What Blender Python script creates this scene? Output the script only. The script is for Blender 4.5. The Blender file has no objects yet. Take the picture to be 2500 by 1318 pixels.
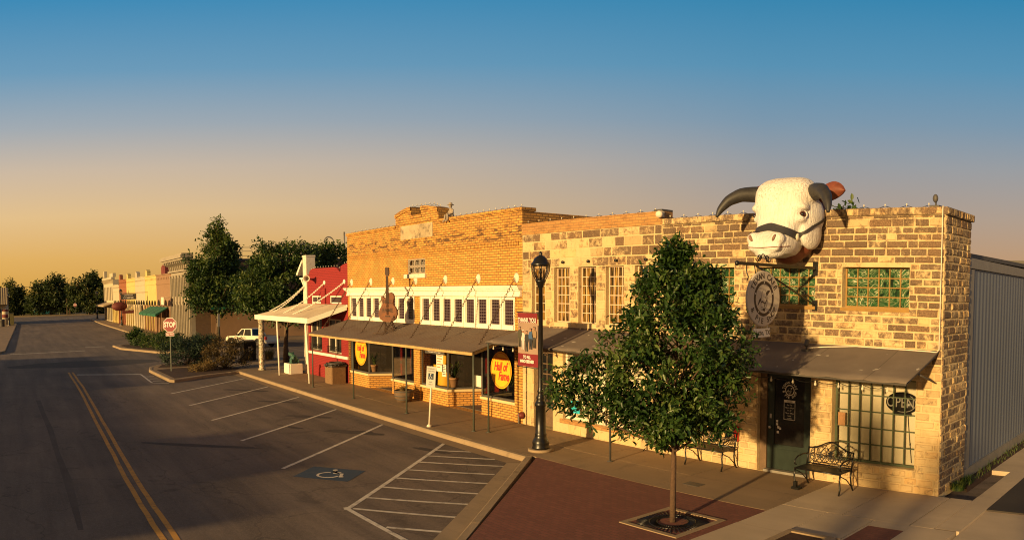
import bpy, bmesh, math, random
import numpy as np
from mathutils import Vector, Matrix, noise
from mathutils.bvhtree import BVHTree

random.seed(7)
PI = math.pi
scene = bpy.context.scene
COL = scene.collection

# ------------------------------------------------------------------ camera (the photograph is a panorama)
F_PX, CY = 1869.136, 811.046
PITCH, ROLL, YAW = -0.0565586, -0.0026539, -0.9188981
CAM = Vector((0.0, -14.0, 4.031))


def rot(d):
    x, y, z = d
    c, s = math.cos(ROLL), math.sin(ROLL); x, y = c*x - s*y, s*x + c*y
    c, s = math.cos(PITCH), math.sin(PITCH); y, z = c*y + s*z, -s*y + c*z
    c, s = math.cos(YAW), math.sin(YAW); x, z = c*x + s*z, -s*x + c*z
    return Vector((x, z, y))


cd = bpy.data.cameras.new("camera")
cd.type = 'PANO'
cd.panorama_type = 'EQUIRECTANGULAR'
cd.longitude_min, cd.longitude_max = -1250/F_PX, 1250/F_PX
cd.latitude_min, cd.latitude_max = (CY - 1318)/F_PX, CY/F_PX
cd.clip_start, cd.clip_end = 0.1, 4000
cam = bpy.data.objects.new("camera", cd)
COL.objects.link(cam)
rt, up, fw = rot((1, 0, 0)), rot((0, 1, 0)), rot((0, 0, 1))
cam.matrix_world = Matrix(((rt.x, up.x, -fw.x, CAM.x), (rt.y, up.y, -fw.y, CAM.y), (rt.z, up.z, -fw.z, CAM.z), (0, 0, 0, 1)))
scene.camera = cam

# ------------------------------------------------------------------ sky, sun, exposure
SUN_TO = Vector((0.19, -1.0, 0.165)).normalized()      # towards the low evening sun, behind the camera
SUN_EL = math.asin(SUN_TO.z)
w = bpy.data.worlds.new("World"); scene.world = w
w.use_nodes = True
nt = w.node_tree; nt.nodes.clear()


def wn(t, **k):
    n = nt.nodes.new(t)
    for a, b in k.items(): setattr(n, a, b)
    return n


def wramp(stops):
    r = wn('ShaderNodeValToRGB')
    e = r.color_ramp.elements
    while len(e) < len(stops): e.new(0.5)
    for i, (p, c) in enumerate(stops):
        e[i].position = p; e[i].color = (*c, 1)
    return r


def s2l(*c):
    return tuple(((v/255)/12.92 if v <= 10 else ((v/255 + 0.055)/1.055)**2.4) for v in c)


tc = wn('ShaderNodeTexCoord'); sep = wn('ShaderNodeSeparateXYZ')
nt.links.new(tc.outputs['Generated'], sep.inputs[0])
mr = wn('ShaderNodeMapRange'); mr.inputs[1].default_value = -0.05; mr.inputs[2].default_value = 0.45
nt.links.new(sep.outputs['Z'], mr.inputs[0])
pz = lambda z: (z + 0.05)/0.5
west = wramp([(0.0, s2l(150, 110, 50)), (pz(0.005), s2l(214, 160, 70)), (pz(0.05), s2l(224, 174, 94)), (pz(0.105), s2l(227, 190, 135)),
              (pz(0.165), s2l(205, 184, 160)), (pz(0.22), s2l(163, 170, 176)), (pz(0.29), s2l(109, 154, 184)), (pz(0.38), s2l(62, 138, 182)), (1.0, s2l(48, 112, 158))])
north = wramp([(0.0, s2l(120, 95, 70)), (pz(0.005), s2l(180, 136, 96)), (pz(0.05), s2l(184, 147, 114)), (pz(0.10), s2l(172, 152, 136)),
               (pz(0.165), s2l(150, 152, 156)), (pz(0.22), s2l(120, 147, 168)), (pz(0.29), s2l(84, 142, 176)), (pz(0.38), s2l(48, 130, 172)), (1.0, s2l(36, 104, 150))])
for r in (west, north): nt.links.new(mr.outputs[0], r.inputs[0])
dx = wn('ShaderNodeVectorMath', operation='DOT_PRODUCT'); dx.inputs[1].default_value = (-0.985, -0.17, 0)
nt.links.new(tc.outputs['Generated'], dx.inputs[0])
m2 = wn('ShaderNodeMapRange'); m2.inputs[1].default_value = 0.40; m2.inputs[2].default_value = 1.0
nt.links.new(dx.outputs['Value'], m2.inputs[0])
mx = wn('ShaderNodeMix', data_type='RGBA')
nt.links.new(m2.outputs[0], mx.inputs[0]); nt.links.new(north.outputs[0], mx.inputs[6]); nt.links.new(west.outputs[0], mx.inputs[7])
# the glow of the sky round the low sun, behind the camera
ds = wn('ShaderNodeVectorMath', operation='DOT_PRODUCT'); ds.inputs[1].default_value = tuple(SUN_TO)
nt.links.new(tc.outputs['Generated'], ds.inputs[0])
m3 = wn('ShaderNodeMapRange', interpolation_type='SMOOTHSTEP'); m3.inputs[1].default_value = 0.15; m3.inputs[2].default_value = 1.0
nt.links.new(ds.outputs['Value'], m3.inputs[0])
glow = wn('ShaderNodeMix', data_type='RGBA'); glow.inputs[7].default_value = (0.62, 0.34, 0.12, 1)
nt.links.new(m3.outputs[0], glow.inputs[0]); nt.links.new(mx.outputs[2], glow.inputs[6])
mz = wn('ShaderNodeMapRange', interpolation_type='SMOOTHSTEP'); mz.inputs[1].default_value = 0.42; mz.inputs[2].default_value = 0.85
nt.links.new(sep.outputs['Z'], mz.inputs[0])
zen = wn('ShaderNodeMix', data_type='RGBA'); zen.inputs[7].default_value = (0.135, 0.125, 0.115, 1)
nt.links.new(mz.outputs[0], zen.inputs[0]); nt.links.new(glow.outputs[2], zen.inputs[6])
sky = wn('ShaderNodeTexSky', sky_type='NISHITA'); sky.sun_disc = False
sky.sun_elevation = SUN_EL; sky.sun_rotation = math.atan2(SUN_TO.x, SUN_TO.y)
bg1 = wn('ShaderNodeBackground'); bg1.inputs[1].default_value = 0.05
bg2 = wn('ShaderNodeBackground'); bg2.inputs[1].default_value = 0.705      # the picture is exposed 0.6 stops up
nt.links.new(sky.outputs[0], bg1.inputs[0]); nt.links.new(zen.outputs[2], bg2.inputs[0])
ms = wn('ShaderNodeMixShader'); ms.inputs[0].default_value = 0.94
wo = wn('ShaderNodeOutputWorld')
nt.links.new(bg1.outputs[0], ms.inputs[1]); nt.links.new(bg2.outputs[0], ms.inputs[2]); nt.links.new(ms.outputs[0], wo.inputs[0])

sd = bpy.data.lights.new("sun", 'SUN'); sd.energy = 5.0; sd.angle = math.radians(1.3); sd.color = (1.0, 0.665, 0.275)
so = bpy.data.objects.new("sun", sd); COL.objects.link(so)
so.rotation_euler = (-SUN_TO).to_track_quat('-Z', 'Y').to_euler(); so.location = (0, -40, 30)

scene.view_settings.view_transform = 'Standard'; scene.view_settings.look = 'None'
scene.view_settings.exposure = 0.6; scene.view_settings.gamma = 1.0
scene.cycles.filter_width = 1.1

# ------------------------------------------------------------------ materials
MATS = {}


class NT:
    def __init__(s, name):
        s.m = bpy.data.materials.new(name); s.m.use_nodes = True
        s.t = s.m.node_tree; s.p = s.t.nodes['Principled BSDF']; s.out = s.t.nodes['Material Output']
        MATS[name] = s.m

    def n(s, t, **k):
        n = s.t.nodes.new('ShaderNode' + t)
        for a, b in k.items():
            if a.startswith('_'): n.inputs[a[1:].replace('_', ' ')].default_value = b
            else: setattr(n, a, b)
        return n

    def l(s, a, b): s.t.links.new(a, b)

    def uv(s, scale=(1, 1, 1), rz=0):
        u = s.n('UVMap'); mp = s.n('Mapping'); mp.inputs['Scale'].default_value = scale; mp.inputs['Rotation'].default_value = (0, 0, rz)
        s.l(u.outputs[0], mp.inputs[0]); return mp.outputs[0]

    def obj(s, scale=(1, 1, 1)):
        u = s.n('TexCoord'); mp = s.n('Mapping'); mp.inputs['Scale'].default_value = scale
        s.l(u.outputs['Object'], mp.inputs[0]); return mp.outputs[0]

    def noise(s, vec, scale, detail=5, rough=0.6, dist=0.0):
        n = s.n('TexNoise'); n.inputs['Scale'].default_value = scale; n.inputs['Detail'].default_value = detail
        n.inputs['Roughness'].default_value = rough; n.inputs['Distortion'].default_value = dist
        if vec is not None: s.l(vec, n.inputs['Vector'])
        return n.outputs[0]

    def ramp(s, fac, stops):
        r = s.n('ValToRGB'); e = r.color_ramp.elements
        while len(e) < len(stops): e.new(0.5)
        for i, (p, c) in enumerate(stops):
            e[i].position = p; e[i].color = (*c, 1) if not isinstance(c, (int, float)) else (c, c, c, 1)
        s.l(fac, r.inputs[0]); return r.outputs[0]

    def mix(s, fac, a, b, mode='MIX'):
        m = s.n('Mix', data_type='RGBA', blend_type=mode)
        for i, v in ((0, fac), (6, a), (7, b)):
            if isinstance(v, (int, float)): m.inputs[i].default_value = v
            elif isinstance(v, tuple): m.inputs[i].default_value = (*v, 1)
            else: s.l(v, m.inputs[i])
        return m.outputs[2]

    def math(s, op, a, b=0.0):
        m = s.n('Math', operation=op)
        for i, v in ((0, a), (1, b)):
            if isinstance(v, (int, float)): m.inputs[i].default_value = v
            else: s.l(v, m.inputs[i])
        return m.outputs[0]

    def bump(s, h, strength=0.4, dist=0.02):
        b = s.n('Bump'); b.inputs['Strength'].default_value = strength; b.inputs['Distance'].default_value = dist
        s.l(h, b.inputs['Height']); s.l(b.outputs[0], s.p.inputs['Normal'])

    def col(s, c):
        if isinstance(c, tuple): s.p.inputs['Base Color'].default_value = (*c, 1)
        else: s.l(c, s.p.inputs['Base Color'])

    def rough(s, r):
        if isinstance(r, (int, float)): s.p.inputs['Roughness'].default_value = r
        else: s.l(r, s.p.inputs['Roughness'])


def worn(name, c, rough=0.6, var=0.25, scale=3.0, metal=0.0, dirt=None, dirt_amt=0.35, fine=40.0, bump=0.15, bd=0.01):
    """Painted or plain surface with uneven tone, fine grain and patches of wear."""
    if name in MATS: return MATS[name]
    k = NT(name); v = k.obj()
    a = k.noise(v, scale, 6, 0.65); b = k.noise(v, fine, 3)
    f = k.math('ADD', k.math('MULTIPLY', a, 0.7), k.math('MULTIPLY', b, 0.3))
    lo = tuple(x*(1 - var) for x in c); hi = tuple(min(1, x*(1 + var)) for x in c)
    cc = k.ramp(f, [(0.3, lo), (0.7, hi)])
    if dirt:
        d = k.noise(v, scale*2.3, 8, 0.75, 0.4)
        cc = k.mix(k.math('MULTIPLY', k.ramp(d, [(0.5, 0.0), (0.68, 1.0)]), dirt_amt), cc, dirt)
    k.col(cc); k.rough(k.math('ADD', k.math('MULTIPLY', a, 0.25), max(0.02, rough - 0.12)))
    k.p.inputs['Metallic'].default_value = metal
    k.bump(f, bump, bd)
    return k.m


def brick_mat(name, c1, c2, mortar, bw=0.21, bh=0.075, ms=0.012, stain=(0.06, 0.03, 0.015), stain_amt=0.0, zband=None, rough=0.85, vert=False):
    k = NT(name); u = k.uv(); o = k.obj()
    wob = k.n('VectorMath', operation='ADD')
    nz = k.n('TexNoise'); nz.inputs['Scale'].default_value = 3.0; nz.inputs['Detail'].default_value = 3; k.l(u, nz.inputs['Vector'])
    sc = k.n('VectorMath', operation='SCALE'); sc.inputs['Scale'].default_value = 0.02; k.l(nz.outputs['Color'], sc.inputs[0])
    k.l(u, wob.inputs[0]); k.l(sc.outputs[0], wob.inputs[1])
    b = k.n('TexBrick'); b.inputs['Scale'].default_value = 1.0
    b.inputs['Brick Width'].default_value = bw; b.inputs['Row Height'].default_value = bh
    b.inputs['Mortar Size'].default_value = ms; b.inputs['Mortar Smooth'].default_value = 0.3; b.inputs['Bias'].default_value = 0.0
    b.inputs['Color1'].default_value = (*c1, 1); b.inputs['Color2'].default_value = (*c2, 1); b.inputs['Mortar'].default_value = (*mortar, 1)
    k.l(wob.outputs[0], b.inputs['Vector'])
    a = k.noise(o, 1.1, 6, 0.6); fine = k.noise(o, 60, 3)
    c = k.mix(k.math('MULTIPLY', k.ramp(a, [(0.35, 0.0), (0.7, 1.0)]), 0.35), b.outputs['Color'], tuple(x*0.7 for x in c1))
    c = k.mix(k.math('MULTIPLY', fine, 0.25), c, tuple(x*0.55 for x in c2))
    if stain_amt:
        st = k.noise(k.obj((1.2, 1, 5)), 1.6, 8, 0.72, 0.3)
        fac = k.ramp(st, [(0.49, 0.0), (0.57, 1.0)])
        if zband:
            s = k.n('SeparateXYZ'); k.l(k.obj(), s.inputs[0])
            r = k.n('MapRange'); k.l(s.outputs['Z'], r.inputs[0])
            r.inputs[1].default_value = zband[0]; r.inputs[2].default_value = zband[1]
            win = k.ramp(r.outputs[0], [(0.0, 0.0), (0.10, 0.0), (0.22, 1.0), (0.45, 1.0), (0.62, 0.35), (1.0, 0.55)])
            fac = k.math('MULTIPLY', fac, win)
        c = k.mix(k.math('MULTIPLY', fac, stain_amt), c, stain)
    k.col(c); k.rough(rough)
    h = k.math('SUBTRACT', k.math('MULTIPLY', fine, 0.3), b.outputs['Fac'])
    k.bump(h, 0.7, 0.012)
    return k.m


def stone_mat(name, light, dark, amt=1.0):
    """Limestone blocks: the vertex layer 'tone' says how weathered each block is."""
    k = NT(name); o = k.obj()
    at = k.n('Attribute', attribute_name='tone'); t = at.outputs['Fac']
    n1 = k.noise(o, 7, 9, 0.78, 0.4); n2 = k.noise(o, 1.3, 5, 0.6); n3 = k.noise(o, 45, 5, 0.75); n4 = k.noise(k.obj((1, 1, .45)), 3.2, 8, 0.7)
    f = k.math('ADD', t, k.math('MULTIPLY', k.math('SUBTRACT', n1, 0.5), 3.4))
    f = k.math('ADD', f, k.math('MULTIPLY', k.math('SUBTRACT', n2, 0.5), 1.2))
    f = k.ramp(f, [(0.24, 0.0), (0.78, 1.0)])
    base = k.mix(n2, light, tuple(x*0.80 for x in light))
    base = k.mix(k.math('MULTIPLY', k.ramp(n4, [(0.5, 0.0), (0.72, 1.0)]), 0.55), base, tuple(x*y for x, y in zip(light, (.62, .52, .40))))
    dk = k.ramp(n3, [(0.3, tuple(x*0.45 for x in dark)), (0.5, dark), (0.72, tuple(x*2.1 for x in dark))])
    c = k.mix(k.math('MULTIPLY', f, amt), base, dk)
    hv = k.n('Attribute', attribute_name='hue'); c = k.mix(1.0, c, k.ramp(hv.outputs['Fac'], [(0.0, (.78, .74, .70)), (0.5, (1.0, 1.0, 1.0)), (1.0, (1.12, 1.0, .86))]), 'MULTIPLY')
    lich = k.ramp(k.noise(o, 31, 3, 0.5), [(0.7, 0.0), (0.76, 1.0)])
    c = k.mix(k.math('MULTIPLY', lich, 0.4), c, tuple(x*0.9 for x in light))
    k.col(c); k.rough(0.92)
    k.bump(k.math('ADD', n1, k.math('MULTIPLY', n3, 0.6)), 0.8, 0.02)
    return k.m


def ground_mat(name, c, var=0.3, scale=0.5, patches=None, rough=0.9, grain=90, cracks=0.0, spec=0.3, fleck=0.25, streak=0.0):
    k = NT(name); o = k.obj()
    a = k.noise(o, scale, 8, 0.62, 0.3); b = k.noise(o, grain, 3, 0.7); st = k.noise(k.obj((0.25, 1.6, 1)), scale*1.6, 6, 0.6)
    f = k.math('ADD', k.math('MULTIPLY', a, 0.6), k.math('MULTIPLY', st, 0.4))
    cc = k.ramp(f, [(0.32, tuple(x*(1 - var) for x in c)), (0.52, c), (0.7, tuple(x*(1 + var) for x in c))])
    cc = k.mix(k.math('MULTIPLY', k.ramp(b, [(0.5, 0.0), (0.72, 1.0)]), fleck), cc, tuple(min(1, x*2.2) for x in c))
    if streak:
        sn = k.noise(k.obj((0.10, 1.5, 1)), 1.1, 7, 0.65); cc = k.mix(streak, cc, k.ramp(sn, [(0.38, (.62, .62, .64)), (0.52, (1.0, 1.0, 1.0)), (0.66, (1.35, 1.32, 1.28))]), 'MULTIPLY')
        gn = k.noise(o, 14, 6, 0.8); cc = k.mix(streak, cc, k.ramp(gn, [(0.35, (.7, .7, .7)), (0.65, (1.3, 1.3, 1.3))]), 'MULTIPLY')
    if patches:
        p = k.ramp(k.noise(o, 0.75, 5, 0.7, 0.6), [(0.6, 0.0), (0.67, 1.0)])
        cc = k.mix(k.math('MULTIPLY', p, 0.5), cc, patches)
    if cracks:
        vo = k.n('TexVoronoi', feature='DISTANCE_TO_EDGE'); vo.inputs['Scale'].default_value = 0.28
        dis = k.n('VectorMath', operation='ADD'); nz = k.n('TexNoise'); nz.inputs['Scale'].default_value = 1.2; nz.inputs['Detail'].default_value = 6
        k.l(o, nz.inputs['Vector']); k.l(o, dis.inputs[0]); k.l(nz.outputs['Color'], dis.inputs[1]); k.l(dis.outputs[0], vo.inputs['Vector'])
        cr = k.ramp(vo.outputs['Distance'], [(0.0, 1.0), (0.006, 0.0)])
        cc = k.mix(k.math('MULTIPLY', cr, cracks), cc, tuple(x*0.35 for x in c))
    k.col(cc); k.rough(k.math('ADD', k.math('MULTIPLY', a, 0.2), rough - 0.1))
    k.p.inputs['Specular IOR Level'].default_value = spec
    k.bump(k.math('ADD', b, k.math('MULTIPLY', a, 0.5)), 0.35, 0.012)
    return k.m


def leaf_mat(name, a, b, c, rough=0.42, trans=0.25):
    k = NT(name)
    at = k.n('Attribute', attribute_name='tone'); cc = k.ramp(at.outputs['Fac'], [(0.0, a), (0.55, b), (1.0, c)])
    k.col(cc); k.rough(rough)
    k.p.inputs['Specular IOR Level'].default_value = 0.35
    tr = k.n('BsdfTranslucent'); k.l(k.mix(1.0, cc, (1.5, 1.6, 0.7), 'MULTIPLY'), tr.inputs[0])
    ms = k.n('MixShader'); ms.inputs[0].default_value = trans
    k.l(k.p.outputs[0], ms.inputs[1]); k.l(tr.outputs[0], ms.inputs[2]); k.l(ms.outputs[0], k.out.inputs[0])
    return k.m


def glass_mat(name, tint=(0.9, 0.9, 0.88), refl=0.10):
    k = NT(name)
    tr = k.n('BsdfTransparent'); tr.inputs[0].default_value = (*tint, 1)
    gl = k.n('BsdfGlossy'); gl.inputs['Roughness'].default_value = 0.02
    lw = k.n('LayerWeight'); lw.inputs[0].default_value = 0.35
    ms = k.n('MixShader'); k.l(k.math('ADD', k.math('MULTIPLY', lw.outputs['Fresnel'], 0.8), refl*0.3), ms.inputs[0])
    k.l(tr.outputs[0], ms.inputs[1]); k.l(gl.outputs[0], ms.inputs[2]); k.l(ms.outputs[0], k.out.inputs[0])
    return k.m


def pane_mat(name, stops, scale=(1, 1, 1), ns=4.0, dist=0.0, rough=0.25, lead=None, detail=4):
    """Opaque coloured pane; lead = (cell width, cell height) draws thin cames."""
    k = NT(name); o = k.obj(scale)
    cc = k.ramp(k.noise(o, ns, detail, 0.6, dist), stops)
    if lead:
        b = k.n('TexBrick', offset=0.0); b.inputs['Scale'].default_value = 1.0; b.inputs['Mortar Size'].default_value = 0.008
        b.inputs['Brick Width'].default_value = lead[0]; b.inputs['Row Height'].default_value = lead[1]; b.inputs['Mortar Smooth'].default_value = 0.1
        k.l(k.uv(), b.inputs['Vector']); cc = k.mix(b.outputs['Fac'], cc, (0.15, 0.12, 0.12))
    k.col(cc); k.rough(rough)
    k.p.inputs['Specular IOR Level'].default_value = 0.35
    return k.m


def corr_mat(name, c, period=0.08, axis='X', rough=0.55, metal=0.2, dirt=(0.12, 0.08, 0.05), depth=0.02, amt=0.35):
    k = NT(name); o = k.obj()
    wv = k.n('TexWave', wave_type='BANDS', bands_direction=axis); wv.inputs['Scale'].default_value = 0.314159/period
    k.l(o, wv.inputs['Vector'])
    a = k.noise(o, 1.2, 7, 0.65); b = k.noise(k.obj((8, 8, 0.6) if axis != 'Z' else (1, 1, 1)), 2.0, 5)
    cc = k.mix(k.math('MULTIPLY', k.ramp(a, [(0.45, 0.0), (0.75, 1.0)]), amt), c, dirt)
    cc = k.mix(k.math('MULTIPLY', b, 0.3), cc, tuple(x*0.6 for x in c))
    k.col(cc); k.rough(rough); k.p.inputs['Metallic'].default_value = metal
    k.bump(wv.outputs['Fac'], 0.9, depth)
    return k.m


M_ybrick = brick_mat('yellow_brick', (0.70, 0.36, 0.075), (0.55, 0.255, 0.048), (0.13, 0.058, 0.02), 0.225, 0.080, 0.014, stain_amt=0.9, zband=(5.3, 6.6))
M_rbrick = brick_mat('red_painted_brick', (0.30, 0.018, 0.018), (0.26, 0.015, 0.015), (0.18, 0.010, 0.010), 0.21, 0.075, 0.010)
M_obrick = brick_mat('orange_brick', (0.50, 0.26, 0.08), (0.42, 0.2, 0.06), (0.3, 0.17, 0.07), 0.21, 0.075, 0.010, stain_amt=0.3)
M_dbrick = brick_mat('brown_brick', (0.17, 0.095, 0.05), (0.13, 0.07, 0.038), (0.12, 0.08, 0.05), 0.24, 0.08, 0.012)
M_paver = brick_mat('brick_paver', (0.205, 0.064, 0.042), (0.155, 0.046, 0.030), (0.10, 0.048, 0.033), 0.2, 0.1, 0.008, rough=0.9)
M_stone = stone_mat('weathered_limestone', (0.63, 0.47, 0.25), (0.150, 0.100, 0.062))
M_stone1 = stone_mat('pale_limestone', (0.63, 0.47, 0.25), (0.125, 0.077, 0.046), 0.95)
M_side = stone_mat('side_limestone', (0.50, 0.38, 0.24), (0.11, 0.07, 0.045))
M_cream = worn('cream_painted_stone', (0.64, 0.49, 0.25), 0.85, 0.14, 2.0, dirt=(0.34, 0.24, 0.12), dirt_amt=0.4)
M_asph = ground_mat('asphalt', (0.132, 0.098, 0.075), 0.42, 0.30, grain=45, fleck=0.5, patches=(0.062, 0.048, 0.038), cracks=0.55, streak=0.5)
M_asph2 = ground_mat('dark_asphalt', (0.045, 0.036, 0.031), 0.25, 0.5)
M_conc = ground_mat('concrete', (0.26, 0.178, 0.105), 0.2, 0.7, patches=(0.17, 0.12, 0.08), fleck=0.12)
M_curb = ground_mat('curb_concrete', (0.29, 0.21, 0.13), 0.2, 1.5, patches=(0.15, 0.11, 0.07), fleck=0.12)
M_plaza = ground_mat('pale_concrete', (0.44, 0.34, 0.235), 0.16, 0.8, patches=(0.33, 0.25, 0.17), fleck=0.12)
M_dry = ground_mat('dry_grass', (0.30, 0.20, 0.07), 0.4, 0.15, rough=1.0)
M_earth = ground_mat('earth', (0.10, 0.075, 0.035), 0.4, 0.05, rough=1.0)
M_mulch = ground_mat('mulch', (0.055, 0.028, 0.018), 0.5, 4.0, rough=1.0, grain=30)
M_line = worn('worn_white_paint', (0.56, 0.49, 0.40), 0.85, 0.2, 2.0, dirt=(0.14, 0.11, 0.09), dirt_amt=0.8, fine=60)
M_yline = worn('worn_yellow_paint', (0.50, 0.235, 0.03), 0.85, 0.2, 2.0, dirt=(0.10, 0.07, 0.04), dirt_amt=0.75, fine=60)
M_blue = worn('worn_blue_paint', (0.016, 0.036, 0.066), 0.85, 0.2, 3.0, dirt=(0.06, 0.06, 0.06), dirt_amt=0.5)
M_white = worn('white_paint', (0.78, 0.72, 0.60), 0.6, 0.06, 2.0, dirt=(0.42, 0.34, 0.24), dirt_amt=0.3)
M_white2 = worn('aged_white_paint', (0.66, 0.58, 0.46), 0.7, 0.1, 3.0, dirt=(0.3, 0.22, 0.14), dirt_amt=0.5)
M_black = worn('black_iron', (0.007, 0.0065, 0.006), 0.34, 0.3, 6.0, dirt=(0.02, 0.015, 0.01), dirt_amt=0.3)
M_green = worn('dark_green_paint', (0.008, 0.017, 0.011), 0.5, 0.3, 4.0)
M_gpost = worn('green_grey_post', (0.06, 0.068, 0.05), 0.55, 0.3, 3.0, dirt=(0.13, 0.08, 0.04))
M_munt = worn('green_muntin', (0.055, 0.075, 0.035), 0.6, 0.25, 4.0, dirt=(0.14, 0.09, 0.04))
M_omunt = worn('ochre_muntin', (0.27, 0.15, 0.032), 0.7, 0.2, 4.0)
M_edge = worn('canopy_edge_board', (0.46, 0.30, 0.12), 0.8, 0.25, 3.0, dirt=(0.2, 0.12, 0.05))
M_pmunt = worn('pink_cream_muntin', (0.60, 0.44, 0.30), 0.7, 0.15, 4.0)
M_fabric = worn('awning_canvas', (0.135, 0.105, 0.085), 0.9, 0.16, 1.2, dirt=(0.2, 0.16, 0.12), dirt_amt=0.3, fine=120)
def _seams(name):
    k = NT(name); o = k.obj(); n_ = k.noise(o, 1.1, 7, .65); fn = k.noise(o, 90, 3)
    cc = k.ramp(n_, [(.3, (.125, .097, .079)), (.55, (.16, .125, .102)), (.72, (.205, .165, .135))])
    cc = k.mix(k.math('MULTIPLY', fn, .3), cc, (.07, .055, .045))
    b = k.n('TexBrick', offset=0.0); b.inputs['Scale'].default_value = 1.0; b.inputs['Brick Width'].default_value = 1.52; b.inputs['Row Height'].default_value = 9.0; b.inputs['Mortar Size'].default_value = .012
    k.l(k.uv(), b.inputs['Vector']); cc = k.mix(k.math('MULTIPLY', b.outputs['Fac'], .55), cc, (.05, .038, .03))
    sp = k.ramp(k.noise(o, 5.5, 2, .4), [(.715, 0.0), (.735, 1.0)]); cc = k.mix(k.math('MULTIPLY', sp, .7), cc, (.5, .45, .38))
    k.col(cc); k.rough(.9); k.bump(k.math('ADD', n_, k.math('MULTIPLY', fn, .3)), .4, .03); return k.m
M_fabric = _seams('seamed_canvas')
M_red = worn('red_paint', (0.55, 0.035, 0.02), 0.45, 0.12, 3.0)
M_stop = worn('red_sign_face', (0.22, 0.008, 0.012), 0.45, 0.12, 3.0)
M_signw = worn('white_sign_face', (0.75, 0.70, 0.62), 0.5, 0.05, 4.0)
M_grey = worn('grey_metal', (0.26, 0.235, 0.20), 0.5, 0.18, 4.0, metal=0.3)
M_dgrey = worn('dark_grey', (0.07, 0.062, 0.055), 0.6, 0.25, 4.0)
M_wood = worn('weathered_wood', (0.13, 0.08, 0.045), 0.8, 0.35, 6.0, dirt=(0.06, 0.035, 0.02))
M_rust = worn('rusty_steel', (0.17, 0.06, 0.02), 0.75, 0.4, 5.0, dirt=(0.10, 0.04, 0.02), dirt_amt=0.7)
M_rustd = worn('dark_rust', (0.065, 0.035, 0.02), 0.8, 0.4, 6.0)
M_inside = worn('shop_interior', (0.10, 0.075, 0.055), 0.9, 0.3, 1.5)
M_yel = worn('yellow_enamel', (0.80, 0.42, 0.02), 0.5, 0.08, 4.0)
M_blind = worn('roller_blind', (0.64, 0.56, 0.40), 0.85, 0.06, 1.5)
M_teal = worn('weathered_bronze', (0.035, 0.10, 0.07), 0.6, 0.4, 8.0, dirt=(0.03, 0.08, 0.06), dirt_amt=0.6)
M_paper = worn('paper', (0.72, 0.66, 0.54), 0.9, 0.05, 3.0)
M_cyan = worn('blue_paper', (0.02, 0.42, 0.55), 0.8, 0.05, 3.0)
M_terra = worn('terracotta', (0.42, 0.22, 0.10), 0.85, 0.2, 5.0)
M_hide = worn('brown_hide_paint', (0.17, 0.045, 0.022), 0.6, 0.3, 4.0, dirt=(0.07, 0.02, 0.012))
M_horn = worn('charcoal_horn_paint', (0.024, 0.022, 0.023), 0.55, 0.3, 5.0, dirt=(0.06, 0.05, 0.045), dirt_amt=0.3)
M_strap = worn('black_halter', (0.035, 0.032, 0.035), 0.6, 0.2, 8.0)
M_statue = worn('cast_stone', (0.30, 0.24, 0.18), 0.9, 0.25, 8.0)
M_plaque = worn('stained_plaque', (0.42, 0.32, 0.19), 0.9, 0.45, 1.0, dirt=(0.07, 0.052, 0.038), dirt_amt=1.0)
M_bark = worn('bark', (0.085, 0.048, 0.028), 0.95, 0.35, 10.0, dirt=(0.08, 0.045, 0.025), dirt_amt=0.6, bump=0.8, bd=0.03)
M_dbark = worn('dark_bark', (0.12, 0.075, 0.045), 0.95, 0.4, 8.0, bump=0.8, bd=0.03)
M_chrome = worn('steel', (0.45, 0.42, 0.38), 0.35, 0.1, 6.0, metal=0.8)
M_tyre = worn('tyre_rubber', (0.02, 0.019, 0.018), 0.85, 0.2, 8.0)
M_truck = worn('white_car_paint', (0.70, 0.62, 0.48), 0.3, 0.05, 2.0)
M_dglass = pane_mat('dark_window_glass', [(0.3, (0.010, 0.010, 0.010)), (0.7, (0.03, 0.028, 0.024))], ns=1.5, rough=0.06)
M_glass = glass_mat('shop_glass')
M_purple = pane_mat('leaded_purple_glass', [(0.35, (0.014, 0.007, 0.012)), (0.65, (0.038, 0.017, 0.028))], ns=2.0, rough=0.2, lead=(0.105, 0.098))
M_amber = pane_mat('amber_streaky_glass', [(0.38, (0.018, 0.013, 0.008)), (0.48, (0.060, 0.036, 0.012)), (0.55, (0.22, 0.115, 0.022)), (0.66, (0.42, 0.27, 0.07))], scale=(11, 1, 1.0), ns=2.0, rough=0.3, detail=6)
M_marble = pane_mat('green_marbled_glass', [(0.34, (0.004, 0.012, 0.005)), (0.42, (0.014, 0.062, 0.020)), (0.455, (0.12, 0.17, 0.08)), (0.475, (0.008, 0.030, 0.011)), (0.53, (0.024, 0.095, 0.030)), (0.555, (0.34, 0.36, 0.22)), (0.575, (0.012, 0.042, 0.015)), (0.64, (0.040, 0.12, 0.04)), (0.67, (0.50, 0.48, 0.34)), (0.72, (0.02, 0.05, 0.02))], ns=1.9, dist=2.8, rough=0.3, detail=2)
M_acrylic = worn('lamp_glass', (0.32, 0.27, 0.2), 0.2, 0.1, 4.0)
M_bulb = worn('clear_bulb', (0.62, 0.55, 0.42), 0.15, 0.05, 4.0)
M_cmetal = corr_mat('corrugated_roof', (0.155, 0.118, 0.094), 0.20, 'X', 0.6, 0.1, dirt=(0.11, 0.055, 0.028), depth=0.03, amt=0.6)
M_pmetal = corr_mat('white_corrugated_roof', (0.46, 0.38, 0.28), 0.25, 'X', 0.7, 0.0, dirt=(0.22, 0.15, 0.09), depth=0.03, amt=0.6)
M_gmetal = corr_mat('grey_ribbed_metal', (0.185, 0.205, 0.24), 0.26, 'Y', 0.5, 0.15, dirt=(0.15, 0.155, 0.165), depth=0.012)
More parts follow.
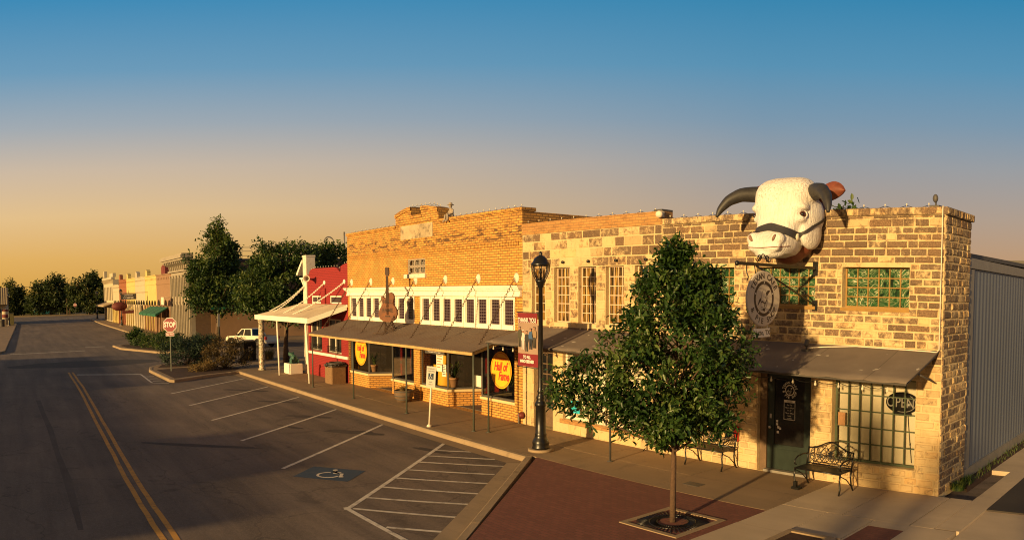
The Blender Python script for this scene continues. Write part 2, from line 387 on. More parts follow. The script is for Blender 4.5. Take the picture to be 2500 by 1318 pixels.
M_leafn = leaf_mat('broad_leaf', (0.012, 0.032, 0.007), (0.036, 0.076, 0.015), (0.10, 0.135, 0.030), 0.38, 0.24)
M_leafo = leaf_mat('oak_leaf', (0.018, 0.040, 0.011), (0.046, 0.082, 0.018), (0.125, 0.15, 0.035), 0.5, 0.28)
M_leafb = leaf_mat('blue_green_leaf', (0.014, 0.028, 0.016), (0.026, 0.048, 0.026), (0.06, 0.085, 0.045), 0.55, 0.15)
M_leafr = leaf_mat('bronze_leaf', (0.035, 0.026, 0.010), (0.085, 0.055, 0.016), (0.18, 0.11, 0.03), 0.55, 0.2)
M_straw = leaf_mat('straw', (0.12, 0.085, 0.03), (0.22, 0.14, 0.05), (0.36, 0.24, 0.10), 0.8, 0.3)
M_leaff = leaf_mat('field_leaf', (0.020, 0.034, 0.010), (0.045, 0.066, 0.016), (0.12, 0.12, 0.03), 0.6, 0.25)

# ------------------------------------------------------------------ mesh building
class MB:
    def __init__(s): s.v = []; s.f = []; s.mi = []; s.sm = []; s.t = []; s.h = {}

    def add(s, verts, faces, mi=0, smooth=False, tone=0.0):
        o = len(s.v); s.v += [tuple(p) for p in verts]
        s.t += list(tone) if isinstance(tone, (list, tuple)) else [tone]*len(verts)
        for f in faces:
            s.f.append(tuple(i + o for i in f)); s.mi.append(mi); s.sm.append(smooth)
        return s

    def box(s, x0, x1, y0, y1, z0, z1, mi=0, mat=None, tone=0.0, cut=0.0):
        if x0 > x1: x0, x1 = x1, x0
        if y0 > y1: y0, y1 = y1, y0
        if z0 > z1: z0, z1 = z1, z0
        if cut:
            return s.cbox(x0, x1, y0, y1, z0, z1, cut, mi, mat)
        v = [(x0, y0, z0), (x1, y0, z0), (x1, y1, z0), (x0, y1, z0), (x0, y0, z1), (x1, y0, z1), (x1, y1, z1), (x0, y1, z1)]
        if mat is not None: v = [mat @ Vector(p) for p in v]
        return s.add(v, [(0, 3, 2, 1), (4, 5, 6, 7), (0, 1, 5, 4), (1, 2, 6, 5), (2, 3, 7, 6), (3, 0, 4, 7)], mi, False, tone)

    def cbox(s, x0, x1, y0, y1, z0, z1, c, mi=0, mat=None):
        """box with chamfered edges"""
        bm = bmesh.new(); bmesh.ops.create_cube(bm, size=1.0)
        for q in bm.verts: q.co = Vector(((x0 + x1)/2 + q.co.x*(x1 - x0), (y0 + y1)/2 + q.co.y*(y1 - y0), (z0 + z1)/2 + q.co.z*(z1 - z0)))
        bmesh.ops.bevel(bm, geom=bm.edges[:], offset=c, segments=2, affect='EDGES')
        return s.bm(bm, mi, mat)

    def bm(s, bm, mi=0, mat=None, smooth=False):
        bm.verts.index_update()
        v = [(mat @ q.co) if mat is not None else q.co.copy() for q in bm.verts]
        s.add(v, [[q.index for q in f.verts] for f in bm.faces], mi, smooth); bm.free(); return s

    def mesh(s, me, mi=0, mat=None, smooth=True):
        s.add([(mat @ q.co) if mat is not None else q.co.copy() for q in me.vertices], [list(p.vertices) for p in me.polygons], mi, smooth); return s

    def prism(s, poly, a, b, axis='Y', mi=0, mat=None, smooth=False):
        """polygon (u,v) extruded from a to b along an axis: Y -> (u,.,v), X -> (.,u,v), Z -> (u,v,.)"""
        def P(u, v, h): return {'Y': (u, h, v), 'X': (h, u, v), 'Z': (u, v, h)}[axis]
        n = len(poly); v = [P(*p, a) for p in poly] + [P(*p, b) for p in poly]
        if mat is not None: v = [mat @ Vector(p) for p in v]
        fs = [tuple(range(n))[::-1], tuple(range(n, 2*n))]
        s.add(v, fs, mi); o = len(s.v) - 2*n
        for i in range(n):
            j = (i + 1) % n; s.f.append((o + i, o + j, o + n + j, o + n + i)); s.mi.append(mi); s.sm.append(smooth)
        return s

    def tube(s, pts, r, n=8, mi=0, mat=None, caps=True, flat=1.0):
        pts = [Vector(p) for p in pts]
        if mat is not None: pts = [mat @ p for p in pts]
        rs = r if isinstance(r, (list, tuple)) else [r]*len(pts)
        rings = []; prev = None
        for i, p in enumerate(pts):
            d = (pts[min(i + 1, len(pts) - 1)] - pts[max(i - 1, 0)])
            if d.length < 1e-9: d = Vector((0, 0, 1))
            d.normalize()
            if prev is None:
                a = Vector((0, 0, 1)) if abs(d.z) < 0.9 else Vector((1, 0, 0)); x = a.cross(d).normalized()
            else:
                x = prev - d*prev.dot(d)
                x = x.normalized() if x.length > 1e-6 else d.orthogonal().normalized()
            prev = x; y = d.cross(x)
            rings.append([p + (x*math.cos(2*PI*k/n) + y*math.sin(2*PI*k/n)*flat)*rs[i] for k in range(n)])
        v = [q for g in rings for q in g]; f = []
        for i in range(len(pts) - 1):
            for k in range(n):
                k2 = (k + 1) % n; f.append((i*n + k, i*n + k2, (i + 1)*n + k2, (i + 1)*n + k))
        if caps: f.append(tuple(range(n))[::-1]); f.append(tuple((len(pts) - 1)*n + k for k in range(n)))
        return s.add(v, f, mi, True)

    def lathe(s, prof, c=(0, 0, 0), n=16, mi=0, mat=None, smooth=True, phase=0.0):
        v = []; f = []
        for r, z in prof:
            for k in range(n):
                a = 2*PI*k/n + phase; p = Vector((c[0] + r*math.cos(a), c[1] + r*math.sin(a), c[2] + z)); v.append(mat @ p if mat is not None else p)
        m = len(prof)
        for i in range(m - 1):
            for k in range(n):
                k2 = (k + 1) % n; f.append((i*n + k, i*n + k2, (i + 1)*n + k2, (i + 1)*n + k))
        f.append(tuple(range(n))[::-1]); f.append(tuple((m - 1)*n + k for k in range(n)))
        return s.add(v, f, mi, smooth)

    def ell(s, c, r, mi=0, mat=None, seg=20, ring=14, rz=None):
        bm = bmesh.new(); bmesh.ops.create_uvsphere(bm, u_segments=seg, v_segments=ring, radius=1.0)
        T = Matrix.Translation(c) @ (rz if rz is not None else Matrix.Identity(4)) @ Matrix.Diagonal((*r, 1))
        return s.bm(bm, mi, (mat @ T) if mat is not None else T, True)

    def text(s, body, size, mat, ext=0.004, mi=0, shear=0.0, bold=0.0, sx=1.0, spacing=1.0):
        me = glyphs(body, size, ext, shear, bold, spacing)
        return s.mesh(me, mi, mat @ Matrix.Diagonal((sx, 1, 1, 1)), False)

    def build(s, name, mat, parent=None, link=True):
        me = bpy.data.meshes.new(name); me.from_pydata(s.v, [], s.f)
        for m in (mat if isinstance(mat, (list, tuple)) else [mat]): me.materials.append(m)
        me.polygons.foreach_set('material_index', s.mi); me.polygons.foreach_set('use_smooth', s.sm)
        at = me.attributes.new('tone', 'FLOAT', 'POINT'); at.data.foreach_set('value', s.t)
        if s.h:
            hu = np.full(len(s.v), .5, np.float32)
            for i, q in s.h.items(): hu[i:i + 8] = q
            me.attributes.new('hue', 'FLOAT', 'POINT').data.foreach_set('value', hu)
        nl = len(me.loops)
        if nl:
            vi = np.empty(nl, np.int32); me.loops.foreach_get('vertex_index', vi)
            co = np.array(s.v, np.float32)[vi]
            nr = np.empty(len(me.polygons)*3, np.float32); me.polygons.foreach_get('normal', nr); nr = np.abs(nr.reshape(-1, 3))
            lt = np.empty(len(me.polygons), np.int32); me.polygons.foreach_get('loop_total', lt)
            ax = np.repeat(np.argmax(nr*np.array([1, 1.001, 1.0]), axis=1), lt)
            u = np.where(ax == 0, co[:, 1], co[:, 0]); v = np.where(ax == 2, co[:, 1], co[:, 2])
            uvl = me.uv_layers.new(name='UVMap'); uvl.data.foreach_set('uv', np.stack([u, v], 1).ravel().astype(np.float32))
        me.validate(); me.update()
        o = bpy.data.objects.new(name, me)
        if link: COL.objects.link(o)
        if parent is not None: adopt(o, parent)
        return o


def wpos(p):
    m = Vector(p.location)
    while p.parent is not None: p = p.parent; m += p.location
    return m


def adopt(o, parent):
    """parent a mesh drawn in world coordinates to a thing's Empty (or to one of its parts) without moving it"""
    o.parent = parent
    r = parent
    while r.parent is not None: r = r.parent
    if r is parent and r.type == 'EMPTY' and not r.get('_local'):
        o.matrix_parent_inverse = Matrix.Translation(-Vector(r.location))


_gl = {}


def glyphs(body, size, ext, shear, bold, spacing):
    key = (body, size, ext, shear, bold, spacing)
    if key in _gl: return _gl[key]
    cu = bpy.data.curves.new('t', 'FONT'); cu.body = body; cu.size = size; cu.extrude = ext; cu.shear = shear; cu.offset = bold
    cu.align_x = 'CENTER'; cu.align_y = 'CENTER'; cu.resolution_u = 3; cu.space_character = spacing
    o = bpy.data.objects.new('t', cu); COL.objects.link(o)
    dg = bpy.context.evaluated_depsgraph_get()
    me = bpy.data.meshes.new_from_object(o.evaluated_get(dg))
    bpy.data.objects.remove(o); bpy.data.curves.remove(cu)
    _gl[key] = me
    return me


def thing(name, label, cat, loc=(0, 0, 0), group=None, local=False, rz=0.0):
    o = bpy.data.objects.new(name, None); COL.objects.link(o); o.location = loc; o.rotation_euler = (0, 0, rz)
    o.empty_display_size = 0.3
    if local: o['_local'] = 1
    o['label'] = label; o['category'] = cat
    if group: o['group'] = group
    return o


def tag(o, label, cat, group=None, kind=None):
    o['label'] = label; o['category'] = cat
    if group: o['group'] = group
    if kind: o['kind'] = kind
    return o


def struct(o, label=None):
    o['kind'] = 'structure'
    if label: o['label'] = label
    return o


def dup(root, loc, rz=0.0, label=None, group=None, scale=None):
    r = root.copy(); COL.objects.link(r); r.location = loc; r.rotation_euler = (0, 0, rz)
    if scale: r.scale = scale
    if label: r['label'] = label
    if group: r['group'] = group
    for ch in list(root.children):
        c = ch.copy(); COL.objects.link(c); c.parent = r
        for g in list(ch.children):
            d = g.copy(); COL.objects.link(d); d.parent = c
    return r


def UP(x, y, z, rz=0.0):
    """text/sign frame: local x to the right, local y up, local z out of a wall that faces -Y, turned by rz"""
    return Matrix.Translation((x, y, z)) @ Matrix.Rotation(rz, 4, 'Z') @ Matrix.Rotation(PI/2, 4, 'X')


def wall(mb, x0, x1, z0, z1, y0, y1, holes, mi=0, back=True):
    """front skin of a wall with openings, reveals and a closed outline"""
    xs = sorted({x0, x1, *[h[0] for h in holes], *[h[1] for h in holes]}); zs = sorted({z0, z1, *[h[2] for h in holes], *[h[3] for h in holes]})
    for i in range(len(xs) - 1):
        for j in range(len(zs) - 1):
            cx, cz = (xs[i] + xs[i + 1])/2, (zs[j] + zs[j + 1])/2
            if any(h[0] < cx < h[1] and h[2] < cz < h[3] for h in holes): continue
            a, b, c, d = xs[i], xs[i + 1], zs[j], zs[j + 1]
            mb.add([(a, y0, c), (b, y0, c), (b, y0, d), (a, y0, d)], [(0, 1, 2, 3)], mi)
            if back: mb.add([(a, y1, c), (b, y1, c), (b, y1, d), (a, y1, d)], [(3, 2, 1, 0)], mi)
    for a, b, c, d in [(x0, x1, z0, z1)] + list(holes):
        inv = (a, b, c, d) != (x0, x1, z0, z1)
        q = [(a, y0, c), (b, y0, c), (b, y0, d), (a, y0, d), (a, y1, c), (b, y1, c), (b, y1, d), (a, y1, d)]
        f = [(0, 4, 5, 1), (1, 5, 6, 2), (2, 6, 7, 3), (3, 7, 4, 0)]
        mb.add(q, [g[::-1] for g in f] if inv else f, mi)
    return mb


def blocks(mb, x0, x1, z0, z1, course, lmin, lmax, holes, tone, P, gap=0.022, d=0.022, top=True):
    """courses of separate stones; P(u, z, depth) -> point, depth counts outward"""
    z = z0
    while z < z1 - 0.02:
        h = course*random.uniform(0.9, 1.12); zz = min(z1, z + h)
        if z1 - zz < 0.06: zz = z1
        x = x0 - random.uniform(0, lmin)
        while x < x1:
            L = random.uniform(lmin, lmax); a, b = max(x, x0), min(x + L, x1); x += L
            segs = [(a, b)]
            for h0, h1, hz0, hz1 in holes:
                if hz1 > z + 0.03 and hz0 < zz - 0.03:
                    ns = []
                    for s0, s1 in segs:
                        if h1 <= s0 or h0 >= s1: ns.append((s0, s1)); continue
                        if h0 - s0 > 0.05: ns.append((s0, h0))
                        if s1 - h1 > 0.05: ns.append((h1, s1))
                    segs = ns
            for s0, s1 in segs:
                if s1 - s0 < 0.06: continue
                t = tone((s0 + s1)/2, (z + zz)/2); g = gap*0.5
                j = lambda k: random.uniform(-k, k)
                dd = d*random.uniform(0.5, 1.3); e = min(0.020, (s1 - s0)*0.2)
                o = [(s0 + g, z + g), (s1 - g, z + g), (s1 - g, zz - g), (s0 + g, zz - g)]
                n = [(s0 + g + e + j(.022), z + g + .018 + j(.014)), (s1 - g - e + j(.022), z + g + .018 + j(.014)), (s1 - g - e + j(.022), zz - g - .018 + j(.014)), (s0 + g + e + j(.022), zz - g - .018 + j(.014))]
                v = [P(*q, -0.004) for q in o] + [P(*q, dd) for q in n]
                mb.h[len(mb.v)] = random.random()
                mb.add(v, [(4, 5, 6, 7), (0, 1, 5, 4), (1, 2, 6, 5), (2, 3, 7, 6), (3, 0, 4, 7)], 0, False, [t*0.6]*4 + [t]*4)
        z = zz
    return mb


def frame_grid(mb, x0, x1, z0, z1, y, cols, rows, t=0.03, ft=0.05, dp=0.04, mi=0):
    """window frame with glazing bars, bars set 3 mm behind the frame's face"""
    mb.box(x0, x0 + ft, y, y + dp, z0, z1, mi); mb.box(x1 - ft, x1, y, y + dp, z0, z1, mi)
    mb.box(x0 + ft, x1 - ft, y, y + dp, z0, z0 + ft, mi); mb.box(x0 + ft, x1 - ft, y, y + dp, z1 - ft, z1, mi)
    w_, h_ = (x1 - x0 - 2*ft)/cols, (z1 - z0 - 2*ft)/rows
    for i in range(1, cols): c = x0 + ft + i*w_; mb.box(c - t/2, c + t/2, y + .003, y + dp - .002, z0 + ft, z1 - ft, mi)
    for i in range(1, rows): c = z0 + ft + i*h_; mb.box(x0 + ft, x1 - ft, y + .006, y + dp - .004, c - t/2, c + t/2, mi)
    return mb


def sheet(name, poly, z, mat, thick=None):
    mb = MB()
    if thick: mb.prism(poly, z - thick, z, 'Z')
    else: mb.add([(x, y, z) for x, y in poly], [tuple(range(len(poly)))])
    o = mb.build(name, mat)
    if not thick and o.data.polygons[0].normal.z < 0: o.data.flip_normals()
    return struct(o)


def stripe(name, p, q, wd, z, mat, label=None):
    p, q = Vector((*p, 0)), Vector((*q, 0)); d = (q - p).normalized(); n = Vector((-d.y, d.x, 0))*wd/2
    o = sheet(name, [(a.x, a.y) for a in (p - n, q - n, q + n, p + n)], z, mat)
    if label: o['label'] = label
    return o


def chain(mb, a, b, sag=0.05, r=0.012, n=9):
    a, b = Vector(a), Vector(b); L = (b - a).length; k = max(6, int(L/0.085))
    pt = lambda t: a.lerp(b, t) - Vector((0, 0, sag*4*t*(1 - t)))
    for i in range(k):
        p, q = pt(i/k), pt((i + 1)/k); m = (p + q)/2; d = (q - p)/2*1.35
        s = d.orthogonal().normalized()
        if i % 2: s = d.cross(s).normalized()
        s *= 0.026
        mb.tube([m - d, m - d*.55 + s, m + d*.55 + s, m + d, m + d*.55 - s, m - d*.55 - s, m - d], r, 4, caps=False)
    return mb


def remeshed(name, mb, mat, voxel, parent=None, smooth=6):
    """one continuous skin over overlapping blobs"""
    o = mb.build(name, mat)
    m = o.modifiers.new('r', 'REMESH'); m.mode = 'VOXEL'; m.voxel_size = voxel
    s = o.modifiers.new('s', 'SMOOTH'); s.iterations = smooth; s.factor = 0.5
    dg = bpy.context.evaluated_depsgraph_get(); ev = o.evaluated_get(dg)
    me = bpy.data.meshes.new_from_object(ev); o.modifiers.clear(); o.data = me; me.name = name
    me.polygons.foreach_set('use_smooth', [True]*len(me.polygons))
    me.materials.clear()
    for q in (mat if isinstance(mat, (list, tuple)) else [mat]): me.materials.append(q)
    if parent is not None: adopt(o, parent)
    return o


def foliage(name, clusters, mat, leaf=0.13, per=9, spread=0.1, seed=1, tilt=0.5, wide=0.42, parent=None, rnd=0.35):
    """leaves in whorls at twig tips; clusters = [(position, outward direction, tone)]"""
    rg = np.random.default_rng(seed); n = len(clusters)*per
    P = np.repeat(np.array([c[0] for c in clusters]), per, 0); D = np.repeat(np.array([c[1] for c in clusters]), per, 0)
    T = np.clip(np.repeat(np.array([c[2] for c in clusters]), per) + rg.normal(0, 0.16, n), 0, 1)
    P = P + rg.normal(0, 1, (n, 3))*spread
    R = rg.normal(0, 1, (n, 3)); R /= np.linalg.norm(R, axis=1)[:, None]
    d = D*(1 - rnd) + R*(0.75 + rnd) + np.array([0, 0, -tilt*0.35]); d /= np.linalg.norm(d, axis=1)[:, None]
    nrm = D*0.5 + np.array([0, 0, 0.8]) + rg.normal(0, 0.55, (n, 3))
    s = np.cross(d, nrm); s /= np.maximum(np.linalg.norm(s, axis=1), 1e-6)[:, None]
    nn = np.cross(s, d)
    L = (leaf*rg.uniform(0.7, 1.25, n))[:, None]; W = L*wide
    q = [P, P + d*L*.38 + s*W*.42 + nn*L*.05, P + d*L*.75 + s*W*.4 + nn*L*.03, P + d*L - nn*L*.10, P + d*L*.75 - s*W*.4 + nn*L*.03, P + d*L*.38 - s*W*.42 + nn*L*.05]
    V = np.stack(q, 1).reshape(-1, 3)
    b = np.arange(n)*6
    Fc = np.concatenate([np.stack([b, b + 1, b + 2, b + 3], 1), np.stack([b, b + 3, b + 4, b + 5], 1)])
    me = bpy.data.meshes.new(name); me.vertices.add(len(V)); me.vertices.foreach_set('co', V.astype(np.float32).ravel())
    me.loops.add(Fc.size); me.loops.foreach_set('vertex_index', Fc.astype(np.int32).ravel())
    me.polygons.add(len(Fc)); me.polygons.foreach_set('loop_start', np.arange(len(Fc), dtype=np.int32)*4); me.polygons.foreach_set('loop_total', np.full(len(Fc), 4, np.int32))
    at = me.attributes.new('tone', 'FLOAT', 'POINT'); at.data.foreach_set('value', np.repeat(T, 6).astype(np.float32))
    me.update(calc_edges=True); me.materials.append(mat)
    o = bpy.data.objects.new(name, me); COL.objects.link(o)
    if parent is not None: adopt(o, parent)
    return o


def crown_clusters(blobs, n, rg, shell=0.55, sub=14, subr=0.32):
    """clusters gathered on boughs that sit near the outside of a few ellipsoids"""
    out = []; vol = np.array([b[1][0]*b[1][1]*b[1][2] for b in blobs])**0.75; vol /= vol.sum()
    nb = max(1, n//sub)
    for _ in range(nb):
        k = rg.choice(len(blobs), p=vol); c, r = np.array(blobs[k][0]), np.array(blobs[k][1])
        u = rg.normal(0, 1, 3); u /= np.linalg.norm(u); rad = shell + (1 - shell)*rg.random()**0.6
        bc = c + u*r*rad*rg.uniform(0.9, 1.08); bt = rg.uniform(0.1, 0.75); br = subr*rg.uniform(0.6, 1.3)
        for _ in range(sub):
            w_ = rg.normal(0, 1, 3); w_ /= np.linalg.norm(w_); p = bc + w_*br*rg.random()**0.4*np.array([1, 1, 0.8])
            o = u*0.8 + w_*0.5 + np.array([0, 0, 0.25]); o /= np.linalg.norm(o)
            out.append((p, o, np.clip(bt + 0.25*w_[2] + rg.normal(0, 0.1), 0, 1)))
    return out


def trunk(mb, p0, p1, r0, r1, n=9, bend=0.05, rg=None, segs=6):
    p0, p1 = Vector(p0), Vector(p1); pts = []; rs = []
    for i in range(segs + 1):
        t = i/segs; p = p0.lerp(p1, t)
        if 0 < i < segs: p += Vector((random.uniform(-bend, bend), random.uniform(-bend, bend), 0))
        pts.append(p); rs.append(r0 + (r1 - r0)*t + (r0*0.5*(1 - t*6) if t < 1/6 and r0 > 0.06 else 0))
    mb.tube(pts, rs, n); return pts

# ------------------------------------------------------------------ ground, road, pavements
sheet('ground', [(-1800, -1500), (900, -1500), (900, 1500), (-1800, 1500)], -0.32, M_earth)
sheet('road', [(-172, -42), (60, -42), (60, 70), (-172, 70)], -0.13, M_asph)
sheet('field', [(-260, -160), (-173.5, -160), (-173.5, 160), (-260, 160)], -0.10, M_dry)
sheet('field_verge', [(-173.5, -160), (-171.5, -160), (-171.5, 160), (-173.5, 160)], -0.04, M_curb, 0.2)


def curb(name, pts, wd=0.17, z0=-0.3, z1=0.004, mat=None, joints=3.0):
    """a kerb swept along a line, its street edge on the line, body to the left of travel"""
    P = [Vector((*p, 0)) for p in pts]; mb = MB(); off = []
    for i, p in enumerate(P):
        a = (P[i] - P[i - 1]).normalized() if i else (P[1] - P[0]).normalized()
        b = (P[i + 1] - P[i]).normalized() if i < len(P) - 1 else a
        n = (Vector((-a.y, a.x, 0)) + Vector((-b.y, b.x, 0))).normalized()
        k = max(0.4, n.dot(Vector((-a.y, a.x, 0)))); off.append(p + n*wd/k)
    for i in range(len(P) - 1):
        L = (P[i + 1] - P[i]).length; m = max(1, round(L/joints))
        for q in range(m):
            t0, t1 = q/m + (0.004/L if q else 0), (q + 1)/m - (0.004/L if q < m - 1 else 0)
            a, b, c, d = P[i].lerp(P[i + 1], t0), P[i].lerp(P[i + 1], t1), off[i].lerp(off[i + 1], t1), off[i].lerp(off[i + 1], t0)
            e = 0.03; ia, ib = a.lerp(d, e/wd), b.lerp(c, e/wd)
            dz = random.uniform(-.004, .004)
            v = [(a.x, a.y, z0), (b.x, b.y, z0), (c.x, c.y, z0), (d.x, d.y, z0), (a.x, a.y, z1 - e + dz), (b.x, b.y, z1 - e + dz), (ib.x, ib.y, z1 + dz), (ia.x, ia.y, z1 + dz), (c.x, c.y, z1 + dz), (d.x, d.y, z1 + dz)]
            mb.add(v, [(0, 1, 5, 4), (4, 5, 6, 7), (7, 6, 8, 9), (2, 3, 9, 8), (1, 2, 8, 6, 5), (3, 0, 4, 7, 9)])
    return struct(mb.build(name, mat or M_curb))


# street kerbs (walked with the pavement on the left)
curb('kerb', [(-37.45, -2.72), (-34, -2.74), (-22, -2.76), (-14.2, -2.80), (-8.8, -8.85)])
curb('planter_kerb', [(-43.9, 3.0), (-43.9, -4.6), (-43.2, -5.8), (-42.0, -6.5), (-40.3, -6.85), (-35.2, -6.78), (-34.95, -6.6), (-36.4, -4.6), (-37.1, -3.2), (-37.45, -2.72)])
curb('island_kerb', [(-66.0, -1.35), (-63.5, -3.4), (-62.4, -5.3), (-61.7, -6.0), (-58.0, -5.85), (-53.2, -4.05), (-52.0, -3.2), (-51.7, 2.2)])
curb('far_kerb', [(-142, 0.6), (-137.5, -0.2), (-111, -1.1), (-77.5, -1.45), (-66.0, -1.35)], 0.2)
curb('left_kerb', [(-56.5, -30), (-56.5, -17), (-57.5, -15.4), (-60, -14.7), (-119, -13.5), (-135, -13.2)], 0.2, mat=M_conc)

# front pavement: separate slabs with open joints
mb = MB(); x = -37.2
while x < -7.52:
    x2 = min(x + random.choice([1.9, 2.4, 2.4, 2.9]), -7.52)
    if -7.52 - x2 < 0.8: x2 = -7.52
    for ya, yb in ((-2.58, -1.356), (-1.342, 0.0)): mb.box(x + .007, x2 - .007, ya, yb, -0.3, random.uniform(-.004, .002))
    x = x2
for xa, xb, ya, yb in ((-7.51, -6.26, -2.05, 0.0), (-6.242, -4.96, -2.05, 0.0), (-7.51, -6.56, -3.5, -2.068), (-6.542, -5.62, -3.3, -2.068), (-4.93, -4.5, -2.05, 0.0)):
    mb.box(xa, xb, ya, yb, -0.3, random.uniform(-.003, .002), 1)
mb.box(-7.516, -6.6, -11, -3.508, -0.3, -.001, 1); mb.box(-5.6, -5.56, -11, -2.058, -0.3, 0.0, 1)
mb.box(-4.90, -4.1, -11, -2.058, -0.3, -0.004, 1); mb.box(-6.592, -6.542, -3.5, -3.33, -0.3, -0.002, 1)
struct(mb.build('sidewalk', [M_conc, M_plaza]))
mb = MB()
for i in range(12): mb.box(-4.93 if i > 1 else -4.49, -4.06, -2.0 + i*2.4, 0.392 + i*2.4, -0.3, -0.012 - 0.006*i)
struct(mb.build('side_gutter', M_plaza))
sheet('side_road', [(-4.06, -0.45), (14, -0.45), (14, 40), (-4.06, 40)], -0.02, M_asph2, 0.2)
sheet('corner_apron', [(-4.056, -11), (2, -11), (2, -0.455), (-4.056, -0.455)], -0.05, M_plaza, 0.2)
sheet('soil_strip', [(-5.26, 1.56), (-4.93, 1.0), (-4.93, 26), (-5.26, 26)], -0.028, M_mulch, 0.2)
sheet('brick_paving', [(-14.0, -2.59), (-8.58, -8.83), (-7.524, -8.83), (-7.524, -2.59)], -0.003, M_paver, 0.25)
sheet('brick_band', [(-5.555, -11), (-4.905, -11), (-4.905, -2.40), (-5.555, -2.40)], -0.003, M_paver, 0.25)
sheet('band_edge', [(-5.555, -2.396), (-4.905, -2.396), (-4.905, -2.06), (-5.555, -2.06)], -0.002, M_plaza, 0.25)
curb('planter_edge', [(-6.54, -9.0), (-6.54, -3.38), (-5.65, -3.38), (-5.65, -9.0)][::-1], 0.12, -0.1, 0.05)
sheet('planter_soil', [(-6.42, -9.0), (-5.77, -9.0), (-5.77, -3.5), (-6.42, -3.5)], 0.02, M_mulch, 0.2)

# gutters
sheet('gutter', [(-14.1, -2.93), (-14.35, -3.22), (-8.95, -9.35), (-8.7, -9.0)], -0.117, M_curb)
sheet('street_gutter', [(-37.3, -2.73), (-37.3, -3.12), (-14.4, -3.2), (-14.1, -2.82)], -0.121, M_conc)

# corner planter, street corner and far pavements
sheet('corner_sidewalk', [(-43.75, 3.0), (-43.75, -4.6), (-43.1, -5.7), (-41.9, -6.35), (-40.3, -6.68), (-35.3, -6.6), (-36.6, -4.6), (-37.3, -3.1), (-37.22, -2.58), (-37.22, 3.0)], -0.004, M_conc, 0.25)
sheet('mulch_bed', [(-40.0, -6.5), (-35.6, -6.45), (-36.8, -4.6), (-37.5, -3.0), (-38.8, -2.2), (-40.2, -2.6), (-40.6, -5.0)], 0.006, M_mulch)
sheet('shrub_bed', [(-43.6, -4.4), (-42.9, -5.6), (-41.2, -6.2), (-41.3, -3.2), (-43.4, -2.8)], 0.006, M_mulch)
sheet('side_sidewalk', [(-43.75, 3.0), (-37.22, 3.0), (-37.22, 40), (-43.75, 40)], -0.008, M_conc, 0.25)
sheet('island', [(-65.9, -1.2), (-63.3, -3.3), (-62.2, -5.2), (-61.6, -5.85), (-58.0, -5.7), (-53.3, -3.9), (-52.2, -3.1), (-51.9, 2.2), (-65.9, 2.2)], -0.004, M_conc, 0.25)
sheet('island_bed', [(-62.0, -5.0), (-61.0, -5.5), (-58.0, -5.3), (-53.4, -3.4), (-53.0, -1.6), (-62.5, -2.4)], 0.006, M_mulch)
sheet('far_sidewalk', [(-142, 1.6), (-142, 0.75), (-137.5, 0.0), (-111, -0.9), (-77.5, -1.25), (-65.94, -1.17), (-65.94, 1.6)], -0.003, M_conc, 0.25)
sheet('truck_side_sidewalk', [(-64.96, 2.24), (-61.5, 2.24), (-61.5, 50), (-64.96, 50)], -0.006, M_conc, 0.25)
sheet('left_sidewalk', [(-135, -30), (-135, -13.4), (-119, -13.7), (-60, -14.9), (-57.7, -15.6), (-56.7, -17.1), (-56.7, -30)], -0.004, M_conc, 0.25)

# painted lines
LZ = -0.126
for i, (p, q) in enumerate([((-31.14, -7.56), (-35.24, -2.98)), ((-27.52, -7.63), (-31.72, -2.98)), ((-23.99, -7.71), (-27.97, -3.0)), ((-20.28, -7.84), (-24.4, -3.0)), ((-16.6, -7.97), (-20.85, -3.05))]):
    stripe('parking_line', p, q, 0.10, LZ, M_line)
stripe('parking_line', (-17.35, -3.02), (-12.82, -8.1), 0.10, LZ, M_line); stripe('parking_line', (-12.97, -8.05), (-9.6, -8.02), 0.10, LZ + .002, M_line)
for p, q in [((-16.58, -3.8), (-15.87, -3.14)), ((-16.17, -4.34), (-14.84, -3.19)), ((-15.69, -4.88), (-14.12, -3.47)), ((-15.12, -5.49), (-13.6, -4.12)), ((-14.58, -6.11), (-13.01, -4.69)), ((-14.03, -6.73), (-12.46, -5.35)), ((-13.43, -7.39), (-11.91, -5.93)), ((-12.83, -7.95), (-11.29, -6.57)), ((-11.48, -7.96), (-10.7, -7.24))]:
    stripe('hatch_line', p, q, 0.09, LZ + .004, M_line)
for dy in (-0.10, 0.12):
    mb = MB(); pts = [(-42, -10.95), (-35, -11.02), (-23.4, -11.32), (-15.7, -11.53), (-12, -11.56), (10, -11.8)]
    P = []
    for (xa, ya), (xb, yb) in zip(pts, pts[1:]):
        for q in range(6): P.append((xa + (xb - xa)*q/6, ya + (yb - ya)*q/6 + dy + random.uniform(-.012, .012)))
    for (xa, ya), (xb, yb) in zip(P, P[1:]): mb.add([(xa, ya - .055, LZ), (xb, yb - .055, LZ), (xb, yb + .055, LZ), (xa, ya + .055, LZ)], [(0, 1, 2, 3)])
    struct(mb.build('centre_line', M_yline))
stripe('stop_line', (-40.6, -10.7), (-39.4, -7.45), 0.28, LZ, M_line); stripe('corner_line', (-39.4, -7.45), (-35.3, -7.6), 0.10, LZ + .002, M_line)
stripe('corner_line', (-35.3, -7.6), (-34.75, -6.9), 0.10, LZ + .004, M_line)
for q in range(4): stripe('hatch_line', (-38.6 + q*.9, -7.45), (-38.2 + q*.9, -6.95), 0.1, LZ + .006, M_line)
stripe('crossing_line', (-57.5, -14.3), (-58.4, -8.6), 0.22, LZ, M_line); stripe('crossing_line', (-62.5, -6.5), (-62.2, -8.2), 0.25, LZ, M_line)
stripe('crossing_line', (-150, -9), (-150, -2), 0.35, LZ, M_line)

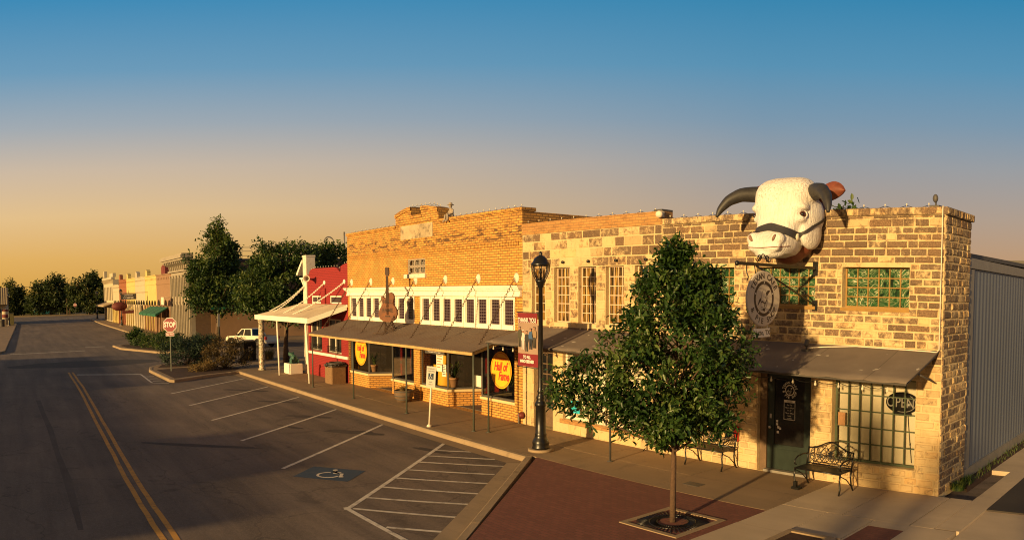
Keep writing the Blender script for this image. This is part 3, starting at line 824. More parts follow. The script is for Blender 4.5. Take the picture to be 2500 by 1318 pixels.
# accessible bay: blue panel with the wheelchair figure
bx, by = Vector((-15.64, -7.19, 0)), None
ux = Vector((0.73, 0.66, 0)).normalized(); uy = Vector((-0.66, 0.73, 0)).normalized()      # along the stripes / towards the kerb
R = Matrix((( -uy.y*0 + ux.x, uy.x, 0, bx.x), (ux.y, uy.y, 0, bx.y), (0, 0, 1, LZ), (0, 0, 0, 1)))
o = sheet('accessible_bay_panel', [tuple((R @ Vector((a, b, 0))).xy) for a, b in ((-.66, -.54), (.66, -.54), (.66, .54), (-.66, .54))], LZ, M_blue)
mb = MB(); n = 28
arc = [(0.02 + 0.27*math.cos(a), -0.13 + 0.27*math.sin(a)) for a in [math.radians(100 + 255*i/n) for i in range(n + 1)]]
for (xa, ya), (xb, yb) in zip(arc, arc[1:]):
    k = 0.78; ca, cb = (0.02 + (xa - .02)*k, -.13 + (ya + .13)*k), (0.02 + (xb - .02)*k, -.13 + (yb + .13)*k)
    mb.add([(xa, ya, .004), (xb, yb, .004), (*cb, .004), (*ca, .004)], [(3, 2, 1, 0)])
for poly in ([(-.06, .28), (.03, .28), (.06, .02), (.24, .02), (.33, -.26), (.42, -.22), (.40, -.15), (.36, -.13), (.30, .10), (.05, .10), (.04, .16), (.2, .16), (.2, .21), (.03, .21), (.03, .24)],):
    mb.add([(a, b, .0042) for a, b in poly], [tuple(range(len(poly)))])
mb.lathe([(0.062, .0035), (0.062, .0046)], (-.02, .36, 0), 14, smooth=False)
mb.v = [tuple(R @ Vector(p)) for p in mb.v]
struct(mb.build('wheelchair_symbol', M_line))
# marks on the asphalt: a long dark streak, spilt oil in the bays, a tyre trail
def blotch(name, pts, z, mat):
    return sheet(name, pts, z, mat)
def ragged(cx, cy, a, b, ang, n=40, k=0.25):
    out = []
    for i in range(n):
        t = 2*PI*i/n; r = 1 + k*noise.noise(Vector((math.cos(t)*2 + cx, math.sin(t)*2 + cy, 0)))
        u, v = a*r*math.cos(t), b*r*math.sin(t); out.append((cx + u*math.cos(ang) - v*math.sin(ang), cy + u*math.sin(ang) + v*math.cos(ang)))
    return out
M_trail = ground_mat('tyre_worn_asphalt', (0.088, 0.066, 0.052), 0.35, 1.0, grain=45, fleck=.4)
M_blotch = ground_mat('oiled_asphalt', (0.058, 0.045, 0.037), 0.3, 1.0, grain=45, fleck=.4)
sheet('oil_stain', ragged(-20.05, -9.1, 1.75, 0.17, 0.98), LZ, M_blotch)  # one long streak darker than the road, laid as a thin sheet
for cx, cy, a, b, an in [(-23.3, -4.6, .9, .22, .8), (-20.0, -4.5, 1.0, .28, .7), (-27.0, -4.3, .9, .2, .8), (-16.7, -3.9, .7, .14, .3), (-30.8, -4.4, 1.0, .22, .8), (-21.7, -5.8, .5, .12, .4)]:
    sheet('oil_stain', ragged(cx, cy, a, b, an, 30, 0.5), LZ - .001, M_blotch)
sheet('tyre_trail', [(-31, -13.2), (-24, -13.05), (-17, -13.0), (-13.2, -13.0), (-13.2, -12.9), (-17, -12.8), (-20, -12.88), (-24, -12.86), (-27, -12.95), (-31, -13.0)], LZ - .001, M_trail)
sheet('asphalt_patch', ragged(-47.0, -9.6, 2.2, 4.6, 0.05, 50, 0.12), LZ - .002, M_blotch)  # broad darker sheet across the junction

# ------------------------------------------------------------------ the stone cafe building
base = (-8.8, 0, 0)
cafe = thing('cafe_building', 'weathered limestone corner building with green marbled glass windows and dark green door', 'building', base)
GW = [(-11.7, -10.19, 3.72, 4.55), (-9.585, -8.08, 3.72, 4.55), (-7.44, -5.93, 3.72, 4.55)]
DO = (-9.50, -8.13, 0.0, 2.34); LW = (-7.62, -5.73, 0.48, 2.30)
holes = GW + [DO, LW]
CX0, CX1, CT = -12.35, -5.20, 5.60
mb = wall(MB(), CX0, CX1, -0.1, CT, 0, 0.4, holes)
mb.t = [.42 if p[2] > 4.56 else (.12 if p[2] > 2.5 else 0.0) for p in mb.v]
front = lambda u, z, d: (u, -d, z)


def cafe_tone(x, z):
    if z < 2.6: return random.choice([0.0, 0.0, 0.05, 0.12])
    p = 1.15 if z > 4.6 else 0.72
    n = noise.noise(Vector((x*0.55, z*0.8, 3.0)))
    t = random.gauss(p + 0.30*n, 0.2)
    if abs(x + 8.75) < 0.75 and 4.55 < z < 5.3: t -= 0.5
    return max(0.05, min(1.3, t)) if random.random() > 0.10 else random.uniform(0.05, 0.4)


blocks(mb, CX0 + .01, CX1, 0.0, CT, 0.152, 0.20, 0.54, holes, cafe_tone, front)
mb.box(CX1 - 0.395, CX1 - 0.001, 0.401, 1.56, -0.1, CT)
side = lambda u, z, d: (CX1 + d, u, z)
blocks(mb, 0.0, 1.56, 0.0, CT, 0.152, 0.2, 0.45, [], lambda x, z: random.uniform(0.45, 1.0), side, gap=0.02)
cw = mb.build('wall', M_stone, cafe)
mb = MB()
blocks(mb, CX0 + .01, CX1 + .05, CT, CT + 0.15, 0.17, 0.10, 0.17, [], lambda x, z: random.uniform(0.3, 0.95), lambda u, z, d: (u, -0.045 - d, z), gap=0.012)
blocks(mb, -0.045, 1.62, CT, CT + 0.15, 0.17, 0.10, 0.17, [], lambda x, z: random.uniform(0.5, 1.0), lambda u, z, d: (CX1 + 0.05 + d, u, z), gap=0.012)
mb.box(CX0 + .01, CX1 + .05, -.045, 0.39, CT, CT + .15, tone=0.8); mb.box(CX1 - .39, CX1 + .05, 0.391, 1.62, CT, CT + .15, tone=.8)
mb.build('coping', M_stone, cafe)
mb = MB(); mb.box(CX0, CX1 - .4, 0.4, 14, 4.9, 5.0); mb.box(CX0, -5.55, 14, 14.3, -.1, 5.4); mb.build('roof', M_dgrey, cafe)
for x0, x1, z0, z1 in GW:
    f = frame_grid(MB(), x0, x1, z0, z1, 0.17, 6, 4, 0.021, 0.028, 0.045).build('window', M_omunt, cafe)
    m = MB(); m.box(x0 + .01, x1 - .01, 0.2, 0.22, z0 + .01, z1 - .01); m.build('pane', M_marble, f)
    m = MB(); m.box(x0 - .02, x1 + .02, -0.035, 0.165, z0 - 0.07, z0 - .002); m.build('sill', M_omunt, f)
# shop window with its blind
x0, x1, z0, z1 = LW
f = frame_grid(MB(), x0, x1, z0, z1, 0.16, 7, 5, 0.022, 0.045, 0.05).build('window', M_munt, cafe)
m = MB(); m.box(x0 + .02, x1 - .02, 0.30, 0.31, z0 + .02, z1 - .02); m.build('blind', M_blind, f)
m = MB(); m.add([(x0 + .03, .19, z0 + .03), (x1 - .03, .19, z0 + .03), (x1 - .03, .19, z1 - .03), (x0 + .03, .19, z1 - .03)], [(0, 1, 2, 3)]); m.build('pane', M_glass, f)
m = MB(); m.box(x0 + .07, x0 + .24, .155, .158, 1.22, 1.50); m.build('notice', M_terra, f)
m = MB(); blocks(m, x0 - .03, x1 + .05, z0 - .16, z0 - .005, 0.16, .11, .16, [], lambda x, z: .05, lambda u, z, d: (u, -.03 - d, z)); m.box(x0 - .03, x1 + .05, -.03, .155, z0 - .16, z0 - .006)
m.build('sill', M_stone, f)
# door
fr = MB(); fr.box(-9.49, -9.32, 0.10, 0.22, 0.0, 2.34); fr.box(-8.20, -8.14, 0.10, 0.22, 0.0, 2.34); fr.box(-9.32, -8.20, 0.10, 0.22, 2.25, 2.34)
dfr = fr.build('door_frame', M_wood, cafe)
d = MB(); dx0, dx1 = -9.315, -8.205
d.box(dx0, dx0 + .17, .14, .19, 0.06, 2.245); d.box(dx1 - .17, dx1, .14, .19, 0.06, 2.245); d.box(dx0 + .17, dx1 - .17, .142, .188, 0.06, 0.62); d.box(dx0 + .17, dx1 - .17, .142, .188, 2.12, 2.245)
d.box(dx0 + .25, dx1 - .25, .13, .141, .16, .52)
door = d.build('door', M_green, cafe)
m = MB(); m.box(dx0 + .171, dx1 - .171, .16, .168, .621, 2.119); m.build('pane', M_dglass, door)
m = MB(); m.lathe([(.012, 0), (.035, .01), (.035, .05), (.02, .06)], mat=Matrix.Translation((dx0 + .085, .135, 1.0)) @ Matrix.Rotation(PI/2, 4, 'X')); m.build('handle', M_chrome, door); MB().box(dx0 + .06, dx0 + .11, .128, .139, 1.2, 1.3).build('lock_plate', M_chrome, door)
m = MB(); m.box(-9.32, -8.2, -.02, .135, 0.0, .055); m.build('threshold', M_grey, cafe)


def emblem(mb, T, s=1.0):
    """the shop's badge: ring with a horned bull head inside, drawn flat"""
    n = 40
    for k in range(n):
        a, b = 2*PI*k/n, 2*PI*(k + 1)/n; q = []
        for r, t in ((.335, a), (.335, b), (.275, b), (.275, a)): q.append(T @ Vector((r*math.cos(t)*s, r*math.sin(t)*s, 0)))
        mb.add(q, [(0, 1, 2, 3)])
    P = lambda pts: mb.add([T @ Vector((x*s, y*s, 0.001)) for x, y in pts], [tuple(range(len(pts)))])
    P([(.06, .10), (.10, .145), (.17, .16), (.205, .145), (.15, .10), (.09, .04)])                 # right horn
    P([(-.10, .02), (-.16, -.02), (-.21, -.12), (-.20, -.13), (-.13, -.06), (-.09, -.03)])         # left horn
    P([(-.10, -.06), (-.05, -.04), (.02, -.08), (.06, -.06), (.10, .02), (.115, .05), (.10, -.04), (.05, -.10), (.03, -.16), (.015, -.16), (.02, -.10), (-.05, -.07), (-.10, -.085)])  # halter
    P([(-.06, -.20), (.06, -.17), (.02, -.25)])                                                     # beard
    P([(.045, .02), (.06, .035), (.07, .02), (.06, .005)])                                          # eye
    outline = [(-.10, -.16), (-.105, -.05), (-.09, .06), (-.06, .14), (0, .17), (.045, .155), (.065, .10)]
    for (xa, ya), (xb, yb) in zip(outline, outline[1:]): P([(xa, ya), (xb, yb), (xb + .007, yb), (xa + .007, ya)])
    for xa, ya in ((-.10, -.16), ):
        pts = [(-.06 + .04*math.cos(t), -.185 + .035*math.sin(t)) for t in [2*PI*i/14 for i in range(15)]]
        for (a, b), (c, e) in zip(pts, pts[1:]): P([(a, b), (c, e), (-.06 + (c + .06)*.85, -.185 + (e + .185)*.85), (-.06 + (a + .06)*.85, -.185 + (b + .185)*.85)])
    P([(.10, .02), (.108, -.06), (.085, -.14), (.06, -.17), (.067, -.17), (.094, -.14), (.116, -.06), (.108, .02)])


def ring_text(mb, body, size, T, r, mid, step, inward=False):
    """letters set round a circle; mid = angle of the middle letter, read clockwise (or anticlockwise along the bottom)"""
    n = len(body)
    for i, ch in enumerate(body):
        if ch == ' ': continue
        a = mid + ((i - (n - 1)/2)*step if inward else -(i - (n - 1)/2)*step)
        A = T @ Matrix.Rotation(a, 4, 'Z') @ Matrix.Translation((r, 0, 0)) @ Matrix.Rotation(PI/2 if inward else -PI/2, 4, 'Z')
        mb.text(ch, size, A, 0.0008, bold=size*0.02)


m = MB(); T = UP(-8.76, .1585, 1.86); emblem(m, T, .36); ring_text(m, 'TEXAN CAFÉ', .075, T, .165, PI/2, .29); ring_text(m, '& PIE SHOP', .075, T, .165, -PI/2, .29, True)
m.box(-8.90, -8.62, .155, .158, 1.585, 1.63)
for xa, xb, za, zb in ((-8.905, -8.895, 1.2, 1.64), (-8.625, -8.615, 1.2, 1.64), (-8.895, -8.625, 1.2, 1.21), (-8.895, -8.625, 1.63, 1.64)): m.box(xa, xb, .155, .158, za, zb)
for i, t in enumerate(['Mon - Thu', '7:00 am - 8:00 pm', 'Fri - Sat', '7:00 am - 9:00 pm', 'Sunday', 'CLOSED']): m.text(t, .042, UP(-8.76, .156, 1.53 - i*.06), .0008, sx=.75)
for xa, za, s_ in ((-9.1, 1.12, .05), (-9.1, 1.05, .05), (-9.07, .98, .055), (-9.02, .96, .05), (-9.08, .87, .055)): m.box(xa, xa + s_, .155, .158, za, za + s_)
m.build('lettering', M_signw, door)
m = MB(); m.text('HOURS', .045, UP(-8.76, .153, 1.607), .0008); m.build('heading', M_black, door)
# the line of conduit down the corner, flood lamp on the parapet, small wall box
m = MB(); m.tube([(-5.24, -.06, CT + .17), (-5.235, -.085, CT + .12), (-5.235, -.08, 2.95), (-5.27, -.12, 2.90), (-5.4, -.16, 2.915), (-7.0, -.16, 2.935), (-7.6, -.28, 2.90), (-7.95, -.45, 2.87)], .012, 6); m.build('conduit', M_white2, cafe)
m = MB(); m.box(-5.55, -5.35, .0, .18, CT + .151, CT + .19); m.tube([(-5.45, .09, CT + .19), (-5.45, .09, CT + .27)], .018, 6); m.ell((-5.45, .06, CT + .33), (.055, .05, .085)); m.build('flood_lamp', M_dgrey, cafe)
m = MB(); m.box(-10.09, -9.97, -.09, -.026, .60, .95, cut=.01); m.build('hose_cabinet', M_red, cafe)

# ------------------------------------------------------------------ the pale stone building beside it
base = (-15, 0, 0)
st1 = thing('stone_building', 'pale patched limestone building with five tall amber glass windows', 'building', base)
TW = [(-17.39, -16.76, 3.1, 4.63), (-16.39, -15.72, 3.1, 4.63), (-15.38, -14.68, 3.1, 4.63), (-14.32, -13.66, 3.1, 4.63), (-13.28, -12.62, 3.1, 4.63)]
D1 = (-17.30, -16.44, 0.0, 2.32); SW = (-16.0, -12.95, 0.40, 2.30)
SX0, SX1 = -17.82, -12.36
holes = TW + [D1, SW]
mb = wall(MB(), SX0, SX1, -.1, 5.62, 0, .4, holes)


def s1_tone(x, z):
    if z < 2.7: return 0.0
    if 2.9 < z < 4.65: return random.choice([0.15, .25, .4, .55])
    n = noise.noise(Vector((x*0.7 + 4, z*0.7, 1.0)))
    t = random.gauss(0.80 + 0.5*n, 0.25)
    if -16.7 < x < -14.6 and 4.65 < z < 5.4: t -= 0.5
    if random.random() < .14: t = .05
    return max(0.0, min(1, t))


blocks(mb, SX0 + .005, SX1 - .005, 0, 5.62, 0.235, 0.28, 0.72, holes, s1_tone, front, gap=.02, d=.012)
mb.build('wall', M_stone1, st1)
m = MB(); m.box(SX0, SX1, -.03, .38, 5.622, 5.95); m.build('parapet', M_obrick, st1)
m = MB(); m.box(SX0, SX1, .4, 16, 4.9, 5.0); m.box(-12.62, -12.36, -.02, .38, 5.951, 6.0); m.build('roof', M_dgrey, st1)
for x0, x1, z0, z1 in TW:
    f = frame_grid(MB(), x0, x1, z0, z1, 0.13, 4, 6, 0.022, 0.03, 0.04).build('window', M_pmunt, st1)
    m = MB(); m.box(x0 + .01, x1 - .01, .155, .168, z0 + .01, z1 - .01); m.build('pane', M_amber, f)
    m = MB(); m.lathe([(.02, 0), (.045, .03), (.04, .07), (.01, .08)], (0, 0, 0), 8, mat=Matrix.Translation(((x0 + x1)/2 + .1, -.02, z1 + .14)) @ Matrix.Rotation(PI/2, 4, 'X')); m.build('wall_lamp', M_black, st1)
x0, x1, z0, z1 = D1
m = MB(); m.box(x0 + .005, x0 + .08, .1, .2, 0, z1); m.box(x1 - .08, x1 - .005, .1, .2, 0, z1); m.box(x0 + .08, x1 - .08, .1, .2, z1 - .09, z1); m.build('door_frame', M_wood, st1)
m = frame_grid(MB(), x0 + .085, x1 - .085, .62, z1 - .095, .14, 2, 5, .03, .06, .04); m.box(x0 + .085, x1 - .085, .14, .18, .05, .617)
dd = m.build('door', M_wood, st1); m = MB(); m.box(x0 + .1, x1 - .1, .156, .164, .63, z1 - .1); m.build('pane', M_dglass, dd)
m = MB(); m.lathe([(.015, 0), (.03, .02), (.03, .05), (.01, .06)], mat=Matrix.Translation((x0 + .13, .135, 1.0)) @ Matrix.Rotation(PI/2, 4, 'X')); m.build('handle', M_chrome, dd)
x0, x1, z0, z1 = SW
f = frame_grid(MB(), x0, x1, z0, z1, .10, 4, 1, .09, .08, .06)
for q in range(17): xx = x0 + .12 + q*(x1 - x0 - .24)/16; f.box(xx - .008, xx + .008, .112, .13, 1.72, z1 - .08)
f.box(x0 + .08, x1 - .08, .107, .15, 1.66, 1.72)
f = f.build('window', M_white2, st1)
m = MB(); m.box(x0 + .02, x1 - .02, .21, .22, z0 + .02, z1 - .02); m.build('blind', M_blind, f)
m = MB(); m.add([(x0 + .05, .13, z0 + .05), (x1 - .05, .13, z0 + .05), (x1 - .05, .13, z1 - .05), (x0 + .05, .13, z1 - .05)], [(0, 1, 2, 3)]); m.build('pane', M_glass, f)
m = MB(); m.box(x0 - .08, x1 + .06, -.06, .095, z0 - .12, z0 - .004); m.build('sill', M_obrick, f)
m = MB(); m.box(-15.78, -15.42, .094, .097, .58, .95); tag(m.build('poster', M_cyan), 'bright blue paper poster in the shop window beside the lamp post', 'poster')
# alarm bell and pipe at the foot of the wall
m = MB(); T = Matrix.Translation((-17.78, -.03, .27)) @ Matrix.Rotation(PI/2, 4, 'X'); m.lathe([(.02, 0), (.10, .02), (.11, .06), (.06, .1), (.05, .13)], mat=T)
o = thing('fire_connection', 'red round fire hose connection low on the wall beside the brick shop', 'hose connection', (-17.78, 0, .2)); m.build('bell', worn('dull_red_paint', (.13, .02, .014), .6), o)
m = MB(); m.tube([(-17.93, -.07, 0), (-17.93, -.07, .32), (-17.80, -.07, .2)], .03, 8); m.build('pipe', M_grey, o)

# ------------------------------------------------------------------ the canvas awning across both stone buildings
aw = thing('canvas_awning', 'long dark brown canvas awning over the cafe and stone shop fronts', 'awning', (-11, -1.6, 0))
ax0, ax1 = -17.42, -5.24
mb = MB(); nx, ny = 60, 6; V = []
for dz in (0, -.018):
    for i in range(nx + 1):
        for j in range(ny + 1):
            u, v = i/nx, j/ny; x = ax0 + (ax1 - ax0)*u; y = -.03 - 1.62*v; zf = 2.56 - 0.11*u
            z = 2.93*(1 - v) + zf*v - .022*math.sin(PI*v)*(0.6 + 0.4*math.sin(x*2.6)) + (.012*math.sin(x*9) if j == ny else 0)
            V.append((x, y, z + dz))
N = (nx + 1)*(ny + 1); Fs = []
for i in range(nx):
    for j in range(ny):
        a = i*(ny + 1) + j; q = (a, a + 1, a + ny + 2, a + ny + 1); Fs.append(q); Fs.append(tuple(N + t for t in q[::-1]))
for i in range(nx):
    a, b = i*(ny + 1) + ny, (i + 1)*(ny + 1) + ny; Fs.append((a, N + a, N + b, b))
mb.add(V, Fs, smooth=True); mb.build('canopy', M_fabric, aw)
m = MB(); m.tube([(ax0 + .02, -1.61, 2.525), (ax1 - .02, -1.61, 2.415)], .022, 8)
for q in range(9):
    u = q/8; x = ax0 + .05 + (ax1 - ax0 - .1)*u; m.tube([(x, -.01, 2.86), (x, -1.60, 2.51 - .11*u)], .016, 6)
m.tube([(ax1 - .06, -.01, 2.28), (ax1 - .06, -1.0, 2.56)], .016, 6); m.build('frame', M_dgrey, aw)
for x in (-17.33, -12.5):
    m = MB(); m.tube([(x, -1.61, 0), (x, -1.61, 2.52)], .027, 8); m.lathe([(.07, 0), (.07, .012), (.03, .02)], (x, -1.61, .002), 10); m.build('post', M_gpost if x < -15 else M_dgrey, aw)

# ------------------------------------------------------------------ the yellow brick shop
ybx = (-24, 0, 0)
yb = thing('brick_shop_building', 'yellow brick shop building with arched parapet, white cornice and metal canopy', 'building', ybx)
YX0, YX1 = -29.90, -17.83
TL, TR = (-29.70, -24.20, 2.78, 3.80), (-23.78, -18.20, 2.78, 3.80)
S1, S2 = (-29.80, -24.28, 0, 2.52), (-23.84, -18.22, 0, 2.52)
VT = (-24.67, -23.40, 4.60, 5.15)
holes = [TL, TR, S1, S2, VT]
mb = wall(MB(), YX0, YX1, -.1, 6.45, 0, .45, holes)
mb.box(YX0, YX0 + .4, .451, 18, 2.0, 6.3); mb.box(YX1 - .4, YX1, .451, 18, 4.0, 6.35)
# shaped parapet in the middle, with the notch between its two arched shoulders
n = 14; pl = [(-25.50, 6.452), (-25.50, 6.86)]
pl += [(-25.50 + 1.18*i/n, 6.86 + .20*math.sin(PI/2*i/n)) for i in range(1, n + 1)]
pl += [(-24.32, 6.76), (-23.60, 6.74), (-23.60, 7.02)]
pl += [(-23.60 + 1.16*i/n, 7.02 + .05*math.sin(PI*.5 + PI*.0 + i/n*PI*.0) - .05 - .16*(1 - math.cos(PI/2*i/n))) for i in range(1, n + 1)]
pl += [(-22.44, 6.452)]
mb.prism(pl, -.03, .42, 'Y')
mb.build('wall', M_ybrick, yb)
m = MB(); out = [(x, z) for x, z in pl if z > 6.5]
for (xa, za), (xb, zb) in zip(out, out[1:]):
    if abs(za - zb) > .2 or -24.33 < (xa + xb)/2 < -23.59: continue
    m.add([(xa, -.075, za - .13), (xb, -.075, zb - .13), (xb, -.075, zb), (xa, -.075, za), (xa, .45, za - .13), (xb, .45, zb - .13), (xb, .45, zb + .012), (xa, .45, za + .012), (xa, -.075, za + .012), (xb, -.075, zb + .012)], [(0, 1, 2, 3), (3, 2, 9, 8), (8, 9, 6, 7), (0, 4, 5, 1)])
m.box(YX0 - .03, -25.53, -.05, .5, 6.36, 6.47); m.box(-22.41, YX1 + .03, -.05, .5, 6.36, 6.47); m.box(-24.36, -23.56, -.06, .3, 6.62, 6.735)
m.build('parapet_coping', M_ybrick, yb)
m = MB()
for i in range(150):
    x = YX0 + .14 + i*.0785
    if x < YX1 - .05: m.box(x, x + .062, -.028, .01, 5.32, 5.47)
m.box(YX0, YX1, -.018, .01, 5.475, 5.53); m.box(YX0, YX1, -.018, .01, 5.25, 5.31)
m.build('soldier_course', M_ybrick, yb)
m = MB(); m.box(-25.15, -22.86, -.02, .05, 5.89, 6.40); m.build('plaque', M_plaque, yb)
# vent with its pierced screen
x0, x1, z0, z1 = VT
m = MB(); m.box(x0, x0 + .05, .02, .12, z0, z1); m.box(x1 - .05, x1, .02, .12, z0, z1); m.box(x0 + .05, x1 - .05, .02, .12, z0, z0 + .04); m.box(x0 + .05, x1 - .05, .02, .12, z1 - .05, z1)
for i in range(3):
    cx = x0 + .05 + (x1 - x0 - .1)*(i + .5)/3
    for j in range(2):
        cz = z0 + .04 + (z1 - z0 - .09)*(j + .5)/2; rx, rz_ = (x1 - x0 - .1)/6 + .02, .15
        m.tube([(cx + rx*math.cos(t), .07, cz + rz_*math.sin(t)) for t in [2*PI*k/16 for k in range(17)]], .034, 6, caps=False)
    m.box(cx - .012, cx + .012, .075, .10, z0 + .04, z1 - .05)
vt = m.build('vent', M_statue, yb)
m = MB(); m.box(x0 + .01, x1 - .01, .2, .22, z0 + .01, z1 - .01); m.build('backing', M_grey, vt); m = MB(); m.box(x0 - .18, x1 + .08, -.07, .1, z0 - .15, z0 - .003); m.build('sill', M_white2, vt)
# cornice
m = MB()
for y, za, zb in ((-.10, 3.80, 3.86), (-.07, 3.86, 3.98), (-.13, 3.98, 4.03), (-.18, 4.03, 4.09), (-.22, 4.09, 4.13)): m.box(YX0 + .04 - (.06 if za > 4 else 0), YX1 - .02 + (.03 if za > 4 else 0), y, 0.002, za, zb)
m.build('cornice', M_white, yb)
for (a, b, za, zb) in (TL, TR):
    wd = (b - a)/8
    for i in range(8):
        p, q = a + i*wd, a + (i + 1)*wd
        f = MB(); f.box(p, p + .10, .02, .12, za, zb); f.box(q - .10, q, .02, .12, za, zb); f.box(p + .10, q - .10, .02, .12, za, za + .15); f.box(p + .10, q - .10, .02, .12, zb - .10, zb)
        f.box(p + .105, p + .125, .05, .1, za + .15, zb - .1); f.box(p - .012, p + .012, -.005, .019, za, zb)
        f = f.build('transom_window', M_white, yb)
        m = MB(); m.box(p + .09, q - .09, .075, .085, za + .14, zb - .09); m.build('pane', M_purple, f)
m = MB(); m.box(-29.80, -24.16, -.08, .018, 2.62, 2.775); m.box(-23.82, -18.16, -.08, .018, 2.62, 2.775); m.build('transom_sill', M_white, yb)

# shop fronts: brick bulkheads with stone sills, glass, recessed entries
def shopfront(xa, xb, xc, xd, xe, xf, dw):
    """front window xa-xb, splay to the door at xc-xd (set back), splay, front window xe-xf"""
    yd = 1.25; path = [(xa, .06), (xb, .06), (xc, yd)], [(xd, yd), (xe, .06), (xf, .06)]
    for pts in path:
        for (x0, y0), (x1, y1) in zip(pts, pts[1:]):
            bk, sl, gl, mu = MB(), MB(), MB(), MB()
            L = math.hypot(x1 - x0, y1 - y0); T = Matrix.Translation((x0, y0, 0)) @ Matrix.Rotation(math.atan2(y1 - y0, x1 - x0), 4, 'Z')
            bk.box(0, L, 0, .12, 0, .50, mat=T); sl.box(-.02, L + .02, -.05, .16, .502, .585, mat=T)
            mu.box(0, L, 0, .07, .587, .65, mat=T); mu.box(0, .045, .003, .06, .65, 2.5, mat=T); mu.box(L - .045, L, .002, .06, .65, 2.5, mat=T); mu.box(.045, L - .045, 0, .06, 2.44, 2.5, mat=T)
            gl.add([T @ Vector(p) for p in ((.045, .03, .65), (L - .045, .03, .65), (L - .045, .03, 2.44), (.045, .03, 2.44))], [(0, 1, 2, 3)])
            q_ = bk.build('bulkhead', M_ybrick, yb); sl.build('bulkhead_sill', M_cream, q_)
            f = mu.build('shop_window', M_dgrey, yb); gl.build('pane', M_glass, f)
    k = 2 if dw > 1.2 else 1; w1 = (xd - xc)/k
    for i in range(k):
        p, q = xc + i*w1, xc + (i + 1)*w1; m = MB()
        m.box(p, p + .11, yd, yd + .06, .03, 2.3); m.box(q - .11, q, yd, yd + .06, .03, 2.3); m.box(p + .11, q - .11, yd + .002, yd + .058, .03, .42); m.box(p + .11, q - .11, yd + .002, yd + .058, 2.16, 2.3)
        dr = m.build('door', M_red, yb)
        m = MB(); m.add([(p + .11, yd + .03, .42), (q - .11, yd + .03, .42), (q - .11, yd + .03, 2.16), (p + .11, yd + .03, 2.16)], [(0, 1, 2, 3)]); m.build('pane', M_glass, dr)
        m = MB(); m.tube([(q - .055, yd - .03, .9), (q - .055, yd - .05, .95), (q - .055, yd - .05, 1.2), (q - .055, yd - .03, 1.25)], .014, 6); m.build('handle', M_chrome, dr); MB().box(p + .02, p + .12, yd - .01, yd - .001, 1.0, 1.12).build('lock_plate', M_chrome, dr)
    m = MB(); m.box(xc, xd, yd + .01, yd + .06, 2.305, 2.5); m.build('door_head', M_red, yb)


shopfront(-29.79, -28.08, -27.55, -26.60, -26.08, -24.30, 1.0)
shopfront(-23.82, -22.06, -21.50, -20.20, -20.05, -18.24, 1.3)
m = MB()
for a, b in ((-29.8, -24.05), (-24.02, -18.0)):
    m.box(a, b, .35, 7.0, -.05, .02); m.box(a, b, .5, 7.0, 2.53, 2.6); m.box(a, b, 6.9, 7.0, .02, 2.53)
m.box(-24.05, -24.02, .5, 7, .02, 2.53); m.box(-29.86, -29.81, .5, 7, .02, 2.53); m.box(-18.2, -18.12, .5, 7, .02, 2.53)
m.build('interior', M_inside, yb)
m = MB(); m.box(YX0 + .41, YX1 - .41, .46, 18, 5.2, 5.3); m.build('roof', M_dgrey, yb)
# corrugated canopy, its light edge board, posts
cx0, cx1 = -29.72, -17.66
pz_ = lambda y: 2.79 + .28*y
m = MB(); nx = 120*2; V = []; 
for dz in (0, -.012):
    for i in range(nx + 1):
        x = cx0 + (cx1 - cx0)*i/nx; r = .011*(1 if i % 2 else -1)
        for j in range(5): y = -.09 - 1.86*j/4; V.append((x, y, pz_(y) + .02 + r + dz + .008*math.sin(x*1.7)*j/4))
N = (nx + 1)*5; Fs = []
for i in range(nx):
    for j in range(4): a = i*5 + j; q = (a, a + 1, a + 6, a + 5); Fs += [q, tuple(N + t for t in q[::-1])]
    a, b = i*5 + 4, i*5 + 9; Fs.append((a, N + a, N + b, b))
for a in (0, nx*5): Fs += [(a + j, N + a + j, N + a + j + 1, a + j + 1) if a else (a + j + 1, N + a + j + 1, N + a + j, a + j) for j in range(4)]
m.add(V, Fs); cn = m.build('canopy', M_cmetal, yb)
m = MB(); m.box(cx0 + .02, cx1 - .02, -1.93, -1.89, pz_(-1.93) - .085, pz_(-1.93) + .0)
for y in (-.5, -1.1): m.box(cx0 + .03, cx1 - .03, y - .03, y + .03, pz_(y) - .1, pz_(y) - .01)
for q in range(11): x = cx0 + .06 + q*(cx1 - cx0 - .16)/10; m.add([(x, -.06, pz_(-.06) - .1), (x + .05, -.06, pz_(-.06) - .1), (x + .05, -1.885, pz_(-1.885) - .1), (x, -1.885, pz_(-1.885) - .1), (x, -.06, pz_(-.06) - .02), (x + .05, -.06, pz_(-.06) - .02), (x + .05, -1.885, pz_(-1.885) - .02), (x, -1.885, pz_(-1.885) - .02)], [(0, 3, 2, 1), (4, 5, 6, 7), (0, 1, 5, 4), (1, 2, 6, 5), (2, 3, 7, 6), (3, 0, 4, 7)])
m.build('edge_board', M_edge, cn)
for x in (-29.5, -25.55, -21.55, -17.70):
    m = MB(); m.tube([(x, -1.86, 0), (x, -1.86, 2.2)], .03, 8); m.lathe([(.07, 0), (.07, .012), (.035, .02)], (x, -1.86, .002), 10); m.build('canopy_post', M_gpost, yb)
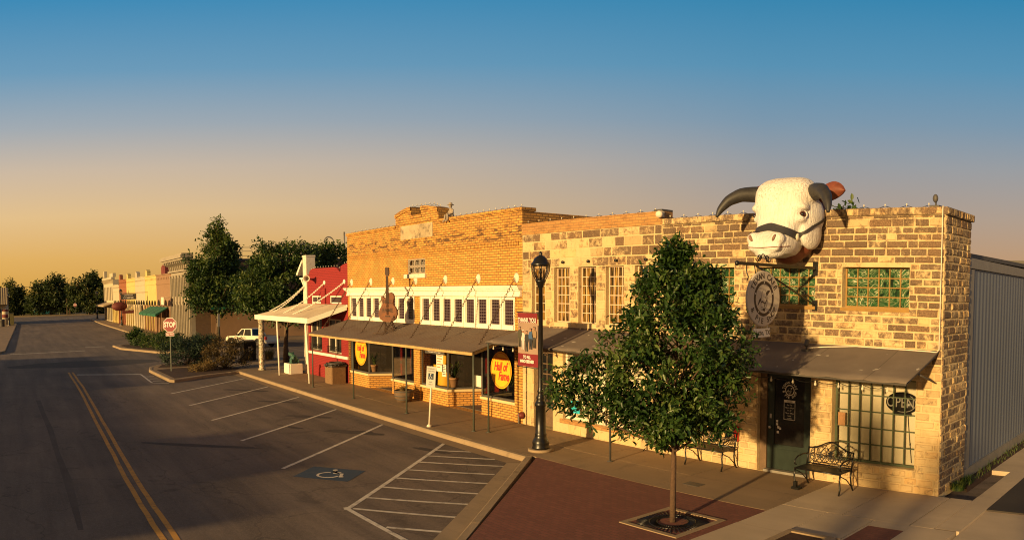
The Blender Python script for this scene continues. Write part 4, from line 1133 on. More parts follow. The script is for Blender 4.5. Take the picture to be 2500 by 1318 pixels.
for x in (-29.49, -27.68, -25.80, -24.08, -22.06, -20.10, -18.11):
    m = MB(); m.lathe([(.02, .12), (.05, .10), (.095, .06), (.12, .02), (.13, 0)][::-1], mat=Matrix.Translation((x, 0, 4.36)) @ Matrix.Rotation(PI/2, 4, 'X') @ Matrix.Diagonal((1, 1.25, .6, 1))); rs = m.build('rosette', M_white2, yb)
    m = MB(); chain(m, (x, -.08, 4.34), (x - .0, -1.42, 2.38), .05, .009); m.build('chain', M_rustd, rs)
m = MB(); m.text('Restaurant & Bar', .125, UP(-22.75, -.055, 1.86), .002)
o = thing('hanging_shop_sign', 'small dark hanging sign with pale lettering under the brick shop canopy', 'sign', (-22.75, -.04, 1.86)); m.build('lettering', M_signw, o)
m = MB(); m.box(-23.40, -22.1, -.05, -.02, 1.77, 1.96); m.tube([(-23.2, -.035, 1.96), (-23.2, -.035, 2.2)], .006, 4); m.tube([(-22.3, -.035, 1.96), (-22.3, -.035, 2.2)], .006, 4); m.build('board', M_dgrey, o)

# ------------------------------------------------------------------ the red painted corner shop with its white porch
rb = thing('corner_shop_building', 'small red painted brick corner shop with white trim and porch roof', 'building', (-32, 0, 0))
RX0, RX1 = -34.5, -29.91
W1, W2 = (-34.25, -32.82, 1.2, 2.75), (-32.15, -30.65, 1.2, 2.75); T1, T2 = (-34.0, -32.76, 3.44, 3.80), (-31.84, -30.58, 3.44, 3.80)
mb = wall(MB(), RX0, RX1, -.1, 4.82, 0, .35, [W1, W2, T1, T2])
mb.prism([(-34.3, 4.822), (-34.25, 4.95), (-34.05, 5.06), (-33.8, 5.1), (-31.3, 5.08), (-31.05, 5.04), (-30.85, 4.93), (-30.76, 4.87), (-30.62, 4.87), (-30.62, 5.10), (-30.3, 5.17), (RX1, 5.22), (RX1, 4.822)], 0, .33, 'Y')
mb.box(-32.72, -32.25, -.07, -.002, 3.3, 4.15)
mb.box(RX0, RX0 + .3, .351, 14, -.1, 4.6)
mb.build('wall', M_rbrick, rb)
m = MB(); m.box(RX0, RX1, .35, 14, 4.2, 4.3); m.build('roof', M_dgrey, rb)
m = MB(); m.box(-34.98, -34.52, -.04, .42, 0, 5.78); m.box(-35.02, -34.5, -.06, .44, 5.70, 5.77); m.build('corner_pilaster', M_white2, rb)
m = MB(); T = Matrix.Translation((-35.0, .1, 0))
m.prism([(-35.75, 4.88), (-35.62, 4.80), (-34.99, 5.42), (-34.99, 5.56)], -.1, .5, 'Y'); m.box(-35.55, -34.985, 0.0, .08, 4.62, 4.70); m.prism([(-35.4, 4.62), (-34.99, 4.2), (-34.99, 4.32), (-35.28, 4.62)], 0, .08, 'Y'); m.build('gable_hood', M_white, rb)
m = MB(); m.box(RX0 - .02, RX1, -.06, -.002, 1.03, 1.15); m.build('sill_band', M_white, rb)
m = MB(); m.box(RX0 - .02, RX1, -.05, -.003, 3.30, 3.41); m.build('ledger', M_white, rb)
for (x0, x1, z0, z1) in (T1, T2):
    f = frame_grid(MB(), x0, x1, z0, z1, .03, 2 if x0 < -33 else 1, 1, .04, .06, .05).build('transom_window', M_white, rb)
    m = MB(); m.box(x0 + .02, x1 - .02, .055, .065, z0 + .02, z1 - .02); m.build('pane', M_purple, f)
for (x0, x1, z0, z1) in (W1, W2):
    f = frame_grid(MB(), x0, x1, z0, z1, .06, 2, 1, .08, .07, .06).build('window', M_white2, rb)
    m = MB(); m.box(x0 + .02, x1 - .02, .10, .11, z0 + .02, z1 - .02); m.build('pane', M_dglass, f)
    m = MB(); m.box(x0 + .02, x1 - .02, -.05, -.03, 1.24, 1.26); m.box(x0 + .02, x1 - .02, -.05, -.03, 1.50, 1.52)
    for q in range(15): xx = x0 + .05 + q*(x1 - x0 - .1)/14; m.tube([(xx, -.04, 1.2), (xx, -.04, 1.5)], .008, 4)
    for q in range(7): xx = x0 + .1 + q*(x1 - x0 - .2)/6; m.tube([(xx + .07*math.cos(t), -.045, 1.38 + .07*math.sin(t)) for t in [2*PI*k/10 for k in range(11)]], .008, 4, caps=False)
    m.build('window_guard', M_black, f)
# porch roof
px = [(-37.75, -1.62), (-30.50, -1.62), (-29.95, -.06), (-34.99, -.06), (-34.99, .4), (-37.6, .4)]
zt = lambda y: 3.40 + .36*(y + .06) if y <= -.06 else 3.40
m = MB(); nx = 58
for i in range(nx):
    a, b = -37.7 + i*7.2/nx, -37.7 + (i + 1)*7.2/nx; e = .018
    s0, s1 = (.0, .55) if a > -34.99 else (0, 0)
    xa0, xb0 = a, b; k0, k1 = (a + 37.7)/7.2, (b + 37.7)/7.2
    ya = -.06
    A = lambda k, y: -37.7 + 2.4*(y + 1.62)/1.56 + k*(7.2 - 1.9*(y + 1.62)/1.56)
    for (p, q, r0, r1) in ((k0, k0 + .55/nx, 0, e), (k0 + .55/nx, k1, e, 0)):
        v = [(A(p, -1.62), -1.62, zt(-1.62) + r0), (A(q, -1.62), -1.62, zt(-1.62) + r1), (A(q, ya), ya, zt(ya) + r1), (A(p, ya), ya, zt(ya) + r0)]
        m.add(v + [(x, y, z - .03) for x, y, z in v], [(0, 1, 2, 3), (7, 6, 5, 4)])
m.build('porch_roof', M_pmetal, rb)
m = MB(); m.box(-37.74, -30.48, -1.68, -1.625, 2.63, 2.86)
m.add([(-30.47, -1.66, 2.63), (-30.42, -1.66, 2.63), (-29.93, -.05, 3.18), (-29.98, -.05, 3.18), (-30.47, -1.66, 2.84), (-30.42, -1.66, 2.84), (-29.93, -.05, 3.40), (-29.98, -.05, 3.40)], [(0, 3, 2, 1), (4, 5, 6, 7), (0, 1, 5, 4), (1, 2, 6, 5), (2, 3, 7, 6), (3, 0, 4, 7)])
m.box(-37.69, -30.5, -1.6, -1.5, 2.62, 2.76); m.add([(-37.74, -1.62, 2.66), (-37.70, -1.62, 2.66), (-35.26, -.05, 3.22), (-35.30, -.05, 3.22), (-37.74, -1.62, 2.85), (-37.70, -1.62, 2.85), (-35.26, -.05, 3.41), (-35.30, -.05, 3.41)], [(0, 3, 2, 1), (4, 5, 6, 7), (0, 1, 5, 4), (1, 2, 6, 5), (2, 3, 7, 6), (3, 0, 4, 7)])
m.build('fascia', M_white, rb)
for x, l in ((-34.53, -.15), (-30.72, -.25)):
    m = MB(); m.tube([(x, -1.52, 0), (x + l, -1.55, 2.66)], .045, 8); m.build('porch_post', M_white, rb)
mo = thing('mosaic_column', 'white and brown broken tile mosaic column under the porch roof corner', 'column', (-37.35, -1.45, 0))
k = NT('broken_tile'); vo = k.n('TexVoronoi'); vo.inputs['Scale'].default_value = 16; k.l(k.obj(), vo.inputs['Vector'])
sx_ = k.n('SeparateXYZ'); k.l(vo.outputs['Color'], sx_.inputs[0])
k.col(k.ramp(sx_.outputs[0], [(0.0, (.05, .035, .025)), (.3, (.30, .2, .11)), (.55, (.62, .52, .36)), (.8, (.16, .2, .16)), (.95, (.5, .42, .3))])); k.rough(.4)
m = MB(); m.lathe([(.2, 0), (.2, .06), (.165, .1), (.17, .6), (.155, 1.2), (.165, 1.8), (.15, 2.4), (.19, 2.55), (.19, 2.63)], (-37.35, -1.45, 0), 12); m.build('shaft', MATS['broken_tile'], mo)
for (a, b) in (((-34.75, -.06, 4.30), (-37.0, -1.1, 3.04)), ((-34.75, -.06, 4.28), (-36.2, -1.2, 3.0)), ((-32.38, -.06, 4.36), (-34.6, -1.25, 2.98)), ((-30.2, -.06, 4.37), (-33.2, -1.3, 2.96))):
    m = MB(); m.lathe([(.11, 0), (.10, .04), (.03, .08)], mat=Matrix.Translation((a[0], .0, a[2] + .04)) @ Matrix.Rotation(PI/2, 4, 'X')); r_ = m.build('rosette', M_white, rb); m = MB(); chain(m, a, b, .12, .012); m.build('chain', M_white, r_)
m = MB(); T = Matrix.Translation((-33.9, -.22, 4.62)) @ Matrix.Rotation(-.5, 4, 'Z') @ Matrix.Rotation(PI/2, 4, 'Y'); m.lathe([(.03, -.6), (.035, -.1), (.06, .2), (.10, .45), (.17, .6), (.14, .6), (.05, .2)], mat=T, n=12); m.build('horn_speaker', M_white2, rb)
m = MB(); m.prism([(-33.6, 5.3), (-31.4, 5.3), (-31.4, 5.55), (-33.4, 5.95), (-33.6, 5.95)], 3, 5, 'Y'); m.box(-31.2, -30.6, 3, 4, 4.3, 5.9); m.build('roof_hood', M_grey, rb)
m = MB(); m.box(-33.95, -32.85, -.0, .001, 0, .01); m.tube([(-33.1, -.06, .02), (-33.1, -.06, .5), (-33.1, -.02, .55)], .035, 6); m.box(-33.2, -33.0, -.09, -.02, .42, .55); m.build('drain_pipe', M_rbrick, rb)

# ------------------------------------------------------------------ the grey ribbed metal building behind the cafe
gb = thing('metal_building', 'long grey ribbed metal building behind the stone cafe on the side street', 'building', (-9, 14, 0))
GXx = -5.27
m = MB(); m.box(-9.5, GXx, 1.62, 34, .18, 4.70); m.build('wall', M_gmetal, gb)
m = MB(); m.add([(-9.6, 1.60, 4.84), (GXx + .06, 1.60, 4.84), (GXx + .06, 34, 4.5), (-9.6, 34, 4.5), (-9.6, 1.60, 4.62), (GXx + .06, 1.60, 4.62), (GXx + .06, 34, 4.3), (-9.6, 34, 4.3)], [(0, 1, 2, 3), (7, 6, 5, 4), (0, 4, 5, 1), (1, 5, 6, 2), (2, 6, 7, 3), (3, 7, 4, 0)]); m.build('roof_trim', M_grey, gb)
m = MB(); m.box(GXx - .3, GXx + .035, 1.60, 2.0, .18, 4.6); m.box(GXx - .1, GXx + .06, 1.6, 34, -.1, .20); m.build('corner_trim', M_grey, gb)

# ------------------------------------------------------------------ the far block of shops
FY = 1.4
def bracket_shop():
    b = thing('bracketed_shop_building', 'tall grey shop building with a heavy bracketed cornice and dark narrow windows', 'building', (-69, FY, 0))
    x0, x1 = -73.0, -65.0
    wins = [(x0 + .35 + i*1.3, x0 + .95 + i*1.3, 3.75, 5.55) for i in range(6)]; lows = [(x0 + .3 + i*1.3, x0 + 1.0 + i*1.3, .1, 3.0) for i in range(6)]
    wall(MB(), x0, x1, -.1, 7.0, FY, FY + .4, wins + lows).build('wall', M_grey2, b)
    for a, c, d, e in wins + lows:
        m = MB(); m.box(a + .005, c - .005, FY + .15, FY + .18, d + .005, e - .005); m.build('window', M_dglass, b)
    m = MB()
    for i in range(7): xx = x0 - .02 + i*1.3; m = MB(); m.box(xx, xx + .2, FY - .12, FY - .002, 0, 5.6); m.box(xx - .03, xx + .23, FY - .17, FY - .001, 5.6, 5.75); m.box(xx - .03, xx + .23, FY - .16, FY - .001, 3.1, 3.3); m.build('pilaster', M_grey2, b)
    m = MB(); m.box(x0 - .2, x1 + .2, FY - .28, FY - .003, 6.05, 6.2); m.box(x0 - .6, x1 + .5, FY - .78, FY + .2, 7.0, 7.16); m.box(x0 - .75, x1 + .6, FY - .95, FY + .2, 7.165, 7.42); m.box(x0 - .65, x1 + .55, FY - .85, FY + .2, 7.425, 7.56)
    for i in range(11):
        xx = x0 - .1 + i*.8; m.prism([(FY - .002, 6.2), (FY - .16, 6.22), (FY - .2, 6.6), (FY - .66, 6.8), (FY - .7, 6.998), (FY - .002, 6.998)], xx, xx + .22, 'X')
    m.build('cornice', M_grey2, b)
    m = MB(); m.box(x0 - .3, x0 + 1.0, FY - 1.0, FY - .95, 3.0, 3.75); m.tube([(x0 + .3, FY - .95, 3.7), (x0 + .3, FY, 3.7)], .03, 6); m.build('blade_sign', M_white2, b)
    m = MB(); m.box(x0 + .4, x1, FY + .401, 34, -.1, 6.9); m.build('side_wall', M_dbrick, b)
    m = MB(); m.box(x1 - .02, x1 + .02, FY + .402, 34, 6.86, 7.02); m.build('roof_edge', M_dgrey, b)
    m = MB(); m.box(x1 + .002, x1 + .03, 3.2, 30, -.1, 2.4); m.build('stucco_base', M_stucco, b)
    for y0, y1 in ((5.6, 7.5), (13.2, 17)):
        m = MB()
        for z in (7.35, 7.75, 8.1): m.tube([(x1 - 1.2, y0, z), (x1 - 1.2, y1, z)], .025, 5)
        k = int((y1 - y0)/.65)
        for i in range(k + 1): y = y0 + (y1 - y0)*i/k; m.tube([(x1 - 1.2, y, 6.9), (x1 - 1.2, y, 8.1)], .025, 5)
        m.build('roof_railing', M_grey, b)
    m = MB(); m.box(x1 - 2.4, x1 - 1.3, 14.2, 15.4, 6.95, 8.0, cut=.05); m.box(x1 - 2.0, x1 - 1.29, 14.4, 15.2, 7.1, 7.8); m.box(x1 - 3.5, x1 - 2.5, 12.8, 13.7, 6.95, 8.6); m.build('air_conditioner', M_grey, b)
    m = MB(); m.tube([(x1 - 1, 15.5 + .55*0, 7), (x1 - 1, 15.5, 8.6)] + [(x1 - 1, 15.5 - .5 + .5*math.cos(t), 8.6 + .5*math.sin(t)) for t in [PI*i/10 for i in range(11)]], .06, 6); m.tube([(x1 - 1, 16.6, 6.9), (x1 - 1, 16.6, 9.6)], .09, 8); m.build('vent_pipe', M_grey, b)


M_grey2 = worn('grey_green_paint', (0.30, 0.255, 0.19), 0.7, 0.15, 1.5, dirt=(0.14, 0.11, 0.08))
M_stucco = worn('tan_stucco', (0.30, 0.17, 0.08), 0.9, 0.2, 0.7, dirt=(0.2, 0.11, 0.05))
bracket_shop()


def shop(x0, x1, top, m_wall, m_col, m_in, label, finial=True, n=4, m_door=None):
    b = thing('arcaded_shop_building', label, 'building', ((x0 + x1)/2, FY, 0), 'narrow shops along the far street')
    wd = (x1 - x0 - .3)/n; hs = [(x0 + .15 + i*wd + .33, x0 + .15 + (i + 1)*wd - .22, 0.0, 2.85) for i in range(n)]
    m = wall(MB(), x0, x1, -.1, top, FY, FY + .3, hs); m.box(x0, x1, FY + .301, 30, -.1, top - .5); m.box(x0, x1, FY - .06, FY - .002, top - .95, top - .85); m.box(x0, x1, FY - .10, FY + .3, top, top + .09)
    for i in range(9): xx = x0 + .5 + i*(x1 - x0 - 1)/8; m.box(xx - .12, xx + .12, FY - .05, FY - .003, top - .45, top - .25)
    m.build('wall', m_wall, b)
    for a, c, d, e in hs:
        m = MB(); r = (c - a)/2; pl = [(a, 2.85)] + [((a + c)/2 - r*math.cos(PI*q/10), 2.85 + r*.95*math.sin(PI*q/10)) for q in range(1, 10)] + [(c, 2.85)]
        m.prism(pl, FY - .035, FY - .004, 'Y'); m.box(a + .003, c - .003, FY + .18, FY + .2, 0.0, 2.847)
        w_ = m.build('arched_window', M_dglass, b)
        m = MB(); m.box(a + .004, c - .004, FY + .10, FY + .16, 0, .75); m.build('panel', m_in, w_); MB().box(a + .004, c - .004, FY + .10, FY + .16, 2.1, 2.2).build('transom_bar', m_in, w_)
    for i in range(n + 1):
        xx = x0 + .15 + i*wd + (.03 if i < n else -.1); m = MB(); m.lathe([(.14, 0), (.14, .25), (.10, .32), (.09, 2.4), (.13, 2.5), (.15, 2.62), (.15, 2.85)], (xx, FY - .10, 0), 10); m.build('column', m_col, b)
    if finial: m = MB(); m.box(x0 + .8, x0 + 1.9, FY - .06, FY + .35, top + .09, top + .6); m.prism([(x0 + .7, top + .6), (x0 + 2.0, top + .6), (x0 + 1.35, top + .85)], FY - .08, FY + .36, 'Y'); m.build('parapet_pier', m_wall, b)
    return b


M_tan = worn('tan_brown_paint', (0.25, 0.145, 0.082), 0.8, 0.1, 1.0, dirt=(0.14, 0.08, 0.045))
M_cry = worn('cream_yellow_paint', (0.52, 0.40, 0.135), 0.8, 0.08, 1.0, dirt=(0.27, 0.2, 0.08))
M_ivory = worn('ivory_paint', (0.44, 0.365, 0.24), 0.8, 0.06, 1.0, dirt=(0.25, 0.2, 0.13))
M_ora = worn('orange_brick_paint', (0.25, 0.085, 0.032), 0.85, 0.2, 2.0, dirt=(0.2, 0.07, 0.03))
M_mar = worn('maroon_paint', (0.14, 0.025, 0.02), 0.7, 0.2, 2.0)
sA = shop(-80.7, -73.05, 6.0, M_tan, M_tan, M_mar, 'tan brown arcaded shop with green awning next to the bracketed building', False)
m = MB(); m.box(-77.4, -75.4, FY - .1, FY + .6, 6.1, 6.85); m.box(-76.9, -75.9, FY - .12, FY + .7, 6.4, 7.0); m.build('chimney', M_mar, sA)
m = MB()
for i in range(4):
    a, c = -83.2 + i*2.45, -83.2 + (i + 1)*2.45 - .15
    m.add([(a, FY - .25, 2.75), (c, FY - .25, 2.75), (c + .2, FY - 1.6, 2.1), (a + .2, FY - 1.6, 2.1), (a + .2, FY - 1.6, 1.85), (c + .2, FY - 1.6, 1.85), (a, FY - .25, 2.70), (c, FY - .25, 2.70)], [(0, 1, 2, 3), (3, 2, 5, 4), (4, 5, 7, 6), (0, 3, 4, 6), (1, 7, 5, 2), (0, 6, 7, 1)])
m.build('awning', worn('green_canvas', (0.015, 0.10, 0.055), 0.85, 0.2, 2.0), sA)
m = MB(); m.box(-74.6, -73.2, FY - .6, FY - .2, 0, .95, cut=.03); tag(m.build('planter_box', M_stucco), 'square tan planter box below the green awning', 'planter')
shop(-87.8, -80.75, 6.05, M_cry, M_tan, M_mar, 'bright yellow arcaded shop with brown columns beside the tan shop')
shop(-95.0, -87.85, 6.1, M_ivory, M_ivory, M_ivory, 'ivory white arcaded shop between two yellow shops')
shop(-102.3, -95.05, 6.12, M_cry, M_ivory, M_ivory, 'yellow arcaded shop with ivory columns left of the ivory shop')
shop(-109.5, -102.35, 6.15, M_ora, M_ora, M_mar, 'orange red brick shop with arched openings down the far street')
shop(-116, -109.55, 5.55, M_ivory, M_cry, M_cry, 'low cream shop beside the orange red brick shop', False)
b = thing('far_shop_building', 'far two storey cream shop building with striped awning at the end of the row', 'building', (-122, FY, 0))
m = wall(MB(), -128, -116.05, -.1, 6.6, FY, FY + .3, [(-127.4 + i*1.9, -126.4 + i*1.9, 3.3, 5.4) for i in range(6)] + [(-127.4 + i*1.9, -126.0 + i*1.9, .1, 2.3) for i in range(6)]); m.box(-128, -116.05, FY + .301, 30, -.1, 6.5); m.build('wall', M_ivory, b)
m = MB(); m.box(-128, -116.1, FY + .15, FY + .18, .1, 5.5); m.build('window_glass', M_dglass, b)
m = MB(); m.box(-128.2, -116.0, FY - .25, FY + .3, 6.602, 6.9)
for i in range(9): m.prism([(FY - .003, 5.9), (FY - .1, 5.95), (FY - .24, 6.6), (FY - .003, 6.6)], -127.8 + i*1.4, -127.5 + i*1.4, 'X')
m.box(-128, -126.8, FY, FY + .5, 6.91, 8.1); m.box(-120, -116.1, FY, FY + .5, 6.91, 7.5); m.build('cornice', M_ivory, b)
m = MB(); m.box(-116.04, -70, 10, 24, 5.8, 7.25); m.build('rear_wing', M_dbrick, b)
m = MB(); m.prism([(FY - .02, 2.95), (FY - 1.5, 2.55), (FY - 1.5, 2.35), (FY - .02, 2.85)], -127.5, -116.5, 'X'); m.build('awning', M_plaque, b)

# hanging signs of the far shops
o = thing('coffee_sign', 'black and white coffee sign hanging over the far pavement', 'sign', (-86, -.9, 3.9))
m = MB(); m.box(-86.05, -86, -1.75, .05, 3.55, 4.2); m.tube([(-86.03, -1.8, 4.3), (-86.03, FY, 4.3)], .03, 6); m.build('board', M_dgrey, o)
m = MB(); R_ = Matrix.Translation((-85.99, -.85, 3.87)) @ Matrix.Rotation(PI/2, 4, 'Z') @ Matrix.Rotation(PI/2, 4, 'X')
m.text('COFFEE', .34, R_ @ Matrix.Translation((0, -.15, .003)), .002, bold=.006); m.text('COMPANY', .22, R_ @ Matrix.Translation((0, .17, .003)), .002, bold=.005); m.build('lettering', M_signw, o)
o = thing('oval_shop_sign', 'dark red oval and striped shop signs on a bracket over the far pavement', 'sign', (-89, -.8, 3))
m = MB(); m.tube([(-89, FY, 3.05), (-89, -2.6, 3.05)], .035, 6); m.build('bracket', M_black, o)
m = MB(); m.lathe([(.01, -.05), (.85, -.04), (.85, .04), (.01, .05)], mat=Matrix.Translation((-89, -1.5, 2.75)) @ Matrix.Rotation(PI/2, 4, 'Y') @ Matrix.Diagonal((.62, 1.1, 1, 1)), n=20); m.box(-89.06, -88.94, -1.2, .2, 1.9, 2.3); m.build('board', M_mar, o)
m = MB(); m.text('SALON', .3, Matrix.Translation((-88.94, -1.5, 2.75)) @ Matrix.Rotation(PI/2, 4, 'Z') @ Matrix.Rotation(PI/2, 4, 'X'), .003) if False else m.prism([(-.9, 2.2), (-.5, 2.2), (.1, 2.9), (-.3, 2.9)], -88.95, -88.93, 'X'); m.prism([(-.25, 2.2), (.0, 2.2), (.1, 2.35), (.1, 2.6)], -88.95, -88.93, 'X'); m.build('stripes', M_ivory, o)

# ------------------------------------------------------------------ buildings and things at the far left
b = thing('corner_diner_building', 'pale building with corrugated parapet and painted flag stripes at the far left corner', 'building', (-125, -20, 0))
m = MB(); m.box(-136, -124, -30, -15.9, -.1, 3.2); m.build('wall', M_ivory, b)
m = MB(); m.box(-135.8, -121.5, -30, -14.7, 3.21, 5.9); m.build('parapet', corr_mat('faded_corrugated', (.30, .235, .15), .35, 'Y', depth=.05), b)
m = MB(); m.lathe([(.55, -.1), (.55, 3.2)], (-123.0, -15.2, 0), 14); m.build('column', M_ivory, b)
m = MB(); m.box(-123.98, -123.9, -17.6, -16.1, .6, 1.3); m.box(-123.98, -123.9, -17.6, -16.1, 1.8, 2.3); m.lathe([(.57, 1.1), (.57, 1.6)], (-123.0, -15.2, 0), 14); m.lathe([(.57, 2.1), (.57, 2.4)], (-123.0, -15.2, 0), 14); m.build('painted_stripes', M_mar, b)
m = MB(); m.box(-123.97, -123.88, -17.6, -16.4, 2.31, 3.0); m.build('painted_canton', worn('navy_paint', (.03, .05, .12), .8), b)
o = thing('utility_cabinet', 'olive green utility cabinet beside the left pavement edge', 'cabinet', (-118.8, -14.3, 0)); m = MB(); m.box(-119.4, -118.2, -14.75, -13.85, 0, 1.75, cut=.04); m.box(-119.45, -118.15, -14.8, -13.8, 1.752, 1.82); m.build('body', worn('olive_paint', (.13, .11, .035), .7), o)
o = thing('litter_bin', 'dark round litter bin on the left pavement', 'bin', (-113, -15.6, 0)); m = MB(); m.lathe([(.3, 0), (.36, .1), (.4, .9), (.42, .92), (.42, 1.0), (.3, 1.12)], (-113, -15.6, 0), 14); m.build('body', M_dgrey, o)
o = thing('small_post_sign', 'small dark sign on a pale post on the left pavement', 'sign', (-116.5, -16.1, 0)); m = MB(); m.tube([(-116.5, -16.1, 0), (-116.5, -16.1, 2.1)], .05, 6); m.build('post', M_white2, o); m = MB(); m.box(-116.43, -116.38, -16.45, -15.75, 2.0, 2.6); m.build('panel', M_black, o)
for i, (x, y, s, mt, lb) in enumerate([(-205, -6, 1.0, M_ora, 'small brick shed under the far trees'), (-214, -10, .8, M_stucco, 'low tan house under the far trees')]):
    b = thing('shed' if i == 0 else 'house', lb, 'house', (x, y, 0)); m = MB(); m.box(x - 3, x + 3, y - 3*s, y + 2*s, -.3, 2.4); m.build('wall', mt, b); m = MB(); m.prism([(y - 3.5*s, 2.41), (y + 2.5*s, 2.41), (y - .5*s, 4.0)], x - 3.4, x + 3.4, 'X'); m.build('roof', M_dgrey, b)
o = thing('dumpster', 'turquoise dumpster standing by the far field', 'dumpster', (-196, 3.5, 0)); m = MB(); m.box(-197, -195, -8.5, -4.5, -.1, 1.1, cut=.06); m.build('body', worn('turquoise_paint', (.03, .2, .2), .6), o)
m = MB(); m.box(-197.1, -194.9, -8.6, -4.4, 1.103, 1.2); m.build('lid', M_dgrey, o)
o = thing('utility_pole_pair', 'pair of weathered wooden posts at the end of the street', 'posts', (-180, -.9, -.1)); MB().box(-180.15, -179.85, -1.35, -1.0, -.1, 3.7).build('post', M_wood, o); MB().box(-180.15, -179.85, -.75, -.45, -.1, 3.65).build('post', M_wood, o)
o = thing('overhead_cable', 'thin dark cable strung across the sky at far left', 'cable', (-175, -20, 8)); m = MB(); m.tube([(-185, -60 + 90*t/24, 7.9 - 2.2*4*(t/24)*(1 - t/24)*.5 + .0) for t in range(25)], .035, 5); m.build('wire', M_black, o)

# ------------------------------------------------------------------ bull head on the parapet
BX = -8.47
bull = thing('bull_head', 'giant white faced bull head sculpture with dark horns above the cafe wall', 'sculpture', (BX, 0, 4.6))
mb = MB()
E_ = lambda x, y, z, a, b_, c, rz=None: mb.ell((BX + x, y, z), (a, b_, c), rz=rz)
RX = lambda d: Matrix.Rotation(math.radians(d), 4, 'X')
prof_h = [(4.70, .16, -1.20, -.75), (4.77, .33, -1.38, -.50), (4.88, .41, -1.47, -.40), (5.02, .43, -1.49, -.30), (5.14, .43, -1.40, -.22), (5.26, .45, -1.27, -.15), (5.40, .49, -1.19, -.10),
          (5.56, .55, -1.13, -.05), (5.74, .61, -1.11, 0), (5.92, .635, -1.09, .02), (6.08, .635, -1.05, .02), (6.22, .60, -.96, 0), (6.32, .52, -.82, -.06), (6.385, .38, -.66, -.14)]
V = []; NS = 36
for z, wd_, yf, yb_ in prof_h:
    yc, hy = (yf + yb_)/2, (yb_ - yf)/2
    for q in range(NS):
        t = 2*PI*q/NS; sg = lambda v: math.copysign(abs(v)**.62, v)
        V.append((BX + wd_*sg(math.cos(t))*(1 - .10*(math.sin(t) > 0)), yc + hy*sg(math.sin(t)), z))
Fs = [(i*NS + q, i*NS + (q + 1) % NS, (i + 1)*NS + (q + 1) % NS, (i + 1)*NS + q) for i in range(len(prof_h) - 1) for q in range(NS)] + [tuple(range(NS))[::-1], tuple((len(prof_h) - 1)*NS + q for q in range(NS))]
mb.add(V, Fs)
for s in (-1, 1):
    E_(s*.49, -.84, 5.73, .16, .20, .10); E_(s*.49, -.84, 5.50, .11, .17, .10); E_(s*.50, -.46, 5.24, .15, .40, .36); E_(s*.56, -.40, 5.60, .12, .36, .36); E_(s*.52, -.62, 5.98, .16, .24, .20)
    E_(s*.27, -1.38, 5.06, .15, .15, .14); E_(s*.16, -1.44, 4.90, .22, .10, .12)
E_(0, -1.25, 4.76, .30, .26, .10)
hd = remeshed('head', mb, M_white, .028, bull, 7)
k = NT('painted_hide'); o_ = k.obj(); nz = k.noise(o_, 2.2, 6, .65); wr = k.noise(k.obj((9, 9, 1.6)), 2.2, 5, .6, .8); sp = k.noise(o_, 26, 3, .6)
s_ = k.n('SeparateXYZ'); k.l(o_, s_.inputs[0])
mrz = k.n('MapRange'); k.l(s_.outputs['Z'], mrz.inputs[0]); mrz.inputs[1].default_value = 5.5; mrz.inputs[2].default_value = 6.25
c_ = k.ramp(nz, [(.3, (.60, .55, .50)), (.65, (.72, .69, .66))]); fl = k.ramp(sp, [(.56, 0.0), (.62, 1.0)])
c_ = k.mix(k.math('MULTIPLY', k.math('MULTIPLY', fl, mrz.outputs[0]), k.ramp(nz, [(.4, .25), (.62, 1.0)])), c_, (.36, .19, .07))
k.col(c_); k.rough(.6); k.bump(k.math('ADD', wr, k.math('MULTIPLY', sp, .25)), .75, .045)
hd.data.materials.clear(); hd.data.materials.append(MATS['painted_hide'])
mb = MB(); E_(0, -.08, 5.66, .60, .40, .66); E_(0, -.26, 5.08, .46, .40, .40); E_(0, -.48, 4.82, .30, .44, .24); E_(0, -.3, 6.16, .46, .32, .22)
mb.ell((BX, .1, 5.9), (.6, .4, .45))
remeshed('neck', mb, M_hide, .045, bull, 6)
bvh = BVHTree.FromPolygons([v.co for v in hd.data.vertices], [list(p.vertices) for p in hd.data.polygons])
